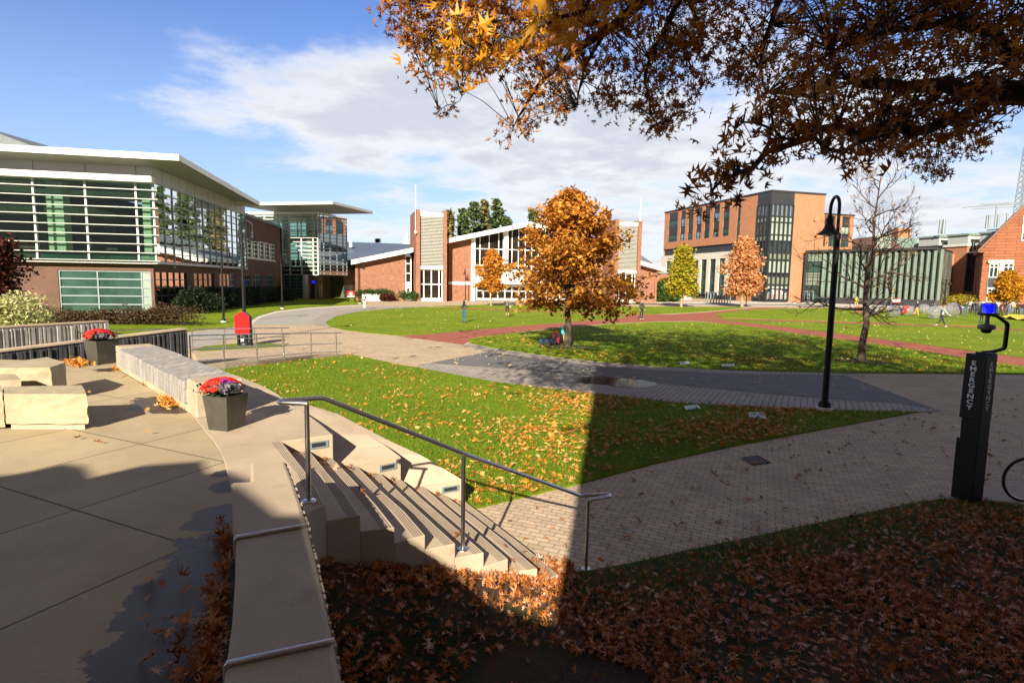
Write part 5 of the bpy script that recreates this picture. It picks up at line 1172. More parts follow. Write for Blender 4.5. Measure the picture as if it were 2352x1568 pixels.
b.build('glass_fin', FINM, LK)
window(fK, ks(987), ks(1084), 0.1, kz(557), LK, MT['glassteal'], MT['framedark'], vx=(.2, .55, .85), hz=(.3, .52, .68, .74), o=-.5, fw=.14)
for a, c in ((992, 1020), (1024, 1054)): window(fK, ks(a), ks(c), .1, kz(737), LK, MT['glassdark'], MT['frame'], o=-.3, fw=.18, name='door')
b = MB(); fK.box(b, ks(984), ks(1084), kz(650), kz(622), -.48, -.42); fK.box(b, ks(984), ks(1084), kz(702), kz(655), -.49, -.43); b.mat(MT['spandrel']); b.mats = [MT['spandrel']]; b.build('spandrel_panel', MT['spandrel'], LK)
b = MB(); fK.box(b, se-.3, fK.len, zk0-.35, zk0, -1.2, .4); b.build('fin_sill', MT['charcoal'], LK)
b = MB(); fK.box(b, se+3, fK.len, 0, .9, .8, 1.1); b.build('planter_wall', MT['charcoal'], LK)

# --- laboratory building with green metal attic ---------------------------------------------------------
LA_ = thing('laboratory_building', 'brick laboratory building with a pale green metal attic and roof ducts', 'building', G(*C10(1400, 1210)))
la = Dp(*C10(1300, 1200), 128); la.z = 0
ztl = zat(la, C10(1300, 412)[1]); lb_ = G(*C10(2050, 362), ztl)
fT = Fac(la.xy, lb_.xy); ts = lambda u, v=800: fT.s(*C10(u, v)); tz = lambda v: zat(la, C10(1300, v+(v-1200)*0)[1])
tz2 = lambda u, v: fT.z(*C10(u, v))
zb_ = tz2(1500, 532)
corebox(fT, ts(1300)-12, ts(2300), 0, zb_-.3, -18, -1.2, 'core', MT['interiordark'], LA_)
b = MB(); fT.box(b, ts(1368), ts(1640), 0, zb_, -1.5, 0); fT.box(b, ts(1755), ts(2300), 0, zb_, -1.5, 0); fT.box(b, ts(1640), ts(1757), 0, tz2(1690, 1075), -1.5, -.3); fT.box(b, ts(1300)-12, ts(1310), 0, tz2(1330, 1160), -1.4, -.3); b.build('brick_pier', MT['brickorange'], LA_)
b = MB(); fT.box(b, ts(1368)-.2, ts(1640)+.2, zb_, zb_+.5, -1.6, .25); fT.box(b, ts(1755)-.2, ts(2300), zb_, zb_+.5, -1.6, .25); b.build('stone_coping', MT['whitedull'], LA_)
b = MB(); s0, s1 = ts(1452), ts(1492); fT.box(b, s0, s1, tz2(1460, 1058), tz2(1480, 622), 0, .5); fT.box(b, s0-.2, s1+.2, tz2(1460, 1070), tz2(1460, 1058), 0, .7); b.build('brick_pilaster', MT['brickorange'], LA_)
for a, c, v0, v1 in ((1311, 1366, 622, 1155), (1641, 1754, 606, 1068)): window(fT, ts(a), ts(c), tz2(a, v1), tz2((a+c)/2, v0), LA_, MT['glassdark'], MT['framedark'], vx=(.4, .7), hz=(.33, .66), o=-.5, fw=.16)
for a, c in ((1312, 1390), (1682, 1775)):
    window(fT, ts(a), ts(c), tz2(a, 590), tz2(a, 468), LA_, MT['glassdark'], MT['greenmetal'], vx=(.5,), o=-.6, fw=.2)
    b = MB(); fT.box(b, ts(a)-.3, ts(c)+.3, tz2(a, 610), tz2(a, 592), -1, .3); b.build('white_ledge', MT['whitedull'], LA_)
ztop = ztl
b = MB(); fT.box(b, ts(900), ts(2300), zb_+.2, ztop-.8, -18, -2.2); b.build('green_attic', MT['greenmetal'], LA_)
for a, c in ((1055, 1300), (1405, 1650), (1790, 2300)):
    b = MB(); fT.box(b, ts(a), ts(c), zb_+.5, ztop, -6, .2); b.build('attic_panel', MT['palepanel'], LA_)
    b = MB(); fT.box(b, ts(a)-.2, ts(c)+.3, ztop, ztop+.35, -6.2, .5); b.build('attic_cap', MT['greenmetal'], LA_)
b = MB(); rr = random.Random(9)
for u, v, r in ((1120, 395, .5), (1180, 398, .4), (1400, 375, .4), (1500, 370, .35), (1560, 372, .35), (1850, 345, .6), (1890, 325, .7), (1960, 315, .8), (2010, 310, .8), (2060, 300, .8)):
    p = fT.P(ts(u, v), ztop, -5); b.lathe((p.x, p.y, 0), [(r, ztop-.4), (r, tz2(u, v)), (r*.6, tz2(u, v)+.3), (0, tz2(u, v)+.35)], 10)
p, q_ = fT.P(ts(1640), ztop+1.2, -5), fT.P(ts(1900), ztop+1.2, -5); b.tube([p, q_], .15, 6)
b.build('roof_ducts', MT['frame'], LA_)

# --- gabled brick building at the right edge -------------------------------------------------------------
gc = Dp(*C10(1800, 1215), 108); gc.z = 0
gr_ = level_pt(gc, C10(1800, 700)[1], C10(2225, 693))
fG = Fac(gc.xy, Vector((gc.x, gc.y))+Vector((17, -12.5)))
gsz = lambda u, v: fG.sz(*C10(u, v))
GB = thing('gable_building', 'orange brick building with a steep gable and white framed windows at the right edge', 'building', gc)
P = [gsz(1803, 600), gsz(2345, 60)]; sl2 = (P[1][1]-P[0][1])/(P[1][0]-P[0][0]); sEndG = P[1][0]*2.1; sap = P[1][0]*1.04; zap = P[0][1]+sl2*(sap-P[0][0])
b = MB(); fG.slab(b, [(0, 0), (sEndG, 0), (sEndG, zap-sl2*(sEndG-sap)), (sap, zap), (P[0][0], P[0][1]), (0, P[0][1])], -20, 0); b.build('brick_wall', MT['brickband'], GB)
b = MB(); fG.slab(b, [(P[0][0]-.1, P[0][1]), (sap, zap), (sap, zap+.5), (P[0][0]-.1, P[0][1]+.5)], -20, .35); b.build('gable_coping', plain('coping_brown', (.22, .10, .07), .7), GB)
def gw(u0, u1, v0, v1, gm, fm, **k): 
    a, c = gsz(u0, (v0+v1)/2)[0], gsz(u1, (v0+v1)/2)[0]; return window(fG, a, c, gsz((u0+u1)/2, v1)[1], gsz((u0+u1)/2, v0)[1], GB, gm, fm, o=.06, **k)
gw(1928, 2040, 738, 902, MT['glassdark'], MT['framewhite'], vx=(.5,), hz=(.75,), fw=.14); gw(2096, 2222, 735, 902, MT['glassdark'], MT['framewhite'], vx=(.5,), hz=(.75,), fw=.14)
gw(1905, 2030, 905, 1028, MT['charcoal'], MT['frame'], fw=.1, name='dark_panel'); gw(1897, 2012, 1030, 1205, MT['glassdark'], MT['framewhite'], vx=(.5,), hz=(.72,), fw=.16, name='door'); gw(2332, 2420, 150, 460, MT['glassdark'], MT['framewhite'], fw=.2); gw(2096, 2222, 905, 1190, MT['glassdark'], MT['framewhite'], vx=(.5,), hz=(.5,), fw=.14)
b = MB(); fG.box(b, gsz(1915, 720)[0], gsz(2228, 720)[0], gsz(2070, 726)[1], gsz(2070, 695)[1], -.1, .5); b.build('white_lintel', MT['white'], GB)
b = MB(); fG.box(b, gsz(2043, 900)[0], gsz(2090, 900)[0], 0, gsz(2065, 727)[1], -.1, .35); b.build('white_pier', MT['white'], GB)

# --- old brick gable and chimney beyond the link ---------------------------------------------------------
OB = thing('old_brick_house', 'brown brick gable with a green roof showing above the finned link', 'building', Dp(*C10(700, 800), 165))
q = lambda u, v, Y: Dp(*C10(u, v), Y)
b = MB(); pg = [q(520, 620, 165), q(520, 500, 165), q(668, 388, 165), (q(885, 545, 165)), q(885, 620, 165)]; pg = [Vector(p) for p in pg]; lo = [(p.x, p.y, p.z) for p in pg]
b.hexa([(pg[0].x, 165, 0), pg[1], pg[2], pg[3], (pg[4].x, 165, 0)], [(pg[0].x, 185, 0), pg[1]+Vector((0, 20, 0)), pg[2]+Vector((0, 20, 0)), pg[3]+Vector((0, 20, 0)), (pg[4].x, 185, 0)]); b.build('brick_gable', MT['brick'], OB)
b = MB(); r4 = [q(880, 545, 164.8), q(1060, 545, 164.8), q(1060, 428, 175), q(745, 415, 175)]; b.hexa([p-Vector((0, 0, .4)) for p in r4], r4); b.build('roof', MT['greenmetal'], OB)
b = MB(); a, c = q(795, 420, 180), q(955, 420, 180); b.box(((a.x+c.x)/2, 181, q(870, 310, 180).z/2), (c.x-a.x, 4, q(870, 310, 180).z)); b.build('chimney', MT['brickorange'], OB)
b = MB(); f_ = Fac((pg[0].x, 164.98), (pg[4].x, 164.98)); b2_ = q(645, 515, 165); b.box((b2_.x, 164.9, b2_.z), (4, .3, 7)); b.build('window', MT['glasspale'], OB)

# --- house behind the photographer: out of the picture, its roof line throws the shade in the foreground ----
SH = thing('rear_house', 'brick house behind the viewpoint whose gable and tower shade the foreground', 'building', (-4, -6, 0))
yb = -4.0
def caster(px, py, z):
    g = G(px, py, z); t = (g.y-yb)/LDIR.y; return (g-LDIR*t)
sil = []
for px, py, z in ((-200, 1072, ZP), (0, 1092, ZP), (60, 1085, ZP), (150, 1064, ZP), (195, 1070, ZP), (215, 1095, ZP), (330, 1068, ZP), (465, 1058, ZP), (480, 1085, ZP), (528, 1083, ZP), (560, 1120, ZW), (640, 1180, ZW), (715, 1262, ZW)): sil.append(caster(px, py, z))
fS = Fac(NP[0][4].xy, NP[8][4].xy)
for q_ in ((905, 1216), (1058, 1298)): p_ = fS.P(*fS.sz(*q_)); t_ = (p_.y-yb)/LDIR.y; sil.append(p_-LDIR*t_)
sil += [caster(1150, 1352, .12), caster(1285, 1412, .06)]
kx, kz_ = caster(1300, 1300, 0), caster(1326, 1110, 0)
P2 = sorted([(p.x, p.z) for p in sil])
mono = []
for x, z in P2:
    if not mono or x > mono[-1][0]+.02: mono.append((x, z))
tx = .5*(caster(1300, 1300, 0).x+caster(1324, 1000, 0).x)+.10
mono = [(x, z) for x, z in mono if x < -2.4] + [(-2.05, 5.22), (-1.70, 4.96), (tx-.02, 4.78)]
b = MB(); pts = [(mono[0][0]-8, -.05), (tx, -.05), (tx, mono[-1][1])] + mono[::-1] + [(mono[0][0]-8, mono[0][1])]
b.hexa([(x, yb-8, z) for x, z in pts], [(x, yb, z) for x, z in pts]); b.build('gable_wing', MT['brickred'], SH)
ZTOW = 13.6
b = MB(); b.hexa([(tx, yb-9, 0), (tx+19, yb-9, 0), (tx+19, yb, 0), (tx, yb, 0)], [(tx, yb-9, ZTOW), (tx+19, yb-9, ZTOW), (tx+19, yb, ZTOW), (tx, yb, ZTOW)]); b.build('tower', MT['brickred'], SH)
f_ = Fac((tx, yb), (tx+19, yb))
for k in range(5):
    for r in range(3): window(f_, 1.5+3.5*k, 3.0+3.5*k, 1.2+3.1*r, 3.2+3.1*r, SH, MT['glassdark'], MT['framewhite'], vx=(.5,), hz=(.5,), o=.06, fw=.1)

# ------------------------------------------------------------------ trees and shrubs
def limb(mb, p, d, L, r0, r1, rr, seg=5, wob=.12, up=0.0, n=6):
    pts = [Vector(p)]; d = Vector(d).normalized(); rs = [r0]
    for i in range(seg):
        d = (d + Vector((rr.gauss(0, wob), rr.gauss(0, wob), rr.gauss(0, wob)+up))).normalized()
        pts.append(pts[-1]+d*(L/seg)); rs.append(r0+(r1-r0)*(i+1)/seg)
    mb.tube(pts, rs, n, caps=False); return pts, d
def leaf_cloud(tips, per, spread, rr_n=None):
    T = np.array([tuple(t) for t in tips]); P = np.repeat(T, per, axis=0); return P + rng.normal(0, spread, P.shape)*np.array([1, 1, .8])
def interp(prof, t):
    for (a, va), (b, vb) in zip(prof[:-1], prof[1:]):
        if t <= b: return va+(vb-va)*((t-a)/(b-a) if b > a else 0)
    return prof[-1][1]
def leafy_tree(name, label, base, top, prof, crown0, trunk_r, lm, bark, seed, nb=46, per=16, leaf=.18, spread=.26, cat='tree', group=None, tv=SPRAY_V, tf=SPRAY_F, lean=0.0, rise=.35, sub=4, stake=False):
    "central leader, whorls of limbs out to the radius prof(height fraction), sprays of leaves about every twig"
    rr = random.Random(seed); base = Vector((base[0], base[1], 0)); t = thing(name, label, cat, base, group); b = MB()
    Hh = top; lead = [base+Vector((lean*Hh*k/8+rr.gauss(0, .012*Hh if 0 < k < 8 else 0)*.4, rr.gauss(0, .004*Hh), Hh*k/8)) for k in range(9)]
    b.tube([base-Vector((0, 0, .1))]+[base+Vector((0, 0, .12*trunk_r*4))]+lead[1:], [trunk_r*1.5, trunk_r*1.1]+[trunk_r*(1-.93*k/8) for k in range(1, 9)], 8)
    tips = []; ga = 2.4
    for i in range(nb):
        f = crown0+(1-crown0)*((i+.5)/nb)**.9; z = f*Hh; k = min(int(f*8), 7); p = lead[k].lerp(lead[k+1], f*8-k)
        a = i*ga+rr.uniform(-.4, .4); ff = (f-crown0)/(1-crown0); R = interp(prof, ff)*rr.uniform(.58, 1.16)
        d = Vector((math.cos(a), math.sin(a), rise+.5*ff)); pts, dd = limb(b, p-Vector((0, 0, .0)), d, R*1.02, max(trunk_r*.30*(1-ff*.75), .012), .008, rr, 5, .10, .02 if ff > .3 else -.03)
        for q in pts[2:]: tips.append(q)
        for s in range(sub):
            q = pts[rr.choice((1, 2, 3, 3, 4))]; d2 = (dd+Vector((rr.gauss(0, .8), rr.gauss(0, .8), rr.gauss(.1, .4)))).normalized()
            p2, _ = limb(b, q, d2, R*.42*rr.uniform(.6, 1.1), .014, .005, rr, 3, .15, 0, 4); tips += p2[1:]
    tips += lead[7:]
    b.build('trunk', bark, t)
    P = leaf_cloud(tips, per, spread); P = P[P[:, 2] > crown0*Hh*.55]
    instmesh('crown', tv, tf, P, rotmats(len(P), .7), leaf*(.65+.7*rng.random(len(P))), lm, None, t)
    return t
OAKL = leafmat('orange_oak_leaves', [(.20, .066, .012), (.45, .175, .018), (.62, .28, .034), (.70, .39, .08)], .35)
GINK = leafmat('yellow_green_leaves', [(.20, .22, .02), (.42, .38, .03), (.55, .36, .03)], .35); PEACH = leafmat('peach_leaves', [(.50, .18, .06), (.66, .32, .13), (.72, .46, .26)], .35)
GOLD = leafmat('golden_leaves', [(.40, .22, .02), (.62, .34, .02), (.60, .22, .02)], .35); PINE = leafmat('pine_needles', [(.03, .055, .02), (.085, .13, .045), (.15, .19, .07)], .1)
PINEY = leafmat('yellowed_pine_needles', [(.08, .085, .03), (.19, .17, .055), (.25, .20, .08)], .1); HEDG = leafmat('hedge_leaves', [(.008, .016, .006), (.02, .035, .012)], .1)
VARI = leafmat('variegated_leaves', [(.30, .34, .10), (.52, .52, .22), (.62, .58, .34), (.16, .2, .05)], .25); SCRUB = leafmat('brown_scrub', [(.05, .028, .018), (.11, .055, .03), (.07, .07, .03)], .15)
REDL = leafmat('dark_red_leaves', [(.05, .012, .008), (.12, .03, .015)], .25); SHRG = leafmat('green_shrub_leaves', [(.025, .06, .012), (.07, .12, .02)], .2); YSHR = leafmat('yellow_shrub_leaves', [(.18, .15, .02), (.38, .30, .03)], .25)
tb = G(1303, 797); th = zat(tb, 434)*.955
k = tb.y/F; 
OT = leafy_tree('oak_tree', 'orange brown oak standing alone on the lawn before the gabled hall', tb, th, [(0, 2.5), (.06, 3.5), (.20, 3.85), (.33, 3.0), (.45, 2.45), (.6, 2.05), (.75, 1.4), (.87, .8), (1, .15)], .25, .19, OAKL, MT['bark'], 11, nb=70, per=12, leaf=.22, spread=.20, sub=6, rise=.10)
tag(sheet('mulch_bed', [(tb.x+1.35*math.cos(a)*(1+.12*math.sin(5*a)), tb.y-.2+1.1*math.sin(a)) for a in [k2*math.pi/12 for k2 in range(24)]], MT['mulch'], .045, label='dark mulch ring round the orange oak'))
def px_tree(px, py, ptop, wl, *a, **k):
    g = G(px, py); h = zat(g, ptop); return g, h, wl*g.y/F
g, h, w = px_tree(*C3(935, 930), C3(0, 520)[1], 33)
leafy_tree('oak_tree', 'small two tiered orange tree close to the hall entrance', g, h, [(0, w*.95), (.12, w*1.1), (.28, w*.5), (.36, w*.85), (.5, w*1.0), (.7, w*.6), (1, .15)], .27, .14, leafmat('bright_orange_leaves', [(.45, .15, .015), (.62, .26, .03), (.66, .33, .06)], .35), MT['barkpale'], 12, nb=40, per=12, leaf=.30, spread=.24, rise=.1)
g, h, w = px_tree(*C9(320, 1490), C9(0, 800)[1], 28)
leafy_tree('ginkgo_tree', 'yellow green tree before the pale stone wall', g, h, [(0, w*.9), (.15, w*1.05), (.4, w), (.65, w*.7), (.85, w*.42), (1, .2)], .2, .2, GINK, MT['barkpale'], 13, nb=52, per=12, leaf=.38, spread=.42)
g, h, w = px_tree(*C9(1057, 1490), C9(0, 705)[1], 38)
leafy_tree('maple_tree', 'peach coloured tree before the corner of the modern building', g, h, [(0, w*.8), (.15, w*1.05), (.45, w*.95), (.7, w*.7), (.88, w*.38), (1, .2)], .17, .24, PEACH, MT['barkpale'], 14, nb=60, per=12, leaf=.40, spread=.46)
g = Dp(*C10(2130, 1290), 84); g.z = 0; h = zat(g, C10(0, 865)[1]); w = 30*g.y/F
leafy_tree('maple_tree', 'golden maple behind the crowd by the gable building', g, h, [(0, w*.8), (.25, w*1.0), (.5, w*.9), (.8, w*.5), (1, .3)], .22, .14, GOLD, MT['bark'], 15, nb=46, per=14, leaf=.34, spread=.3)
for u, v, vt, ww, lb, sd in ((85, 1425, 1180, 11, 'narrow dark green conifer beside the brick annex', 1), (228, 1425, 1190, 16, 'broad conifer left of the yellow green tree', 2)):
    g, h, w = px_tree(*C9(u, v), C9(0, vt)[1], ww); leafy_tree('conifer', lb, g, h, [(0, w), (.5, w*.6), (1, .1)], .06, .12, SHRG, MT['bark'], 30+sd, nb=40, per=10, leaf=.4, spread=.3, group='conifers by the annex')
# pines behind the hall
for u, vt, ww, Y, m, sd, lb in ((612, 212, 30, 150, PINEY, 1, 'yellowish pine directly right of the left louvred tower'), (720, 200, 34, 158, PINE, 2, 'broad dark pine left of the tallest pair behind the hall'), (800, 150, 40, 150, PINE, 3, 'tall dark pine left of the pointed one'), (882, 135, 22, 156, PINEY, 4, 'narrow pointed pine between two dark ones'), (975, 130, 34, 150, PINE, 5, 'tall pine right of the pointed one, its tip ragged'), (1045, 262, 20, 146, PINE, 6, 'low pine behind the left slope of the gable'), (1245, 205, 34, 160, PINE, 7, 'pine top showing above the gable ridge'), (1432, 122, 36, 160, PINE, 8, 'pine mostly hidden behind the orange oak')):
    x, y = C3(u, 700); p = Dp(x, y, Y); zt = zat((p.x, p.y), C3(u, vt)[1]); w = ww*.3003*Y/F*2.1
    leafy_tree('pine_tree', lb, p, zt, [(0, w*.9), (.4, w), (.7, w*.8), (.9, w*.45), (1, .4)], .25, .45, m, MT['barkdark'], 50+sd, nb=26, per=8, leaf=.85, spread=.40, group='pines behind the hall', rise=.05, tv=[(-.5, -.25, 0), (.1, -.5, .05), (.5, .2, -.05), (0, .45, 0), (-.1, .05, .1)])
# bare trees: forked limbs to fine twigs, a few leaves left on
def bare_tree(name, label, base, h, spread, trunk_r, seed, levels=4, n1=16, crown0=.28, leaves=0, bark=None, cat='tree', group=None, lean=0.0, k0=3):
    rr = random.Random(seed); base = Vector((base[0], base[1], 0)); t = thing(name, label, cat, base, group); b = MB(); tips = []
    lead = [base+Vector((lean*h*k/10+rr.gauss(0, .005*h), rr.gauss(0, .005*h), h*k/10)) for k in range(11)]; lead[0] = base.copy()
    b.tube([base-Vector((0, 0, .1)), base+Vector((0, 0, trunk_r*.8))]+lead[1:], [trunk_r*1.35, trunk_r*1.08]+[max(trunk_r*(1-.96*(k/10)**.8), .006) for k in range(1, 11)], 9)
    def grow(p, d, L, r, lev):
        seg = 5 if lev < 2 else 4; pts, dd = limb(b, p, d, L, r, max(r*.35, .0035), rr, seg, .16, .05, 6 if lev == 1 else 4)
        if lev >= levels: tips.extend(pts[1:]); return
        for q in range(rr.choice((3, 4, 4)) if lev > 1 else 6):
            i = rr.randint(1, seg); dirn = (pts[i]-pts[i-1]).normalized(); sidev = dirn.cross(Vector((rr.gauss(0, 1), rr.gauss(0, 1), rr.gauss(0, 1)))).normalized()
            grow(pts[i], dirn*.75+sidev*.75+Vector((0, 0, .12)), L*rr.uniform(.38, .62), max(r*.5, .004), lev+1)
    for i in range(n1):
        f = crown0+(1-crown0)*(i/n1)**1.1*.93; z = f*10; k = min(int(z), 9); p = lead[k].lerp(lead[k+1], z-k); a = i*2.4+rr.uniform(-.5, .5)
        ff = (f-crown0)/(1-crown0); R = spread*(1-.62*ff)*rr.uniform(.75, 1.1)
        grow(p, Vector((math.cos(a), math.sin(a), -.05+1.15*ff)), R, trunk_r*.36*(1-.7*ff), 1)
    b.build('trunk', bark or MT['barkdark'], t)
    if leaves:
        idx = rng.choice(len(tips), leaves, replace=False); P = np.array([tuple(tips[i]) for i in idx]); P[:, 2] -= .05
        instmesh('crown', LEAF_V, LEAF_F, P, rotmats(leaves, 1.0), .13+.06*rng.random(leaves), OAKL, None, t)
    return t
bb = G(1978, 831); bh = zat(bb, 372)
bare_tree('bare_oak_tree', 'nearly bare oak with a few brown leaves right of the black lamp post', bb, bh, 2.9, .17, 6, levels=4, n1=18, crown0=.24, leaves=150, lean=.02, bark=plain('grey_brown_bark', (.10, .07, .055), .95, var=.4, scale=12, bmp=.8, bscale=30))
tag(sheet('mulch_bed', [(bb.x+1.25*math.cos(a)*(1+.10*math.sin(5*a)), bb.y-.1+.95*math.sin(a)) for a in [k2*math.pi/12 for k2 in range(24)]], MT['mulch'], .045, label='dark mulch ring round the bare oak'))
for (u, v, vt, C, sp, lb, sd) in ((665, 886, 690, C3, 1.9, 'small bare tree against the brick wall right of the louvred tower', 1), (1560, 1205, 960, C10, 2.2, 'small bare tree before the brick laboratory wall', 2), (1700, 1205, 900, C10, 2.6, 'taller bare tree beside the dark glazed strip', 3), (1180, 1215, 1010, C10, 3.4, 'wide bare shrubby tree before the finned link', 4), (850, 1215, 1030, C10, 2.6, 'bare brown shrub behind the plastic balls', 5), (1245, 1040, 880, C8, 1.2, 'thin bare sapling beside the bicycles', 6)):
    g, h, w = px_tree(*C(u, v), C(0, vt)[1], 1); bare_tree('bare_tree', lb, g, h, sp, .10, 70+sd, levels=3, n1=18, crown0=.2, bark=MT['bark'])
def bush(name, label, c, rx, ry, h, m, n, leaf, group=None, seed=0, cat='shrub', stems=6, gap=.0):
    rr = random.Random(seed); c = Vector(c); t = thing(name, label, cat, c, group); b = MB()
    for i in range(stems): a = rr.uniform(0, 6.28); e = c+Vector((rx*.6*math.cos(a), ry*.6*math.sin(a), h*rr.uniform(.5, .85))); b.tube([c, c.lerp(e, .5)+Vector((rr.uniform(-.1, .1), 0, .1)), e], [.03, .02, .008], 5)
    b.build('stems', MT['bark'], t)
    lob = [(rr.uniform(-.5, .5), rr.uniform(-.5, .5), rr.uniform(.25, .62), rr.uniform(.38, .6)) for _ in range(9)]
    k = rng.integers(0, len(lob), n); L_ = np.array(lob)[k]; u = rng.normal(size=(n, 3)); u /= np.linalg.norm(u, axis=1)[:, None]; q = rng.random(n)**.25
    P = np.stack([(L_[:, 0]+u[:, 0]*L_[:, 3]*q)*rx, (L_[:, 1]+u[:, 1]*L_[:, 3]*q)*ry, (L_[:, 2]+u[:, 2]*L_[:, 3]*.75*q)*h], 1)+np.array(c); P = P[P[:, 2] > c.z]
    instmesh('foliage', LEAF_V if leaf < .3 else SPRAY_V, LEAF_F if leaf < .3 else SPRAY_F, P, rotmats(len(P), .9), leaf*(.6+.8*rng.random(len(P))), m, None, t); return t
c = Dp(*C1(150, 1540), 26); c.z = .5
bush('variegated_shrub', 'big pale yellow green shrub left of the ground floor window', (c.x-.9, c.y, .2), 2.3, 1.8, 2.35, VARI, 8000, .15, seed=3)
g = Dp(*C1(40, 1500), 34); rt = leafy_tree('red_leaved_tree', 'dark red leaved tree at the left edge before the brick wall', (g.x-1.3, g.y, 0), zat((g.x, g.y), C1(0, 955)[1]), [(0, 1.7), (.4, 2.2), (.8, 1.6), (1, .5)], .25, .12, REDL, MT['barkdark'], 21, nb=50, per=16, leaf=.22, spread=.3)
# hedge of clipped dark shrubs along the glass wall and loose scrub before it
for i in range(9):
    f = i/8; p = fB.P(1.2+f*(sW*.80), 0, 2.4); bush('clipped_shrub', 'one of the dark rounded shrubs in the row below the mirrored windows', (p.x, p.y, 0), 1.9+.5*f, 1.9, 2.5-.2*f, HEDG, 3000, .22, 'row of dark shrubs below the campus building', 40+i)
for i in range(8):
    x, y = C1(480+130*i, 1545); p = Dp(x, y, 36+i*.25); bush('scrub_bush', 'one of the low brown scrubby bushes before the ground floor window', (p.x, p.y, 0), 1.7, 1.2, 1.25+.35*(i > 3), SCRUB, 1500, .13, 'low brown scrub before the campus building', 60+i)
for i, (u, m, w, lb) in enumerate(((700, SHRG, 1.9, 'green shrub in the white planter, left end'), (830, SHRG, 1.9, 'green shrub in the middle of the white planter'), (930, SHRG, 1.7, 'green shrub at the right end of the white planter'), (1060, SHRG, 2.0, 'green shrub just right of the white planter'), (1040, REDL, 1.4, 'low reddish shrub beside the white planter'), (1380, SHRG, 2.2, 'green shrub behind the bicycle rack'))):
    p = fH.P(fH.s(*C8(u, 1060)), 0, 2.6 if m is SHRG else 4.0); bush('green_shrub', lb, (p.x, p.y, .3 if u < 950 else 0), w, .9, max(.8, zat(p, C8(u, 975 if m is SHRG else 1035)[1]))*1.1, m, 1500, .26, 'shrubs before the hall', 80+i)
for i, u in enumerate((1450, 1560, 1680)):
    p = G(*C10(u, 1250)); bush('yellow_shrub', 'one of the yellow green shrubs left of the crowd', (p.x, p.y, 0), 3.4, 1.6, 2.3, YSHR, 1600, .3, 'yellow shrubs by the crowd', 90+i)
# ------------------------------------------------------------------ the big oak that hangs into the picture, trunk outside at the right
OK = thing('red_oak_tree', 'overhanging oak boughs with brown and orange pointed leaves across the top of the photo', 'tree', (10.5, 4.0, 0))
b = MB(); rr = random.Random(21)
tr = [Vector((10.5, 4.0, 0)), Vector((10.4, 4.0, 1.5)), Vector((10.2, 4.1, 3.6)), Vector((9.8, 4.3, 6.2)), Vector((9.0, 4.6, 9.0)), Vector((8.0, 5.0, 12.0))]
b.tube(tr, [.62, .48, .42, .34, .24, .10], 12)
BR = []                                                                # boughs as polylines with their radii
def bough(pts, r0, r1, n=7):
    P = [Vector(p) for p in pts]; S = []
    for i in range(len(P)-1):
        a, c = P[i], P[i+1]; p_ = P[i-1] if i else a; q_ = P[i+2] if i+2 < len(P) else c
        for j in range(4):
            t = j/4; S.append(.5*((2*a)+(c-p_)*t+(2*p_-5*a+4*c-q_)*t*t+(3*a-p_-3*c+q_)*t**3))
    S.append(P[-1]); S = [s+Vector((rr.gauss(0, .02), rr.gauss(0, .02), rr.gauss(0, .02))) for s in S]
    b.tube(S, [r0+(r1-r0)*k/(len(S)-1) for k in range(len(S))], n, caps=False); BR.append(S)
V = lambda x, y, Y: Dp(x, y, Y)
T3, T4 = tr[3], tr[4]
bough([T3-Vector((0, 0, 1.3)), V(2420, 215, 4.6), V(2290, 205, 4.5), V(2130, 200, 4.4), V(1960, 190, 4.3)], .12, .03)
bough([V(2300, 203, 4.5), V(2200, 275, 4.2), V(2050, 300, 3.9), V(1880, 315, 3.6), V(1720, 380, 3.2), V(1650, 430, 3.05)], .05, .006)
bough([V(2050, 300, 3.9), V(1930, 345, 3.4), V(1800, 300, 3.2), V(1690, 290, 3.1)], .018, .004)
bough([V(2330, 150, 4.6), V(2250, 60, 4.4), V(2100, 60, 4.2), V(1900, 120, 4.0)], .05, .01)
bough([T4, V(1900, -160, 7.0), V(1600, -60, 7.2), V(1400, 60, 7.4), V(1250, 180, 7.5), V(1180, 300, 7.5)], .14, .006)
bough([V(1600, -60, 7.2), V(1520, 80, 6.9), V(1480, 200, 6.7), V(1520, 310, 6.6)], .04, .006)
bough([V(1400, 60, 7.4), V(1200, 40, 7.6), V(1050, 80, 7.8), V(980, 160, 7.9)], .045, .006)
bough([V(1200, 40, 7.6), V(1050, 10, 7.6), V(900, 10, 7.8)], .03, .006)
bough([V(1900, -160, 7.0), V(1760, 60, 6.6), V(1760, 220, 6.4)], .05, .006)
bough([V(1400, 60, 7.4), V(1340, 160, 7.2), V(1320, 250, 7.1)], .03, .005)
bough([T4, V(2440, 120, 7.4), V(2270, 270, 8.1), V(2080, 345, 8.5)], .05, .006)
bough([V(1060, 160, 7.7), V(1062, 205, 7.7), V(1050, 235, 7.7), V(1012, 250, 7.7)], .006, .003, 4)
bough([V(1420, -60, 3.6), V(1330, 20, 3.5), V(1240, 62, 3.45), V(1130, 100, 3.4), V(1060, 95, 3.4)], .016, .005, 6)
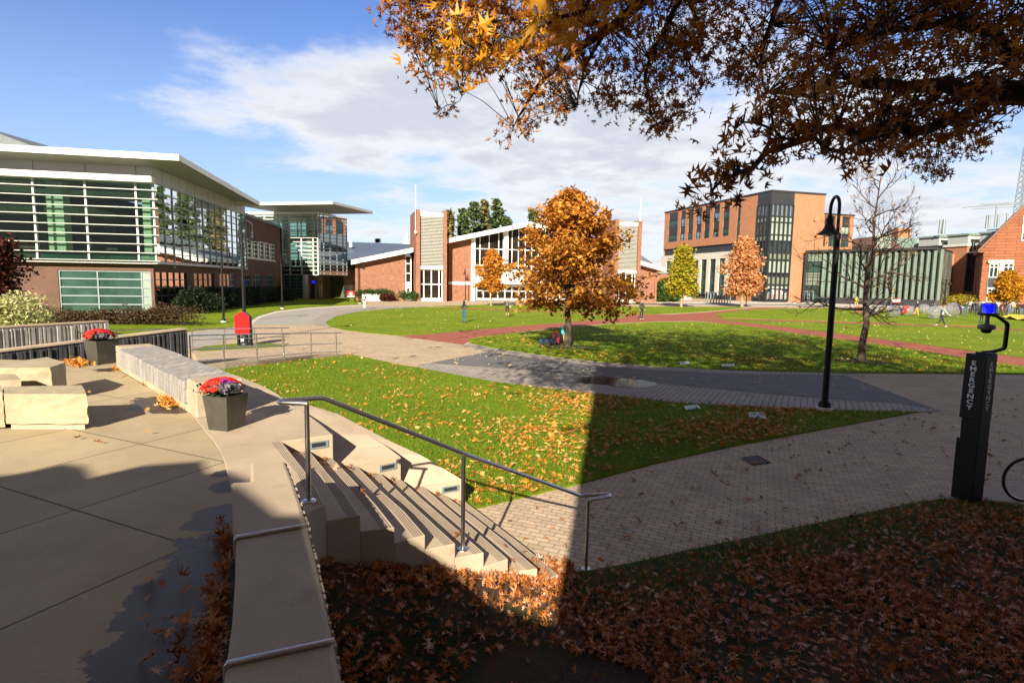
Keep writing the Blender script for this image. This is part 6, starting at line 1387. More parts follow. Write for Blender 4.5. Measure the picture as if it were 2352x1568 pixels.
# bough that carries the near bright spray, joined to the tree above the picture
bough([T4, Vector((5.0, 3.2, 8.2)), Vector((2.2, 2.6, 6.2)), V(1420, -60, 3.6)], .10, .016)
for e in (((6.5, 6.5, 11.5)), (2.5, 7.5, 11), (-.5, 6.5, 9.5), (9, 9, 12), (12.5, 6, 11), (5, 3.5, 11.5), (10, 12, 10.5), (4, 11, 10)): bough([T4, T4.lerp(Vector(e), .5)+Vector((0, 0, .4)), Vector(e)], .12, .02)
ALLB = np.array([tuple(p) for s in BR[:13] for p in s])
MASS = [(862, -80), (878, 10), (900, 42), (928, 85), (950, 118), (942, 150), (958, 185), (1008, 208), (1050, 214), (1068, 200), (1095, 186), (1118, 165), (1160, 152), (1178, 165), (1172, 205), (1190, 238), (1160, 268), (1150, 305), (1165, 328), (1205, 322), (1238, 298), (1268, 278), (1310, 262), (1355, 255), (1412, 272), (1430, 290), (1470, 285), (1490, 310), (1520, 330), (1552, 318), (1562, 288), (1602, 252), (1608, 215), (1650, 200), (1692, 190), (1725, 222), (1765, 236), (1800, 262), (1850, 262), (1900, 250), (1950, 300), (2010, 345), (2080, 345), (2160, 300), (2250, 330), (2262, 290), (2300, 235), (2350, 215), (2460, 200), (2460, -80)]
HOLES = [(1775, 22, 46, 34), (1215, 130, 20, 14), (1640, 160, 26, 30), (1330, 205, 26, 18), (1440, 225, 20, 25), (1700, 120, 20, 16), (2290, 170, 40, 22), (2215, 245, 26, 12), (1880, 215, 26, 10), (1565, 215, 22, 16), (2335, 55, 12, 10)]
pos, rnd, scl = [], [], []
def spray(c, n, size, sp, dirn=None, hang=.0):
    "a twig end with n leaves; joined to the nearest bough by a thin twig"
    c = Vector(c); j = np.argmin(((ALLB-np.array(c))**2).sum(1)); a = Vector(ALLB[j]); 
    if (a-c).length < 2.2: b.tube([a, a.lerp(c, .5)+Vector((0, 0, .05)), c], [.006, .004, .002], 4, caps=False)
    for _ in range(n):
        pos.append((c.x+rr.gauss(0, sp), c.y+rr.gauss(0, sp), c.z+rr.gauss(0, sp*.7))); scl.append(size*rr.uniform(.75, 1.2)); rnd.append(rr.random())
n = 0
while n < 1250:
    x, y = rr.uniform(862, 2460), rr.uniform(-80, 345)
    if not in_poly(np.array([x]), np.array([y]), MASS)[0]: continue
    if any(((x-hx)/rx)**2+((y-hy)/ry)**2 < 1 and rr.random() < .9 for hx, hy, rx, ry in HOLES): continue
    # thinner towards the lower rim on the left half, closed at the top
    if x < 1700 and y > 150 and rr.random() < .30: continue
    if x < 1750: Y = rr.uniform(6.0, 8.2)
    else: Y = rr.uniform(3.4, 6.5)
    spray(V(x, y, Y), 12 if x < 1750 else 7, .105 if x < 1750 else .09, .09); n += 1
for x, y, Y in ((1012, 258, 7.7), (1030, 252, 7.7), (1044, 246, 7.7)): spray(V(x, y, Y), 8, .10, .06)
for s in BR[1:3]:
    for i, p in enumerate(s[2:]):
        for _ in range(3): spray(p+Vector((rr.gauss(0, .05), rr.gauss(0, .05), rr.gauss(0, .05))), 5, .095, .07)
for x, y in [(rr.uniform(2000, 2255), rr.uniform(318, 412)) for _ in range(60)]:
    if y < 335+75*math.exp(-((x-2120)/60)**2)+ (25 if x > 2100 else 0): spray(V(x, y, rr.uniform(8.0, 8.8)), 8, .11, .08)
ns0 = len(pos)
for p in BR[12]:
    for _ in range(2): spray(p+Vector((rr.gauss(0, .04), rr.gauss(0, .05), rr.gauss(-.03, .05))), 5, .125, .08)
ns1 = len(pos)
m = 0
while m < 420:
    c = Vector((rr.uniform(1.0, 15), rr.uniform(-.5, 5.5), rr.uniform(9.0, 12.5)))
    for _ in range(7): pos.append((c.x+rr.gauss(0, .4), c.y+rr.gauss(0, .4), c.z+rr.gauss(0, .25))); scl.append(.36*rr.uniform(.7, 1.2)); rnd.append(rr.random())
    m += 1
m = 0
while m < 190:
    c = Vector((rr.uniform(-3.2, 2.5), rr.uniform(1.0, 6.5), rr.uniform(7.6, 11.0)))
    if proj(c)[1] > -110 and c.y > .5: continue
    for _ in range(7): pos.append((c.x+rr.gauss(0, .3), c.y+rr.gauss(0, .3), c.z+rr.gauss(0, .25))); scl.append(.28*rr.uniform(.7, 1.2)); rnd.append(rr.random())
    m += 1
# the crown above the picture: coarser, it throws the dappled shade on the lawns beyond
m = 0
while m < 1500:
    c = Vector((rr.gauss(7.5, 5.0), rr.gauss(8.5, 3.6), rr.gauss(11.3, 1.9)))
    if c.z < 7.0 or c.y < 2.5: continue
    if proj(c)[1] > -90 and c.y > .5: continue
    for _ in range(7): pos.append((c.x+rr.gauss(0, .35), c.y+rr.gauss(0, .35), c.z+rr.gauss(0, .25))); scl.append(.38*rr.uniform(.7, 1.2)); rnd.append(rr.random())
    m += 1
b.build('trunk', MT['barkdark'], OK)
REDOAK = leafmat('red_oak_leaves', [(.12, .034, .010), (.24, .078, .014), (.40, .155, .020), (.54, .24, .03)], .22, .5)
P = np.array(pos); R_ = rotmats(len(P), 1.0)
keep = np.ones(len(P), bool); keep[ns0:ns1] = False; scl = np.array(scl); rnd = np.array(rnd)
instmulti('crown', OAK_KINDS, OAK_F, P[keep], R_[keep], scl[keep], REDOAK, rnd[keep], OK)
instmulti('foliage', OAK_KINDS, OAK_F, P[~keep], R_[~keep], scl[~keep], leafmat('sun_tinted_spray_leaves', [(.50, .20, .012), (.66, .32, .02), (.70, .38, .04)], .35, .45), rnd[~keep], OK)  # near spray: sunlight put into a brighter leaf colour than the crown's

# ------------------------------------------------------------------ fallen leaves and grass blades
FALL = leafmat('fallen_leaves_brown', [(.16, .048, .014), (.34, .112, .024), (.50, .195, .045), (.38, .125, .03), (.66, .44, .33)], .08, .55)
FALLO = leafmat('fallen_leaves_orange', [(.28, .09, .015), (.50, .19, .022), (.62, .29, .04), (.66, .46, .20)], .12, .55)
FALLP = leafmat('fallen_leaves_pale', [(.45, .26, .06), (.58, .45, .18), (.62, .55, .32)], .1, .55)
def scatter(poly, n, ok=None):
    P = np.array([p[:2] for p in poly]); x0, y0 = P.min(0); x1, y1 = P.max(0); out = np.empty((0, 2)); tries = 0
    while len(out) < n and tries < 60:
        q = np.stack([rng.uniform(x0, x1, 4*n), rng.uniform(y0, y1, 4*n)], 1); q = q[in_poly(q[:, 0], q[:, 1], poly)]
        if ok is not None: q = q[rng.random(len(q)) < ok(q[:, 0], q[:, 1])]
        out = np.concatenate([out, q]); tries += 1
    return out[:n]
def clumpy(x, y, s=1.0, lo=.25):
    v = np.sin(x*1.7*s+1.3*np.sin(y*.9*s))+np.sin(y*2.1*s+1.1*np.sin(x*1.3*s)); return np.clip(.5+.35*v, lo, 1)
def fallen(name, label, q, z, size, m, tilt=.35, tv=OAK_V, tf=OAK_F, zr=.02):
    n = len(q); P = np.column_stack([q, z+zr*rng.random(n)+size*.12]); S = size*(.65+.6*rng.random(n))
    S = S*np.exp(rng.normal(0, .18, n)); return tag((instmulti(name, OAK_KINDS, tf, P, rotmats(n, tilt, True), S, m) if tv is OAK_V else instmesh(name, tv, tf, P, rotmats(n, tilt, True), S, m)), label, None, None, 'stuff')
LL = gp(LEAFLAWN)
near = [(-1.0, 2.2), (8.8, 2.6), (11.5, 8.6), (7.0, 10.3), (.2, 6.9), (-1.2, 5.4)]
bare = lambda x, y: np.where(((x-.45)/.85)**2+((y-4.05)/.62)**2 < 1, .06, 1.0)
edgefade = lambda x, y: np.clip((LLedge(x)-y)/1.2, .12, 1)
ex = np.array([p[0] for p in LL[:13]]); ey = np.array([p[1] for p in LL[:13]]); LLedge = lambda x: np.interp(x, ex, ey)
q = scatter(LL, 23000, lambda x, y: np.where((y < 12) & (x < 13) & (y > 2.0) & (x > -1.6), 1, 0)*bare(x, y)*edgefade(x, y)*clumpy(x, y, 1.2, .45))
def lift(o, q, z):
    k = len(o.data.vertices)//len(q); co = np.empty(len(o.data.vertices)*3, np.float32); o.data.vertices.foreach_get('co', co); co = co.reshape(-1, 3); co[:, 2] += np.repeat(z, k); o.data.vertices.foreach_set('co', co.ravel()); o.data.update()
def bank_h(x, y):
    "leaves and soil in the stair corner, heaped higher to stand in for shade there"
    ax, ay, bx, by = NP[0][4].x, NP[0][4].y, NP[8][4].x, NP[8][4].y; L = math.hypot(bx-ax, by-ay); tx_, ty_ = (bx-ax)/L, (by-ay)/L
    t = ((x-ax)*tx_+(y-ay)*ty_)/L; d = np.maximum((x-ax)*ty_-(y-ay)*tx_, 0); return .80*np.clip(1.0-1.0*np.clip(t, 0, 2), 0, 1)*np.exp(-(d/.80)**2)*(t > -1.2)
bx_, by_ = np.meshgrid(np.linspace(-1.75, 1.4, 43), np.linspace(2.6, 6.4, 51)); bz_ = bank_h(bx_, by_)+.036+.02*np.sin(bx_*9)*np.cos(by_*7); bz_ = np.where(bank_h(bx_, by_) < .02, -.02, bz_)  # bank raised over the unlit base of the steps, in place of its shade
nx_ = 43; idx = np.arange(51*43).reshape(51, 43); fc = np.stack([idx[:-1, :-1], idx[:-1, 1:], idx[1:, 1:], idx[1:, :-1]], -1).reshape(-1, 4)
tag(rawmesh('ground_bank', np.stack([bx_, by_, bz_], -1).reshape(-1, 3), fc, soilmat(), None, None, True), 'bank of soil and leaves at the foot of the stairs, raised in place of the shade on their base', None, None, 'structure')
zb_l = bank_h(q[:, 0], q[:, 1])
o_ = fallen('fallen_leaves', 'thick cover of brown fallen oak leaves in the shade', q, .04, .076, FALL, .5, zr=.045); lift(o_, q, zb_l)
q = np.column_stack([rng.uniform(-1.2, .72, 1500), rng.normal(0, .17, 1500)]); q[:, 1] += np.interp(q[:, 0], [-1.4, -.6, .3, 1.0], [5.0, 5.4, 5.9, 6.15])
o_ = fallen('fallen_leaves', 'drift of brown and orange leaves against the foot of the stairs', q, .05, .105, FALL, .6, zr=.05); lift(o_, q, bank_h(q[:, 0], q[:, 1]))
NLp = gp(NEARLAWN)
q = scatter(NLp, 5200, lambda x, y: clumpy(x, y, .8, .08)*np.clip(.12+.88*(x+4)/7.5+.25*(11-y)/6, .10, 1))
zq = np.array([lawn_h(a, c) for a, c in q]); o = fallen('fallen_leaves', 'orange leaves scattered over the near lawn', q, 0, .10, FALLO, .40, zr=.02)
lift(o, q, zq+.05)
q = scatter(gp(LAWN2), 2600, lambda x, y: clumpy(x, y, .5, .1)*np.clip(1.15-(y-19)/18, .12, 1)); fallen('fallen_leaves', 'leaves under the trees on the shaded lawn', q, .05, .115, FALLO, .4, LEAF_V, LEAF_F)
for px, n in ((LAWN3, 420), (LAWN6, 500), (LAWN5, 350), (LAWN4, 260)):
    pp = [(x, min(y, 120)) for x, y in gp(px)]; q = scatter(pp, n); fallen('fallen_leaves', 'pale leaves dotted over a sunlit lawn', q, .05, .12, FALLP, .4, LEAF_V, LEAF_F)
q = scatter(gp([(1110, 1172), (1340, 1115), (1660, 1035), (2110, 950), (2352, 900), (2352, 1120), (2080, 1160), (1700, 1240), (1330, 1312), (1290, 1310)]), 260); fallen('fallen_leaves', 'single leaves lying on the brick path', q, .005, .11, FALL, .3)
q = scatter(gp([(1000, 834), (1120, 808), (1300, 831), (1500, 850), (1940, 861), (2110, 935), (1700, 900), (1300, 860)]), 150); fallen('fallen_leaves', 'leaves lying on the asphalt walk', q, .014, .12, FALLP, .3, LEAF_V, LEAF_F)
pile = []
for (cx, cy, sx, sy, n) in ((C5(1090, 800)[0], C5(1090, 800)[1], 30, 14, 190), (C5(490, 555)[0], C5(490, 555)[1], 34, 7, 170), (C5(40, 915)[0], C5(40, 915)[1], 22, 5, 60), (C5(300, 908)[0], C5(300, 908)[1], 16, 3, 18), (C5(745, 600)[0], C5(745, 600)[1], 10, 3, 16)):
    for _ in range(n): p = G(rng.normal(cx, sx*.5), rng.normal(cy, sy*.5), ZP); pile.append((p.x, p.y))
for u, v in ((500, 1040), (625, 1072), (420, 970), (560, 757), (940, 867), (930, 703), (800, 655), (915, 690), (950, 1010)): p = G(*C5(u, v), ZP); pile.append((p.x, p.y))
fallen('fallen_leaves', 'orange leaves gathered along the seat wall and stone blocks', np.array(pile), ZP+.003, .12, FALLO, .5, zr=.04)
pile = []
for _ in range(230):
    y = rng.uniform(1200, 1600); p = G(np.interp(y, [1200, 1280, 1450, 1600], [528, 530, 516, 492])-abs(rng.normal(0, 1))*np.interp(y, [1200, 1400, 1600], [12, 34, 40]), y, ZP); pile.append((p.x, p.y))
for _ in range(45): p = G(rng.uniform(330, 520), rng.uniform(1330, 1560), ZP); pile.append((p.x, p.y))
fallen('fallen_leaves', 'brown leaves caught along the foot of the low wall', np.array(pile), ZP+.004, .092, FALL, .38, zr=.03)
pile = []
for i in range(8):
    far, c2 = NP[i][0], NP[i][1]; 
    for _ in range(7): t = abs(rng.normal(0, .22)); p = far.lerp(c2, min(t, 1.0)); d = (NP[i+1][0]-far); f = rng.uniform(.1, .7); pile.append((p.x+d.x*f, p.y+d.y*f, NZ[i+1]))
    for _ in range(2): t = rng.uniform(0, 3.9); k = int(t); p = NP[i][k].lerp(NP[i][k+1], t-k); d = (NP[i+1][k]-NP[i][k]); f = rng.uniform(.1, .8); pile.append((p.x+d.x*f, p.y+d.y*f, NZ[i+1]))
pile = np.array(pile); o = fallen('fallen_leaves', 'few leaves caught on the steps', pile[:, :2], 0, .10, FALL, .5, zr=.02); lift(o, pile, pile[:, 2]+.005)
# grass blades on the nearer lawns
BL = leafmat('grass_blades', [(.06, .13, .006), (.13, .24, .012), (.21, .30, .02)], .3, .6)
def blades(name, label, q, z0, hgt, wid, m=BL):
    n = len(q); a = rng.random(n)*6.283; ln = rng.normal(0, .5, (n, 2))*hgt; h = hgt*(.6+.7*rng.random(n)); base = np.column_stack([q, z0])
    w = np.column_stack([np.cos(a), np.sin(a), np.zeros(n)])*wid; tip = base+np.column_stack([ln, h])
    V_ = np.stack([base-w, base+w, tip], 1).reshape(-1, 3); return tag(rawmesh(name, V_, np.arange(3*n).reshape(-1, 3), m, np.repeat(rng.random(n), 3)), label, None, None, 'stuff')
q = scatter(NLp, 70000, lambda x, y: np.clip(1.6-y/16, .25, 1)); blades('grass', 'short grass blades of the near lawn', q, np.array([lawn_h(a, c)+.028 for a, c in q]), .055, .006)
q = scatter(LL, 16000, lambda x, y: np.where((y < 12) & (x < 13) & (y > 2.2) & (x > -1.6), 1, 0)*np.clip(1.5-(LLedge(x)-y)/.9, .12, 1)); blades('grass', 'sparse grass between the fallen leaves', q, np.full(len(q), .035), .06, .005)
q = scatter(gp(LAWN2), 40000, lambda x, y: np.clip(1.5-(y-18)/14, .1, 1)); blades('grass', 'grass blades of the shaded lawn', q, np.full(len(q), .028), .07, .012)
# ------------------------------------------------------------------ lamps, signs, emergency posts
def lamp_proto(label, group):
    "6 m black lamp: stepped pole, hooked arm and a bell shade; the arm reaches towards +X"
    t = thing('street_lamp', label, 'street lamp', (0, 0, 0), group)
    b = MB(); b.lathe((0, 0, 0), [(.20, 0), (.20, .10), (.19, .12)], 12); b.build('concrete_footing', MT['whitedull'], t)
    b = MB(); b.lathe((0, 0, .121), [(.17, 0), (.17, .10), (.12, .16), (.085, .2)], 14); b.build('base_collar', MT['black'], t)
    b = MB(); b.tube([(0, 0, .12), (0, 0, 4.80)], [.085, .078], 12); b.lathe((0, 0, 4.80), [(.09, -.06), (.09, .06), (.05, .08)], 12); b.build('pole', MT['black'], t)
    b = MB(); pts = [(0, 0, 4.80), (0, 0, 5.58)]+[(.28-.28*math.cos(a), 0, 5.58+.30*math.sin(a)) for a in [math.pi*k/10 for k in range(1, 11)]]+[(.56, 0, 5.40)]; b.tube(pts, .045, 8); b.build('hooked_arm', MT['black'], t)
    b = MB(); b.lathe((.56, 0, 0), [(.04, 5.43), (.07, 5.40), (.07, 5.36), (.10, 5.33), (.105, 5.22), (.095, 5.19), (.13, 5.09), (.19, 4.99), (.30, 4.91), (.31, 4.89), (.28, 4.905), (.15, 5.0), (.0, 5.03)], 20); sh = b.build('bell_shade', MT['black'], t)
    b = MB(); b.lathe((.56, 0, 0), [(0, 4.85), (.10, 4.86), (.18, 4.90), (.2, 4.95)], 16); b.build('lens', MT['lens'], sh)
    return t
L0 = lamp_proto('tall black hooked lamp post standing at the corner of the near lawn', 'black hooked lamp posts'); first = True
for px, py, ytop, rot, lb in ((1893, 945, 450, None, None), (563, 783, 508, 0, 'black hooked lamp behind the red sign'), (514, 741, 563, 0, 'black lamp with a white footing on the grass left of the red sign'), (*C2(642, 1190), C2(0, 665)[1], 0, 'black lamp on the grass before the glass pavilion'), (*C2(1385, 1140), C2(0, 742)[1], 0, 'black lamp beside the far red sign'),
                             (*C3(738, 893), C3(0, 645)[1], 2.0, 'slim dark lamp before the hall, left of its entrance'), (*C9(1107, 1478), C9(0, 1120)[1], 2.0, 'dark lamp beside the peach coloured tree')):
    g = G(px, py); s = zat(g, ytop)/5.88
    o = L0 if first else copy_tree(L0); first = False
    if rot is None: d = Vector((g.x, g.y)).normalized(); v = d*.52+Vector((-d.y, d.x))*.21; rot = math.atan2(v.y, v.x)
    o.location = (g.x, g.y, .02); o.rotation_euler = (0, 0, rot); o.scale = (s, s, s)
    if lb: o['label'] = lb
g = G(*C10(1380, 1255)); hh = zat(g, C10(0, 925)[1]); t = thing('twin_lamp', 'dark twin headed lamp before the laboratory building', 'street lamp', g)
b = MB(); b.tube([(g.x, g.y, 0), (g.x, g.y, hh)], [.16, .10], 8); b.build('pole', MT['black'], t)
b = MB(); b.tube([(g.x-.7, g.y, hh-.5), (g.x-.7, g.y, hh), (g.x, g.y, hh-.2), (g.x+.7, g.y, hh), (g.x+.7, g.y, hh-.5)], .05, 6); b.build('arm', MT['black'], t)
for s in (-1, 1): b = MB(); b.lathe((g.x+s*.75, g.y, hh), [(.08, -.45), (.2, -.7), (.5, -1.0), (0, -1.02)], 12); b.build('bell_shade', MT['black'], t)

def text(body, size, m, parent, mat4, ext=.004, name='lettering'):
    cu = bpy.data.curves.new(name, 'FONT'); cu.body = body; cu.size = size; cu.align_x = 'CENTER'; cu.align_y = 'CENTER'; cu.extrude = ext; cu.offset = size*.03
    o = bpy.data.objects.new(name, cu); COL.objects.link(o); dg = bpy.context.evaluated_depsgraph_get(); dg.update()
    me = bpy.data.meshes.new_from_object(o.evaluated_get(dg)); bpy.data.objects.remove(o); me.name = name; me.transform(mat4); me.materials.clear(); me.materials.append(m); return link_mesh(name, me, parent)
WHT = plain('white_lettering', (.75, .74, .76), .5, var=.02)
def frame4(origin, xdir, zdir=Vector((0, 0, 1))):
    x = Vector(xdir).normalized(); y = Vector(zdir).normalized(); z = x.cross(y); M = Matrix((x, y, z)).transposed().to_4x4(); M.translation = origin; return M
# emergency post in front
ep = G(2222, 1146, .045); ep.z = .045
zt = zat(ep, C15(315, 420)[1]); view = Vector((ep.x, ep.y)).normalized(); rgt = Vector((view.y, -view.x))
EPt = thing('emergency_post', 'tall black emergency call post with white lettering and a blue light above a camera', 'emergency post', ep)
yaw = math.atan2(rgt.y, rgt.x)-rad(31); R2 = Matrix.Rotation(yaw, 2)
ux, uy = R2 @ Vector((1, 0)), R2 @ Vector((0, 1))                       # ux: along the wide left face; uy: away
wA, wB = .275, .245
def ring_(z, a0, a1, b0, b1): return [Vector((ep.x, ep.y, 0))+Vector((*(ux*p+uy*q), z)) for p, q in ((a0, b0), (a1, b0), (a1, b1), (a0, b1))]
z_a, z_b = ep.z+(zt-ep.z)*.42, ep.z+(zt-ep.z)*.56
b = MB(); b.hexa(ring_(ep.z, -wA*.62, wA*.5, -wB/2, wB/2), ring_(z_a, -wA*.62, wA*.5, -wB/2, wB/2)); b.hexa(ring_(z_a, -wA*.46, wA*.5-.002, -wB/2+.002, wB/2-.002), ring_(z_b, -wA*.46, wA*.5-.002, -wB/2+.002, wB/2-.002)); b.hexa(ring_(z_b, -wA*.60, wA*.5, -wB/2, wB/2), ring_(zt, -wA*.55, wA*.5, -wB/2, wB/2)); b.build('post_body', MT['black'], EPt, bevel=.008)
b = MB(); b.hexa(ring_(zt+.001, -.06, .16, -.06, .06), ring_(zt+.03, -.06, .16, -.06, .06)); b.build('top_plate', MT['black'], EPt)
n_ = len('EMERGENCY'); zt1, zt0 = zt-.10, zt-(zt-ep.z)*.38
for fx, org, nrm in ((ux, -uy*(wB/2+.001), -uy), (uy, ux*(wA*.5+.001), ux)):
    for i, ch in enumerate('EMERGENCY'):
        z = zt1-(zt1-zt0)*(i+.5)/n_; o3 = Vector((ep.x, ep.y, z))+Vector((*org, 0))+(Vector((*(ux*-.03), 0)) if fx is ux else Vector((0, 0, 0)))
        text(ch, .112, WHT, EPt, frame4(o3, Vector((*fx, 0))) @ Matrix.Diagonal((1.15 if fx is ux else 1.05, .84, 1, 1)), .002)
def e(x, y): 
    p = Dp(*C15(x, y), ep.y); return p
arm = [e(305, 408), e(372, 405), e(455, 382), e(476, 215), e(400, 160), e(350, 152)]
b = MB(); b.tube(bent(*arm, r=.03), .030, 4, smooth=False); b.build('camera_arm', MT['black'], EPt)
c = e(341, 160); c0 = Vector((c.x, c.y, 0)); k_ = .338*ep.y/F
b = MB(); zb_ = e(341, 158).z; b.lathe((c.x, c.y, 0), [(.0, zb_-.01), (56*k_, zb_), (58*k_, zb_+12*k_), (54*k_, zb_+18*k_), (.0, zb_+18*k_)], 20); b.build('beacon_base', plain('beacon_base', (.05, .05, .06), .5), EPt)
z0b, z1b = zb_+18*k_, e(341, 74).z
b = MB(); b.lathe((c.x, c.y, 0), [(54*k_, z0b+.001), (51*k_, z0b+.6*(z1b-z0b)), (43*k_, z1b-.012), (36*k_, z1b), (0, z1b+.004)], 24); dome = b.build('beacon_dome', glassmat('smoky_dome', (.72, .70, .72), .06), EPt)
mb_, nt_, bs_ = newmat('blue_beacon_light'); bs_.inputs['Base Color'].default_value = (.0, .0, .5, 1); bs_.inputs['Emission Color'].default_value = (0, .004, 1, 1); bs_.inputs['Emission Strength'].default_value = 1.1
b = MB(); b.lathe((c.x, c.y, 0), [(33*k_, z0b+.004), (33*k_, z1b-.02), (0, z1b-.018)], 20); b.build('blue_light', mb_, dome)
b = MB(); b.lathe((c.x, c.y, 0), [(13*k_, e(341, 216).z), (13*k_, zb_)], 12); zc_ = e(341, 216).z; b.lathe((c.x, c.y, 0), [(14*k_, zc_), (47*k_, zc_-6*k_), (50*k_, zc_-14*k_), (48*k_, zc_-32*k_), (42*k_, zc_-38*k_), (0, zc_-38*k_)], 20); ch = b.build('camera_housing', plain('camera_grey', (.17, .17, .18), .5), EPt)
b = MB(); b.lathe((c.x, c.y, 0), [(31*k_, zc_-38*k_), (29*k_, zc_-52*k_), (20*k_, zc_-62*k_), (0, zc_-66*k_)], 16); b.build('camera_dome', darkglass('camera_dome', (.006, .006, .007)), ch)
g = G(*C2(943, 1095)); t = thing('emergency_post', 'small far emergency post with a blue light before the pavilion doors', 'emergency post', g)
b = MB(); hh = zat(g, C2(0, 945)[1]); b.box((g.x, g.y, hh/2), (.7, .7, hh)); b.build('post_body', MT['charcoal'], t); b = MB(); b.lathe((g.x, g.y, hh), [(.22, 0), (.20, .35), (0, .4)], 10); b.build('blue_light', mb_, t)

# red signs
def red_sign(p, w, h0, h1, arch, dep, rz, label, posts, text_rows=None):
    t = thing('campus_sign', label, 'sign', (p.x, p.y, 0), 'red arched signs'); R = Matrix.Rotation(rz, 3, 'Z'); P3 = lambda x, y, z: Vector((p.x, p.y, 0))+R @ Vector((x, y, z))
    n = 12; out = [(-w/2, h0), (w/2, h0), (w/2, h1-arch)]+[(w/2-w*k/n, h1-arch+arch*math.sin(math.pi*k/n)) for k in range(1, n)]+[(-w/2, h1-arch)]
    b = MB(); b.hexa([P3(x, -.03, z) for x, z in out], [P3(x, -.06, z) for x, z in out]); pn = b.build('panel', MT['red'], t)
    b = MB(); b.hexa([P3(x, dep, z) for x, z in out], [P3(x, -.029, z) for x, z in out]); b.build('panel_back', MT['charcoal'], t)
    for x, y, s in posts: b = MB(); b.hexa([P3(x+a*s, y+c_*s, 0) for a, c_ in ((-1, -1), (1, -1), (1, 1), (-1, 1))], [P3(x+a*s, y+c_*s, h0+.3) for a, c_ in ((-1, -1), (1, -1), (1, 1), (-1, 1))]); b.build('leg', MT['black'], t)
    return t, P3, R
p = G(559, 795); k_ = p.y/F
zl0, zl1 = zat(p, 766), zat(p, 716.5)
RS, P3, R = red_sign(p, 39*k_, zl0, zl1, .22, .14, rad(-12), 'plain red arched sign on black legs behind the ramp railing', ((-15*k_, .10, .055), (17*k_, .10, .055), (2*k_, .22, .05)))
fl = G(563, 793.5); t = thing('ground_spotlight', 'small dark spotlight on the grass under the red sign', 'spotlight', fl); b = MB(); b.lathe(fl, [(.22, .0), (.25, .12), (.16, .17), (0, .15)], 14); b.build('housing', MT['framedark'], t); b = MB(); b.box((fl.x, fl.y, .24), (.09, .07, .2)); b.build('bracket', MT['black'], t)
p = G(*C8(468, 1178)); k_ = p.y/F*.1396; zl0, zl1 = zat(p, C8(0, 1085)[1]), zat(p, C8(0, 992)[1])
FS, P3, R = red_sign(p, 130*k_, zl0, zl1, .07, .3, rad(-6), 'small red sign with white writing beside the pavilion forecourt', ((-58*k_, .1, .1), (58*k_, .1, .1)))
hP = zl1-zl0
for w_, hh_, z in ((.38, hP*.20, zl1-hP*.33), (.72, hP*.08, zl1-hP*.60), (.26, hP*.07, zl1-hP*.78)):
    b = MB(); b.hexa([P3(x, y, z-hh_/2) for x, y in ((-w_/2, -.068), (w_/2, -.068), (w_/2, -.061), (-w_/2, -.061))], [P3(x, y, z+hh_/2) for x, y in ((-w_/2, -.068), (w_/2, -.068), (w_/2, -.061), (-w_/2, -.061))]); b.build('writing_line', WHT, FS)
b = MB(); w_ = 128*k_; b.hexa([P3(x, y, zl0-hP*.06) for x, y in ((-w_/2, -.068), (w_/2, -.068), (w_/2, -.061), (-w_/2, -.061))], [P3(x, y, zl0+hP*.10) for x, y in ((-w_/2, -.068), (w_/2, -.068), (w_/2, -.061), (-w_/2, -.061))]); b.build('white_strip', WHT, FS)
p = G(*C10(980, 1262)); p.y += 4; k_ = .18943*p.y/F; FS2, P3, R = red_sign(p, 90*k_, zat(p, C10(0, 1215)[1]), zat(p, C10(0, 1157)[1]), .2, .3, .2, 'small red sign seen through the twigs of the bare oak', ((-38*k_, .1, .08), (38*k_, .1, .08)))
b = MB(); z = zat(p, C10(0, 1185)[1]); b.hexa([P3(-.9, -.062, z-.25), P3(.9, -.062, z-.25), P3(.9, -.07, z-.25), P3(-.9, -.07, z-.25)], [P3(-.9, -.062, z+.25), P3(.9, -.062, z+.25), P3(.9, -.07, z+.25), P3(-.9, -.07, z+.25)]); b.build('white_band', MT['whitedull'], FS2)

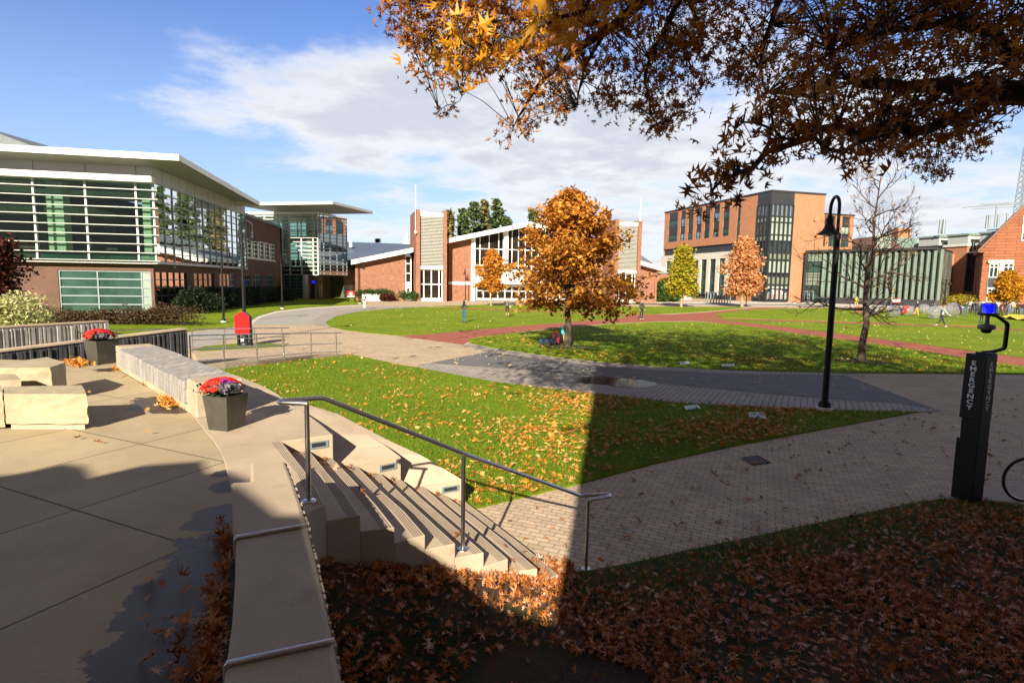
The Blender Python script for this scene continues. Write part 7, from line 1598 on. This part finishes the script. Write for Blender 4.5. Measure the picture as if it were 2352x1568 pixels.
# planter box before the hall, bags under the oak
a, c = fH.P(fH.s(*C8(640, 1070)), 0, 3.4), fH.P(fH.s(*C8(985, 1070)), 0, 3.4); t = thing('planter_box', 'long low white planter before the brick wall of the hall', 'planter', a); f = Fac(a, c); zt = zat(a, C8(0, 1044)[1])
b = MB(); for_ = [f.box(b, 0, f.len, 0, zt, -1.6, -1.4), f.box(b, 0, f.len, 0, zt, -.2, 0), f.box(b, 0, .2, 0, zt, -1.4, -.2), f.box(b, f.len-.2, f.len, 0, zt, -1.4, -.2)]; b.build("box_wall", MT["whitedull"], t); b = MB(); f.box(b, .2, f.len-.2, 0, zt-.1, -1.4, -.2); b.build('soil', MT['mulch'], t)
def bag(name, label, c, size, m, m2, seed, rz=0.0):
    t = thing(name, label, 'bag', c, 'bags under the orange oak'); bm = bmesh.new(); bmesh.ops.create_icosphere(bm, subdivisions=3, radius=.5); rr = random.Random(seed); R = Matrix.Rotation(rz, 3, 'Z')
    for v in bm.verts:
        q = Vector(v.co); s = lambda a: math.copysign(abs(a*2)**.65/2, a); q = Vector((s(q.x)*size[0], s(q.y)*size[1], s(q.z)*size[2]+size[2]*.5))
        q += Vector((rr.gauss(0, .008), rr.gauss(0, .008), rr.gauss(0, .008))); v.co = Vector(c)+R @ q
    me = bpy.data.meshes.new('bag_body'); bm.to_mesh(me); bm.free(); me.materials.append(m); me.polygons.foreach_set('use_smooth', [True]*len(me.polygons)); link_mesh('bag_body', me, t)
    b = MB(); b.tube([Vector(c)+R @ Vector((sx*size[0]*.25, -size[1]*.5, z*size[2])) for sx, z in ((-1, .3), (-1, .9), (0, 1.15), (1, .9), (1, .3))], .025, 6); b.build('strap', m2, t)
    b = MB(); b.box(Vector(c)+R @ Vector((0, -size[1]*.5, size[2]*.35)), (size[0]*.6, .10, size[2]*.4), rz); b.build('pocket', m2, t)
BLU, BLK, REDC = plain('blue_fabric', (.01, .05, .11), .8), plain('black_fabric', (.015, .015, .018), .8), plain('red_fabric', (.40, .015, .03), .7)
c = G(*C11(1015, 752)); bag('duffel_bag', 'dark blue bag lying on the grass left of the oak trunk', (c.x, c.y, .05), (.95, .4, .34), BLU, BLK, 1, .1)
c = G(*C11(1115, 745)); bag('backpack', 'black and red backpack leaning beside the blue bag', (c.x, c.y, .05), (.62, .45, .62), BLK, REDC, 2, -.3)
c = G(*C11(1175, 738)); t = thing('folded_kite', 'turquoise and yellow triangular kite leaning on the oak trunk', 'kite', c); b = MB(); k_ = .21*c.y/F
b.hexa([c+Vector((-18*k_, 0, .5)), c+Vector((28*k_, .05, .5)), c+Vector((28*k_, .12, .5)), c+Vector((-18*k_, .07, .5))], [c+Vector((-18*k_, .05, 1.0*.98)), c+Vector((-10*k_, .1, 1.02)), c+Vector((-10*k_, .15, 1.02)), c+Vector((-18*k_, .12, .98))]); b.build('upper_panel', plain('turquoise_cloth', (.06, .42, .50), .6), t)
b = MB(); b.hexa([c+Vector((-14*k_, -.02, .05)), c+Vector((26*k_, -.02, .05)), c+Vector((26*k_, .06, .05)), c+Vector((-14*k_, .06, .05))], [c+Vector((-16*k_, 0, .49)), c+Vector((28*k_, .05, .49)), c+Vector((28*k_, .12, .49)), c+Vector((-16*k_, .07, .49))]); b.build('lower_panel', plain('yellow_cloth', (.60, .45, .03), .6), t)

# clear plastic bumper balls on the lawn
CLR = glassmat('clear_plastic', (.80, .80, .80), .10, top=.45)
_nt = CLR.node_tree; _df = nd(_nt, 'BsdfDiffuse', Color=(.72, .72, .74, 1)); _mx = _nt.nodes.new('ShaderNodeMixShader'); _mx.inputs[0].default_value = .13; _o = _nt.nodes['Material Output']; _nt.links.new(_o.inputs[0].links[0].from_socket, _mx.inputs[1]); _nt.links.new(_df.outputs[0], _mx.inputs[2]); _nt.links.new(_mx.outputs[0], _o.inputs[0])
STR = plain('ball_strap', (.05, .05, .07), .6)
def ball(px, py, r, label, bandm, rx, rz):
    c = G(px, py); c.z = r; t = thing('bumper_ball', label, 'bumper ball', c, 'bumper balls on the lawn'); R = Matrix.Rotation(rz, 3, 'Z') @ Matrix.Rotation(rx, 3, 'Y')
    n, m = 20, 12; vs, fs = [], []
    for i in range(m+1):
        th = .32+(math.pi-.64)*i/m
        for k in range(n):
            rr_ = r*(1+.03*math.cos(10*2*math.pi*k/n)); vs.append(c+R @ Vector((rr_*math.sin(th)*math.cos(2*math.pi*k/n), rr_*math.sin(th)*math.sin(2*math.pi*k/n), r*math.cos(th))))
    for i in range(m):
        for k in range(n): fs.append((i*n+k, i*n+(k+1) % n, (i+1)*n+(k+1) % n, (i+1)*n+k))
    b = MB(); b.add(vs, fs, True); sh = b.build('outer_shell', CLR, t)
    b = MB(); vs2 = []
    for z in (-.95, 0, .95):
        for k in range(n): vs2.append(c+R @ Vector((.34*r*math.cos(2*math.pi*k/n)*(1+.35*z*z), .34*r*math.sin(2*math.pi*k/n)*(1+.35*z*z), z*r)))
    b.add(vs2, [(i*n+k, i*n+(k+1) % n, (i+1)*n+(k+1) % n, (i+1)*n+k) for i in range(2) for k in range(n)], True); b.build('inner_tube', CLR, t)
    b = MB()
    for i in range(4):
        if bandm is not STR or i == 0: b.add([v*1.0 + (v-c)*.004 for v in vs[i*n:(i+2)*n]], [(k, (k+1) % n, n+(k+1) % n, n+k) for k in range(n)], True)
    b.build('end_panel', bandm, t)
    b = MB()
    for k in range(0, n, 2): b.tube([c+R @ Vector((r*1.012*math.sin(th)*math.cos(2*math.pi*k/n), r*1.012*math.sin(th)*math.sin(2*math.pi*k/n), r*math.cos(th)*1.012)) for th in [.35+.3*q for q in range(9)]], .012, 4)
    b.build('rope_net', MT['panelgrey'], t)
REDP = plain('red_plastic', (.55, .03, .02), .25); BLKP = plain('dark_plastic', (.03, .02, .05), .3); ORP = plain('orange_plastic', (.42, .09, .03), .3)
def c10(u, v): return C10(u, v)
for u, v, r, lb, m_, rx, rz in ((352, 1350, .55, 'clear bumper ball with an orange end, left of the bare oak trunk', ORP, -1.4, .2), (508, 1364, .58, 'clear bumper ball with white ropes just right of the bare oak trunk', STR, .3, .5), (780, 1390, .70, 'big clear bumper ball with a dark end between the oak and the red ball', BLKP, 1.35, -.2), (922, 1370, .62, 'red bumper ball between two clear ones', REDP, -1.2, .1), (1000, 1366, .58, 'clear bumper ball touching the red one', STR, 1.2, .3), (1132, 1342, .62, 'clear bumper ball far behind the others', STR, .2, .9), (1260, 1410, .72, 'faint clear bumper ball hidden by the walking man', STR, 1.0, .4), (1482, 1390, .85, 'big clear bumper ball with a dark end behind the walking man', BLKP, 1.3, -.3)): ball(*C10(u, v), r, lb, m_, rx, rz)
# yellow sheet lying on the lawn at the right
pts = [C10(2090, 1400), C10(2200, 1382), C10(2352, 1380), C10(2500, 1385), C10(2500, 1440), C10(2352, 1432), C10(2200, 1418)]
P = [G(*p) for p in pts]; bm = bmesh.new(); f_ = bm.faces.new([bm.verts.new((p.x, p.y, .05)) for p in P]); bmesh.ops.triangulate(bm, faces=[f_]); bmesh.ops.subdivide_edges(bm, edges=bm.edges[:], cuts=5, use_grid_fill=True)
for v in bm.verts: v.co.z = .08+.28*abs(math.sin(v.co.x*1.3)*math.cos(v.co.y*.8))+.12*math.sin(v.co.x*3)**2
me = bpy.data.meshes.new('yellow_sheet'); bm.to_mesh(me); bm.free(); me.materials.append(plain('yellow_vinyl', (.72, .52, .02), .4)); tag(link_mesh('yellow_sheet', me), 'crumpled yellow sheet spread on the lawn before the crowd', 'sheet')

# ------------------------------------------------------------------ bicycles
def bicycle(label, loc, rz, frame_m, scale=1.0, group=None, detail=True):
    t = thing('bicycle', label, 'bicycle', (0, 0, 0), group); r = .34
    for x in (0, 1.02):
        b = MB(); n = 40; b.tube([(x+r*math.cos(2*math.pi*k/n), 0, r+r*math.sin(2*math.pi*k/n)) for k in range(n+1)], .019, 8, caps=False); w = b.build('wheel', MT['rubber'], t)
        b = MB(); b.tube([(x+(r-.022)*math.cos(2*math.pi*k/n), 0, r+(r-.022)*math.sin(2*math.pi*k/n)) for k in range(n+1)], .011, 6, caps=False); b.build('rim', MT['steel'], w)
        b = MB()
        for k in range(24 if detail else 10): a = 2*math.pi*k/(24 if detail else 10); s = .018*(1 if k % 2 else -1); b.tube([(x+.02*math.cos(a+.6), s, r+.02*math.sin(a+.6)), (x+(r-.025)*math.cos(a), 0, r+(r-.025)*math.sin(a))], .0014 if detail else .004, 3)
        b.tube([(x, -.05, r), (x, .05, r)], .02, 8); b.build('spokes', MT['steel'], w)
    b = MB(); bbk, hd0, hd1, st_ = (.44, 0, .28), (.93, 0, .58), (.88, 0, .74), (.30, 0, .78)
    for a, c in ((bbk, hd0), (hd1, st_), (bbk, st_), (hd0, hd1)): b.tube([a, c], .018, 8)
    for s in (-.05, .05): b.tube([(0, s, r), (.40, s*.4, .28)], .01, 6); b.tube([(0, s, r), (.31, s*.3, .74)], .009, 6); b.tube([(1.02, s, r), (.94, s*.8, .56)], .012, 6)
    b.build('frame', frame_m, t)
    b = MB(); b.tube([(.88, 0, .74), (.86, 0, .86), (.90, 0, .90)], .014, 6); b.tube([(.86, -.26, .93), (.90, -.15, .90), (.90, .15, .90), (.86, .26, .93)], .012, 6); b.build('handlebar', MT['black'], t)
    b = MB(); b.tube([(.30, 0, .78), (.28, 0, .90)], .013, 6); b.box((.27, 0, .92), (.26, .13, .05)); b.build('saddle', MT['rubber'], t)
    b = MB(); b.lathe((0, 0, 0), [(.09, -.005), (.09, .005)], 16); b2 = MB(); n = 20; b2.tube([(.44+.085*math.cos(2*math.pi*k/n), -.06, .28+.085*math.sin(2*math.pi*k/n)) for k in range(n+1)], .008, 5, caps=False); b2.tube([(.44, -.12, .13), (.44, -.08, .28), (.44, .08, .28), (.44, .12, .43)], .009, 5); b2.build('crank', MT['steel'], t)
    t.location = loc; t.rotation_euler = (0, 0, rz); t.scale = (scale,)*3; return t
g = G(2352, 1150, .045); BK = bicycle('dark bicycle whose wheel stands at the right edge beside the emergency post', (g.x+.0, g.y, .045), rad(-4), MT['black'])
bk2 = None
for i, (u, v, rz, lb) in enumerate(((1180, 1128, .4, 'red bicycle left in the rack before the hall'), (1120, 1120, .3, 'dark bicycle at the left end of the rack before the hall'), (1380, 1140, .2, 'dark bicycle standing right of the thin sapling'))):
    g = G(*C8(u, v)); bicycle(lb, (g.x, g.y, 0), rz, REDC if i == 0 else MT['black'], 1.45, 'bicycles in the rack by the hall', False)
g0, g1 = G(*C9(640, 1440)), G(*C9(915, 1445)); t = thing('bicycle_rack', 'row of grey bicycle hoops before the pale stone wall', 'bicycle rack', g0); f = Fac(g0, g1)
for k in range(9):
    s = f.len*k/8; b = MB(); b.tube([f.P(s, 0, 0), f.P(s, 1.6, 0), f.P(s, 2.0, -.4), f.P(s, 2.0, -1.2), f.P(s, 1.6, -1.6), f.P(s, 0, -1.6)], .07, 6); b.build('hoop', MT['frame'], t)

# ------------------------------------------------------------------ masts, far lights
def mast(label, C, u, vt, vb, Y, r, arms=(), m=None):
    p = Dp(*C(u, vb), Y); zt = zat((p.x, p.y), C(u, vt)[1]); t = thing('antenna_mast', label, 'antenna', p, 'masts on the far roofs'); b = MB(); b.tube([p, (p.x, p.y, zt)], [r, r*.7], 6); b.build('shaft', m or MT['frame'], t)
    if arms:
        b = MB()
        for f_, w in arms: z = p.z+(zt-p.z)*f_; b.tube([(p.x-w, p.y, z), (p.x+w, p.y, z+.15*w)], r*.5, 4)
        b.build('aerial', m or MT['frame'], t)
for i, (u, vt, vb, Y, lb) in enumerate(((1325, 205, 372, 128, 'thin left one of two close steel flues on the laboratory roof'), (1370, 200, 375, 128, 'thicker right one of two close steel flues on the laboratory roof'), (1893, 145, 305, 126, 'left flue of the pair before the ducts'), (1920, 145, 305, 126, 'right flue of the pair before the ducts'), (2030, 138, 295, 128, 'flue between the aerial mast and the gable'), (2140, 124, 262, 128, 'flue closest to the brick gable'))): mast(lb, C10, u, vt, vb, Y, .28 if i != 1 else .42)
mast('slim mast with a wide many armed aerial above the laboratory roof', C10, 1995, 25, 300, 150, .22, ((.97, 3), (.86, 9), (.90, 7), (.80, 6), (1.0, 4)))
p = Dp(*C4(2330, 240), 160); zt = zat((p.x, p.y), C4(2345, -160)[1]); t = thing('lattice_tower', 'tall steel lattice tower rising behind the brick gable', 'lattice tower', p); b = MB(); n = 16
for sx, sy in ((-1, -1), (1, -1), (1, 1), (-1, 1)): b.tube([(p.x+sx*1.2, p.y+sy*1.2, p.z-6), (p.x+sx*.5, p.y+sy*.5, zt)], .10, 4)
for k in range(n):
    z0, z1 = p.z-6+(zt-p.z+6)*k/n, p.z-6+(zt-p.z+6)*(k+1)/n; w0, w1 = 1.2-.7*k/n, 1.2-.7*(k+1)/n
    for a, c in (((-1, -1), (1, -1)), ((1, -1), (1, 1)), ((1, 1), (-1, 1)), ((-1, 1), (-1, -1))): b.tube([(p.x+a[0]*w0, p.y+a[1]*w0, z0), (p.x+c[0]*w1, p.y+c[1]*w1, z1)], .06, 3); b.tube([(p.x+c[0]*w0, p.y+c[1]*w0, z0), (p.x+a[0]*w1, p.y+a[1]*w1, z1)], .06, 3)
b.build('steel_frame', MT['frame'], t)
p = Dp(*C8(905, 230), 210); t = thing('stadium_light', 'cluster of dark floodlights on a pole above the blue roof', 'floodlight', p); b = MB(); b.tube([p-Vector((0, 0, 16)), p+Vector((0, 0, 1))], .25, 6); b.build('pole', MT['frame'], t); b = MB()
for r_ in range(2):
    for k in range(4): q = Dp(*C8(878+18*k, 150+30*r_), 210); b.box(q, (1.0, .6, .8))
b.build('floodlights', MT['charcoal'], t)
p = Dp(*C8(1378, 215), 230); t = thing('church_spire', 'pale pointed spire showing above the blue roof', 'spire', p); b = MB(); zt = zat((p.x, p.y), C8(0, -10)[1]); zm = zat((p.x, p.y), C8(0, 60)[1]); b.lathe((p.x, p.y, 0), [(2.0, 0), (2.0, p.z-1), (1.5, p.z+.5), (.25, zm), (.02, zt)], 8); b.build('spire', MT['white'], t)
# ------------------------------------------------------------------ people
def person(label, base, height, rz, top, bottom, hair, shoes=None, skin=None, larm=(.12, .0, 0), rarm=(.12, 0, 0), lleg=0.0, rleg=0.0, longhair=False, group=None, sleeve=True, shorts=False, lean=0.0, face=True):
    """one skinned body in a pose: arms are (out, forward at shoulder, bend at elbow), legs swing forward by an angle; faces -Y before turning by rz"""
    vs, ed, rd, reg = [], [], [], []
    def v(p, r, parent=None, g='top'):
        vs.append(Vector(p)); rd.append(r); reg.append(g)
        if parent is not None: ed.append((parent, len(vs)-1))
        return len(vs)-1
    pel = v((0, 0, .95), .118, None, 'bottom'); wai = v((0, .0, 1.06), .118, pel, 'top'); chest = v((0, -.01-lean, 1.28), .145, wai); neckb = v((0, -.005-lean, 1.44), .075, chest); neck = v((0, -.015-lean*1.3, 1.52), .050, neckb, 'skin')
    jaw = v((0, -.035-lean*1.3, 1.585), .070, neck, 'skin'); hd = v((0, -.02-lean*1.3, 1.66), .088, jaw, 'skin'); cr = v((0, -.01-lean*1.3, 1.735), .060, hd, 'skin'); nose = v((0, -.125-lean*1.3, 1.635), .014, hd, 'skin')
    for s in (-1, 1): v((s*.098, -.01-lean*1.3, 1.64), .016, hd, 'skin')
    for s, (outw, fwd, bend) in ((-1, rarm), (1, larm)):
        sh = v((s*.185, -lean, 1.405), .068, chest); d = Vector((s*math.sin(outw), -math.sin(fwd)*math.cos(outw), -math.cos(fwd)*math.cos(outw))); el = vs[sh]+d*.29
        e = v(el, .046, sh, 'top' if sleeve else 'skin'); a2 = fwd+bend; d2 = Vector((s*math.sin(outw*.5)-s*(.35 if bend > .9 else 0), -math.sin(a2), -math.cos(a2))).normalized(); wr = v(el+d2*.25, .030, e, 'top' if sleeve else 'skin'); pa = v(el+d2*.33, .034, wr, 'skin')
        sidev = Vector((0, 1, 0)).cross(d2) if abs(d2.y) < .9 else Vector((1, 0, 0)); sidev.normalize(); fw = d2.cross(sidev)
        for k, L in enumerate((.085, .095, .09, .072)):
            o = (k-1.5)*.021; kn = v(el+d2*.36+fw*o, .010, pa, 'skin'); v(el+d2*(.36+L)+fw*o+sidev*s*.02, .008, kn, 'skin')
        tk = v(el+d2*.325+fw*-.04, .011, pa, 'skin'); v(el+d2*.38+fw*-.062, .008, tk, 'skin')
    for s, sw in ((-1, rleg), (1, lleg)):
        hp = v((s*.10, 0, .85), .078, pel, 'bottom'); kn_b = max(0, -sw)*.9+.06; k1 = vs[hp]+Vector((s*.01, -math.sin(sw)*.42, -math.cos(sw)*.42)); k = v(k1, .056, hp, 'bottom'); a2 = sw-kn_b
        an = k1+Vector((0, -math.sin(a2)*.39, -math.cos(a2)*.39)); mid = v(k1.lerp(an, .35), .052, k, 'skin' if shorts else 'bottom'); ak = v(an, .038, mid, 'skin' if shorts else 'bottom')
        hl = v(an+Vector((0, .03, -.045)), .040, ak, 'shoes'); v(an+Vector((0, -.15, -.055)), .036, hl, 'shoes')
    me = bpy.data.meshes.new('tmp'); me.from_pydata(vs, ed, []); o = bpy.data.objects.new('tmp', me); COL.objects.link(o)
    sk = o.modifiers.new('s', 'SKIN'); sk.use_smooth_shade = True; lay = me.skin_vertices[0].data
    for i, r in enumerate(rd): lay[i].radius = (r, r*(.72 if reg[i] in ('top', 'bottom') and r > .10 else 1)); 
    lay[0].use_root = True
    ss = o.modifiers.new('d', 'SUBSURF'); ss.levels = 1; ss.render_levels = 1
    dg = bpy.context.evaluated_depsgraph_get(); dg.update(); m2 = bpy.data.meshes.new_from_object(o.evaluated_get(dg)); bpy.data.objects.remove(o); bpy.data.meshes.remove(me)
    minz = min(q.co.z for q in m2.vertices); sc = height/(max(q.co.z for q in m2.vertices)-minz)
    sk_m = skin or MT['skin']; mats = [sk_m, top, bottom, shoes or MT['black']]; m2.materials.clear()
    for m in mats: m2.materials.append(m)
    A = np.array([tuple(q) for q in vs]); seg = [(a, c) for a, c in ed]; S0 = A[[a for a, c in seg]]; S1 = A[[c for a, c in seg]]; key = {'skin': 0, 'top': 1, 'bottom': 2, 'shoes': 3}
    for pl_ in m2.polygons:
        c = np.array(pl_.center); dv = S1-S0; tt = np.clip(((c-S0)*dv).sum(1)/np.maximum((dv**2).sum(1), 1e-9), 0, 1); j = int(np.argmin(((S0+dv*tt[:, None]-c)**2).sum(1))); a_, c_ = seg[j]; pl_.material_index = key[reg[c_] if tt[j] > .5 else reg[a_]]
        if c[2] < .96 and c[2] > .9 and abs(c[0]) < .16 and pl_.material_index == 1: pl_.material_index = 2
    T = Matrix.Translation(Vector((base[0], base[1], base[2] if len(base) > 2 else .03))) @ Matrix.Rotation(rz, 4, 'Z') @ Matrix.Scale(sc, 4) @ Matrix.Translation((0, 0, -minz)); m2.transform(T)
    t = thing('person', label, 'person', T @ Vector((0, 0, minz)), group); m2.name = 'body'; link_mesh('body', m2, t)
    b = MB(); hc = T @ Vector((0, .012-lean*1.3, 1.675)); n, m = 14, 7; hv, hf = [], []
    for i in range(m+1):
        th = math.pi*.62*i/m
        for k in range(n):
            a = 2*math.pi*k/n; fr = 1.0 if math.sin(a) > -.35 else max(.25, 1-.55*i/m*1.4); th2 = th*fr; hv.append(T @ Vector((.112*math.sin(th2)*math.cos(a), .012-lean*1.3+.122*math.sin(th2)*math.sin(a), 1.668+.118*math.cos(th2))))
    for i in range(m):
        for k in range(n): hf.append((i*n+k, i*n+(k+1) % n, (i+1)*n+(k+1) % n, (i+1)*n+k))
    b.add(hv, hf, True)
    if longhair: b.tube([T @ Vector((0, .10, 1.68)), T @ Vector((0, .13, 1.55)), T @ Vector((0, .13, 1.38)), T @ Vector((0, .12, 1.28))], [.085*sc, .075*sc, .055*sc, .015*sc], 8)
    b.build('hair', hair, t)
    if face:
        b = MB()
        for s in (-1, 1): b.lathe(T @ Vector((s*.036, -.104-lean*1.3, 1.648)), [(0, -.010*sc), (.011*sc, 0), (0, .010*sc)], 8)
        b.build('eyes', MT['black'], t)
    return t, T
cloth = lambda n, c: plain(n, c, .85, var=.12, scale=12)
GRY, DGR, TEAL, BLKC, NAVY, WHTC, LGR, MAR, YEL, JEAN, DKG, TAN, GRN = (cloth('grey_shirt', (.13, .13, .14)), cloth('dark_grey_jacket', (.05, .05, .055)), cloth('teal_leggings', (.01, .10, .19)), cloth('black_cloth', (.012, .012, .014)), cloth('navy_cloth', (.015, .02, .05)), cloth('white_cloth', (.62, .62, .60)), cloth('pale_grey_top', (.38, .42, .42)), cloth('maroon_top', (.10, .02, .03)), cloth('yellow_top', (.55, .38, .02)), cloth('blue_jeans', (.06, .11, .20)), cloth('dark_green_top', (.02, .05, .03)), cloth('tan_cloth', (.35, .26, .16)), cloth('olive_cloth', (.10, .10, .05)))
HBR, HBK, HBL = plain('brown_hair', (.05, .025, .012), .6), plain('black_hair', (.012, .009, .008), .5), plain('fair_hair', (.22, .13, .06), .6)
WSH = cloth('white_shoes', (.70, .70, .70))
def pg(u, v, C): g = G(*C(u, v)); return (g.x, g.y, .03)
g = pg(100, 503, C11); person('person in a grey jacket and teal leggings standing with back turned on the oval lawn', g, 1.70, rad(165), DGR, TEAL, HBK, longhair=True, larm=(.25, .3, 1.5), rarm=(.25, .3, 1.5), lleg=.05, rleg=-.05)
g = pg(570, 440, C11); _, T = person('person in a grey sweatshirt and black shorts holding a ball on the oval lawn', g, 1.78, rad(-5), GRY, BLKC, HBR, shorts=True, rarm=(.35, .5, 1.9), larm=(.25, .1, .2), lleg=.06, rleg=-.04)
bp = T @ Vector((.30, -.10, .88)); tag(MB().lathe(bp, [(0, -.12)]+[(.12*math.sin(a), -.12*math.cos(a)) for a in [math.pi*k/8 for k in range(1, 8)]]+[(0, .12)], 12).build('leather_ball', TAN), 'brown ball at the left hand of the person in shorts', 'ball')
g = pg(2035, 468, C11); person('person in a dark hooded top and black trousers standing on the red path', g, 1.82, rad(20), DGR, BLKC, HBR, shoes=WSH, larm=(.15, .1, .3), rarm=(.2, .1, .3), lleg=.04, rleg=.0)
g = pg(1350, 1505, C10); g = G(*C10(1350, 1505)); person('person in a pale grey top walking right past the big clear ball', (g.x, g.y, .03), 1.80, rad(78), LGR, NAVY, HBL, shoes=WSH, lleg=.42, rleg=-.45, larm=(.15, -.3, .3), rarm=(.15, .5, .5), lean=.03)
g = G(*C8(685, 1290)); t, T = person('person in white trousers walking away with a white rucksack on the asphalt loop', (g.x, g.y, .02), 1.72, rad(180), DGR, WHTC, HBK, longhair=False, lleg=.12, rleg=-.16)
bgt = thing('rucksack', 'white rucksack on the back of the person in white trousers', 'rucksack', T @ Vector((0, .2, 1.2))); b = MB(); b.lathe(T @ Vector((0, .20, 1.02)), [(.0, 0), (.13, .01), (.16, .12), (.15, .34), (.09, .44), (0, .45)], 10); b.build('bag_body', WHTC, bgt); b = MB()
for s in (-1, 1): b.tube([T @ Vector((s*.10, .12, 1.08)), T @ Vector((s*.13, -.09, 1.2)), T @ Vector((s*.11, -.08, 1.40)), T @ Vector((s*.09, .12, 1.44))], .02, 5)
b.build('strap', BLKC, bgt)
for u, v, tp, bt_, lb, rz in ((662, 1255, NAVY, JEAN, 'small far person in jeans walking on the pale walk, behind the bare oak', 70), (738, 1258, LGR, JEAN, 'small far person in pale blue right behind another walker', 80), (315, 1258, YEL, YEL, 'small far person in yellow behind the orange ended ball', 10), (1235, 1290, NAVY, BLKC, 'person in navy with a pale pack behind the walking man', 60), (1045, 1370, BLKC, YEL, 'person in black with yellow trousers between two clear balls', 40)):
    g = G(*C10(u, v)); person(lb, (g.x, g.y, .02), 1.75, rad(rz), tp, bt_, HBR, lleg=.25, rleg=-.25, larm=(.2, .3, .3), rarm=(.2, -.2, .3), face=False)
g = G(*C9(2090, 1480)); person('small far person in dark clothes at the link entrance, left of the lamp post', (g.x, g.y, .02), 1.75, rad(80), NAVY, JEAN, HBK, lleg=.2, rleg=-.2, face=False)
CR = [(1635, 1382, DKG, JEAN, 'dark green top and jeans, left end of the crowd', 150), (1725, 1352, NAVY, BLKC, 'navy top bending over, second group of the crowd', 120), (1762, 1362, NAVY, NAVY, 'navy top, hands on hips, beside the bending one', 200), (1800, 1345, GRY, BLKC, 'grey top, half hidden beside the blue beacon', 170), (1832, 1462, NAVY, NAVY, 'red sleeve and dark trousers behind the beacon', 90), (2035, 1350, WHTC, DGR, 'white top right of the beacon', 160), (2062, 1362, MAR, BLKC, 'maroon top with arms folded', 190), (2105, 1378, BLKC, MAR, 'black top and maroon trousers beside the grey one', 150), (2165, 1392, GRY, JEAN, 'grey top and jeans with back turned before the yellow sheet', 178), (2140, 1345, MAR, NAVY, 'maroon top behind the grey one', 200), (2242, 1362, YEL, BLKC, 'yellow top, left in the right hand group', 160), (2270, 1372, MAR, BLKC, 'dark maroon top in the right hand group', 140), (2312, 1385, BLKC, JEAN, 'black top and pale jeans in the right hand group', 175), (2345, 1362, REDC, DGR, 'red top at the right edge of the crowd', 190), (1700, 1335, LGR, NAVY, 'pale top at the back of the second group', 170), (1850, 1330, WHTC, BLKC, 'white cap behind the beacon, far side', 180), (2010, 1330, LGR, BLKC, 'pale top far behind the maroon one', 200), (2205, 1340, WHTC, JEAN, 'pale face looking over the right hand group', 180)]
rr = random.Random(77)
for u, v, tp, bt_, lb, rz in CR:
    g = G(*C10(u, v)); person('person in the crowd: '+lb, (g.x, g.y, .03), 1.75*rr.uniform(.95, 1.05), rad(rz+rr.uniform(-15, 15)), tp, bt_, rr.choice((HBR, HBK, HBL)), lleg=rr.uniform(-.12, .12), rleg=rr.uniform(-.12, .12), larm=(rr.uniform(.1, .3), rr.uniform(0, .4), rr.uniform(0, 1.4)), rarm=(rr.uniform(.1, .3), rr.uniform(0, .4), rr.uniform(0, 1.4)), group='crowd on the lawn by the gable building', face=False)
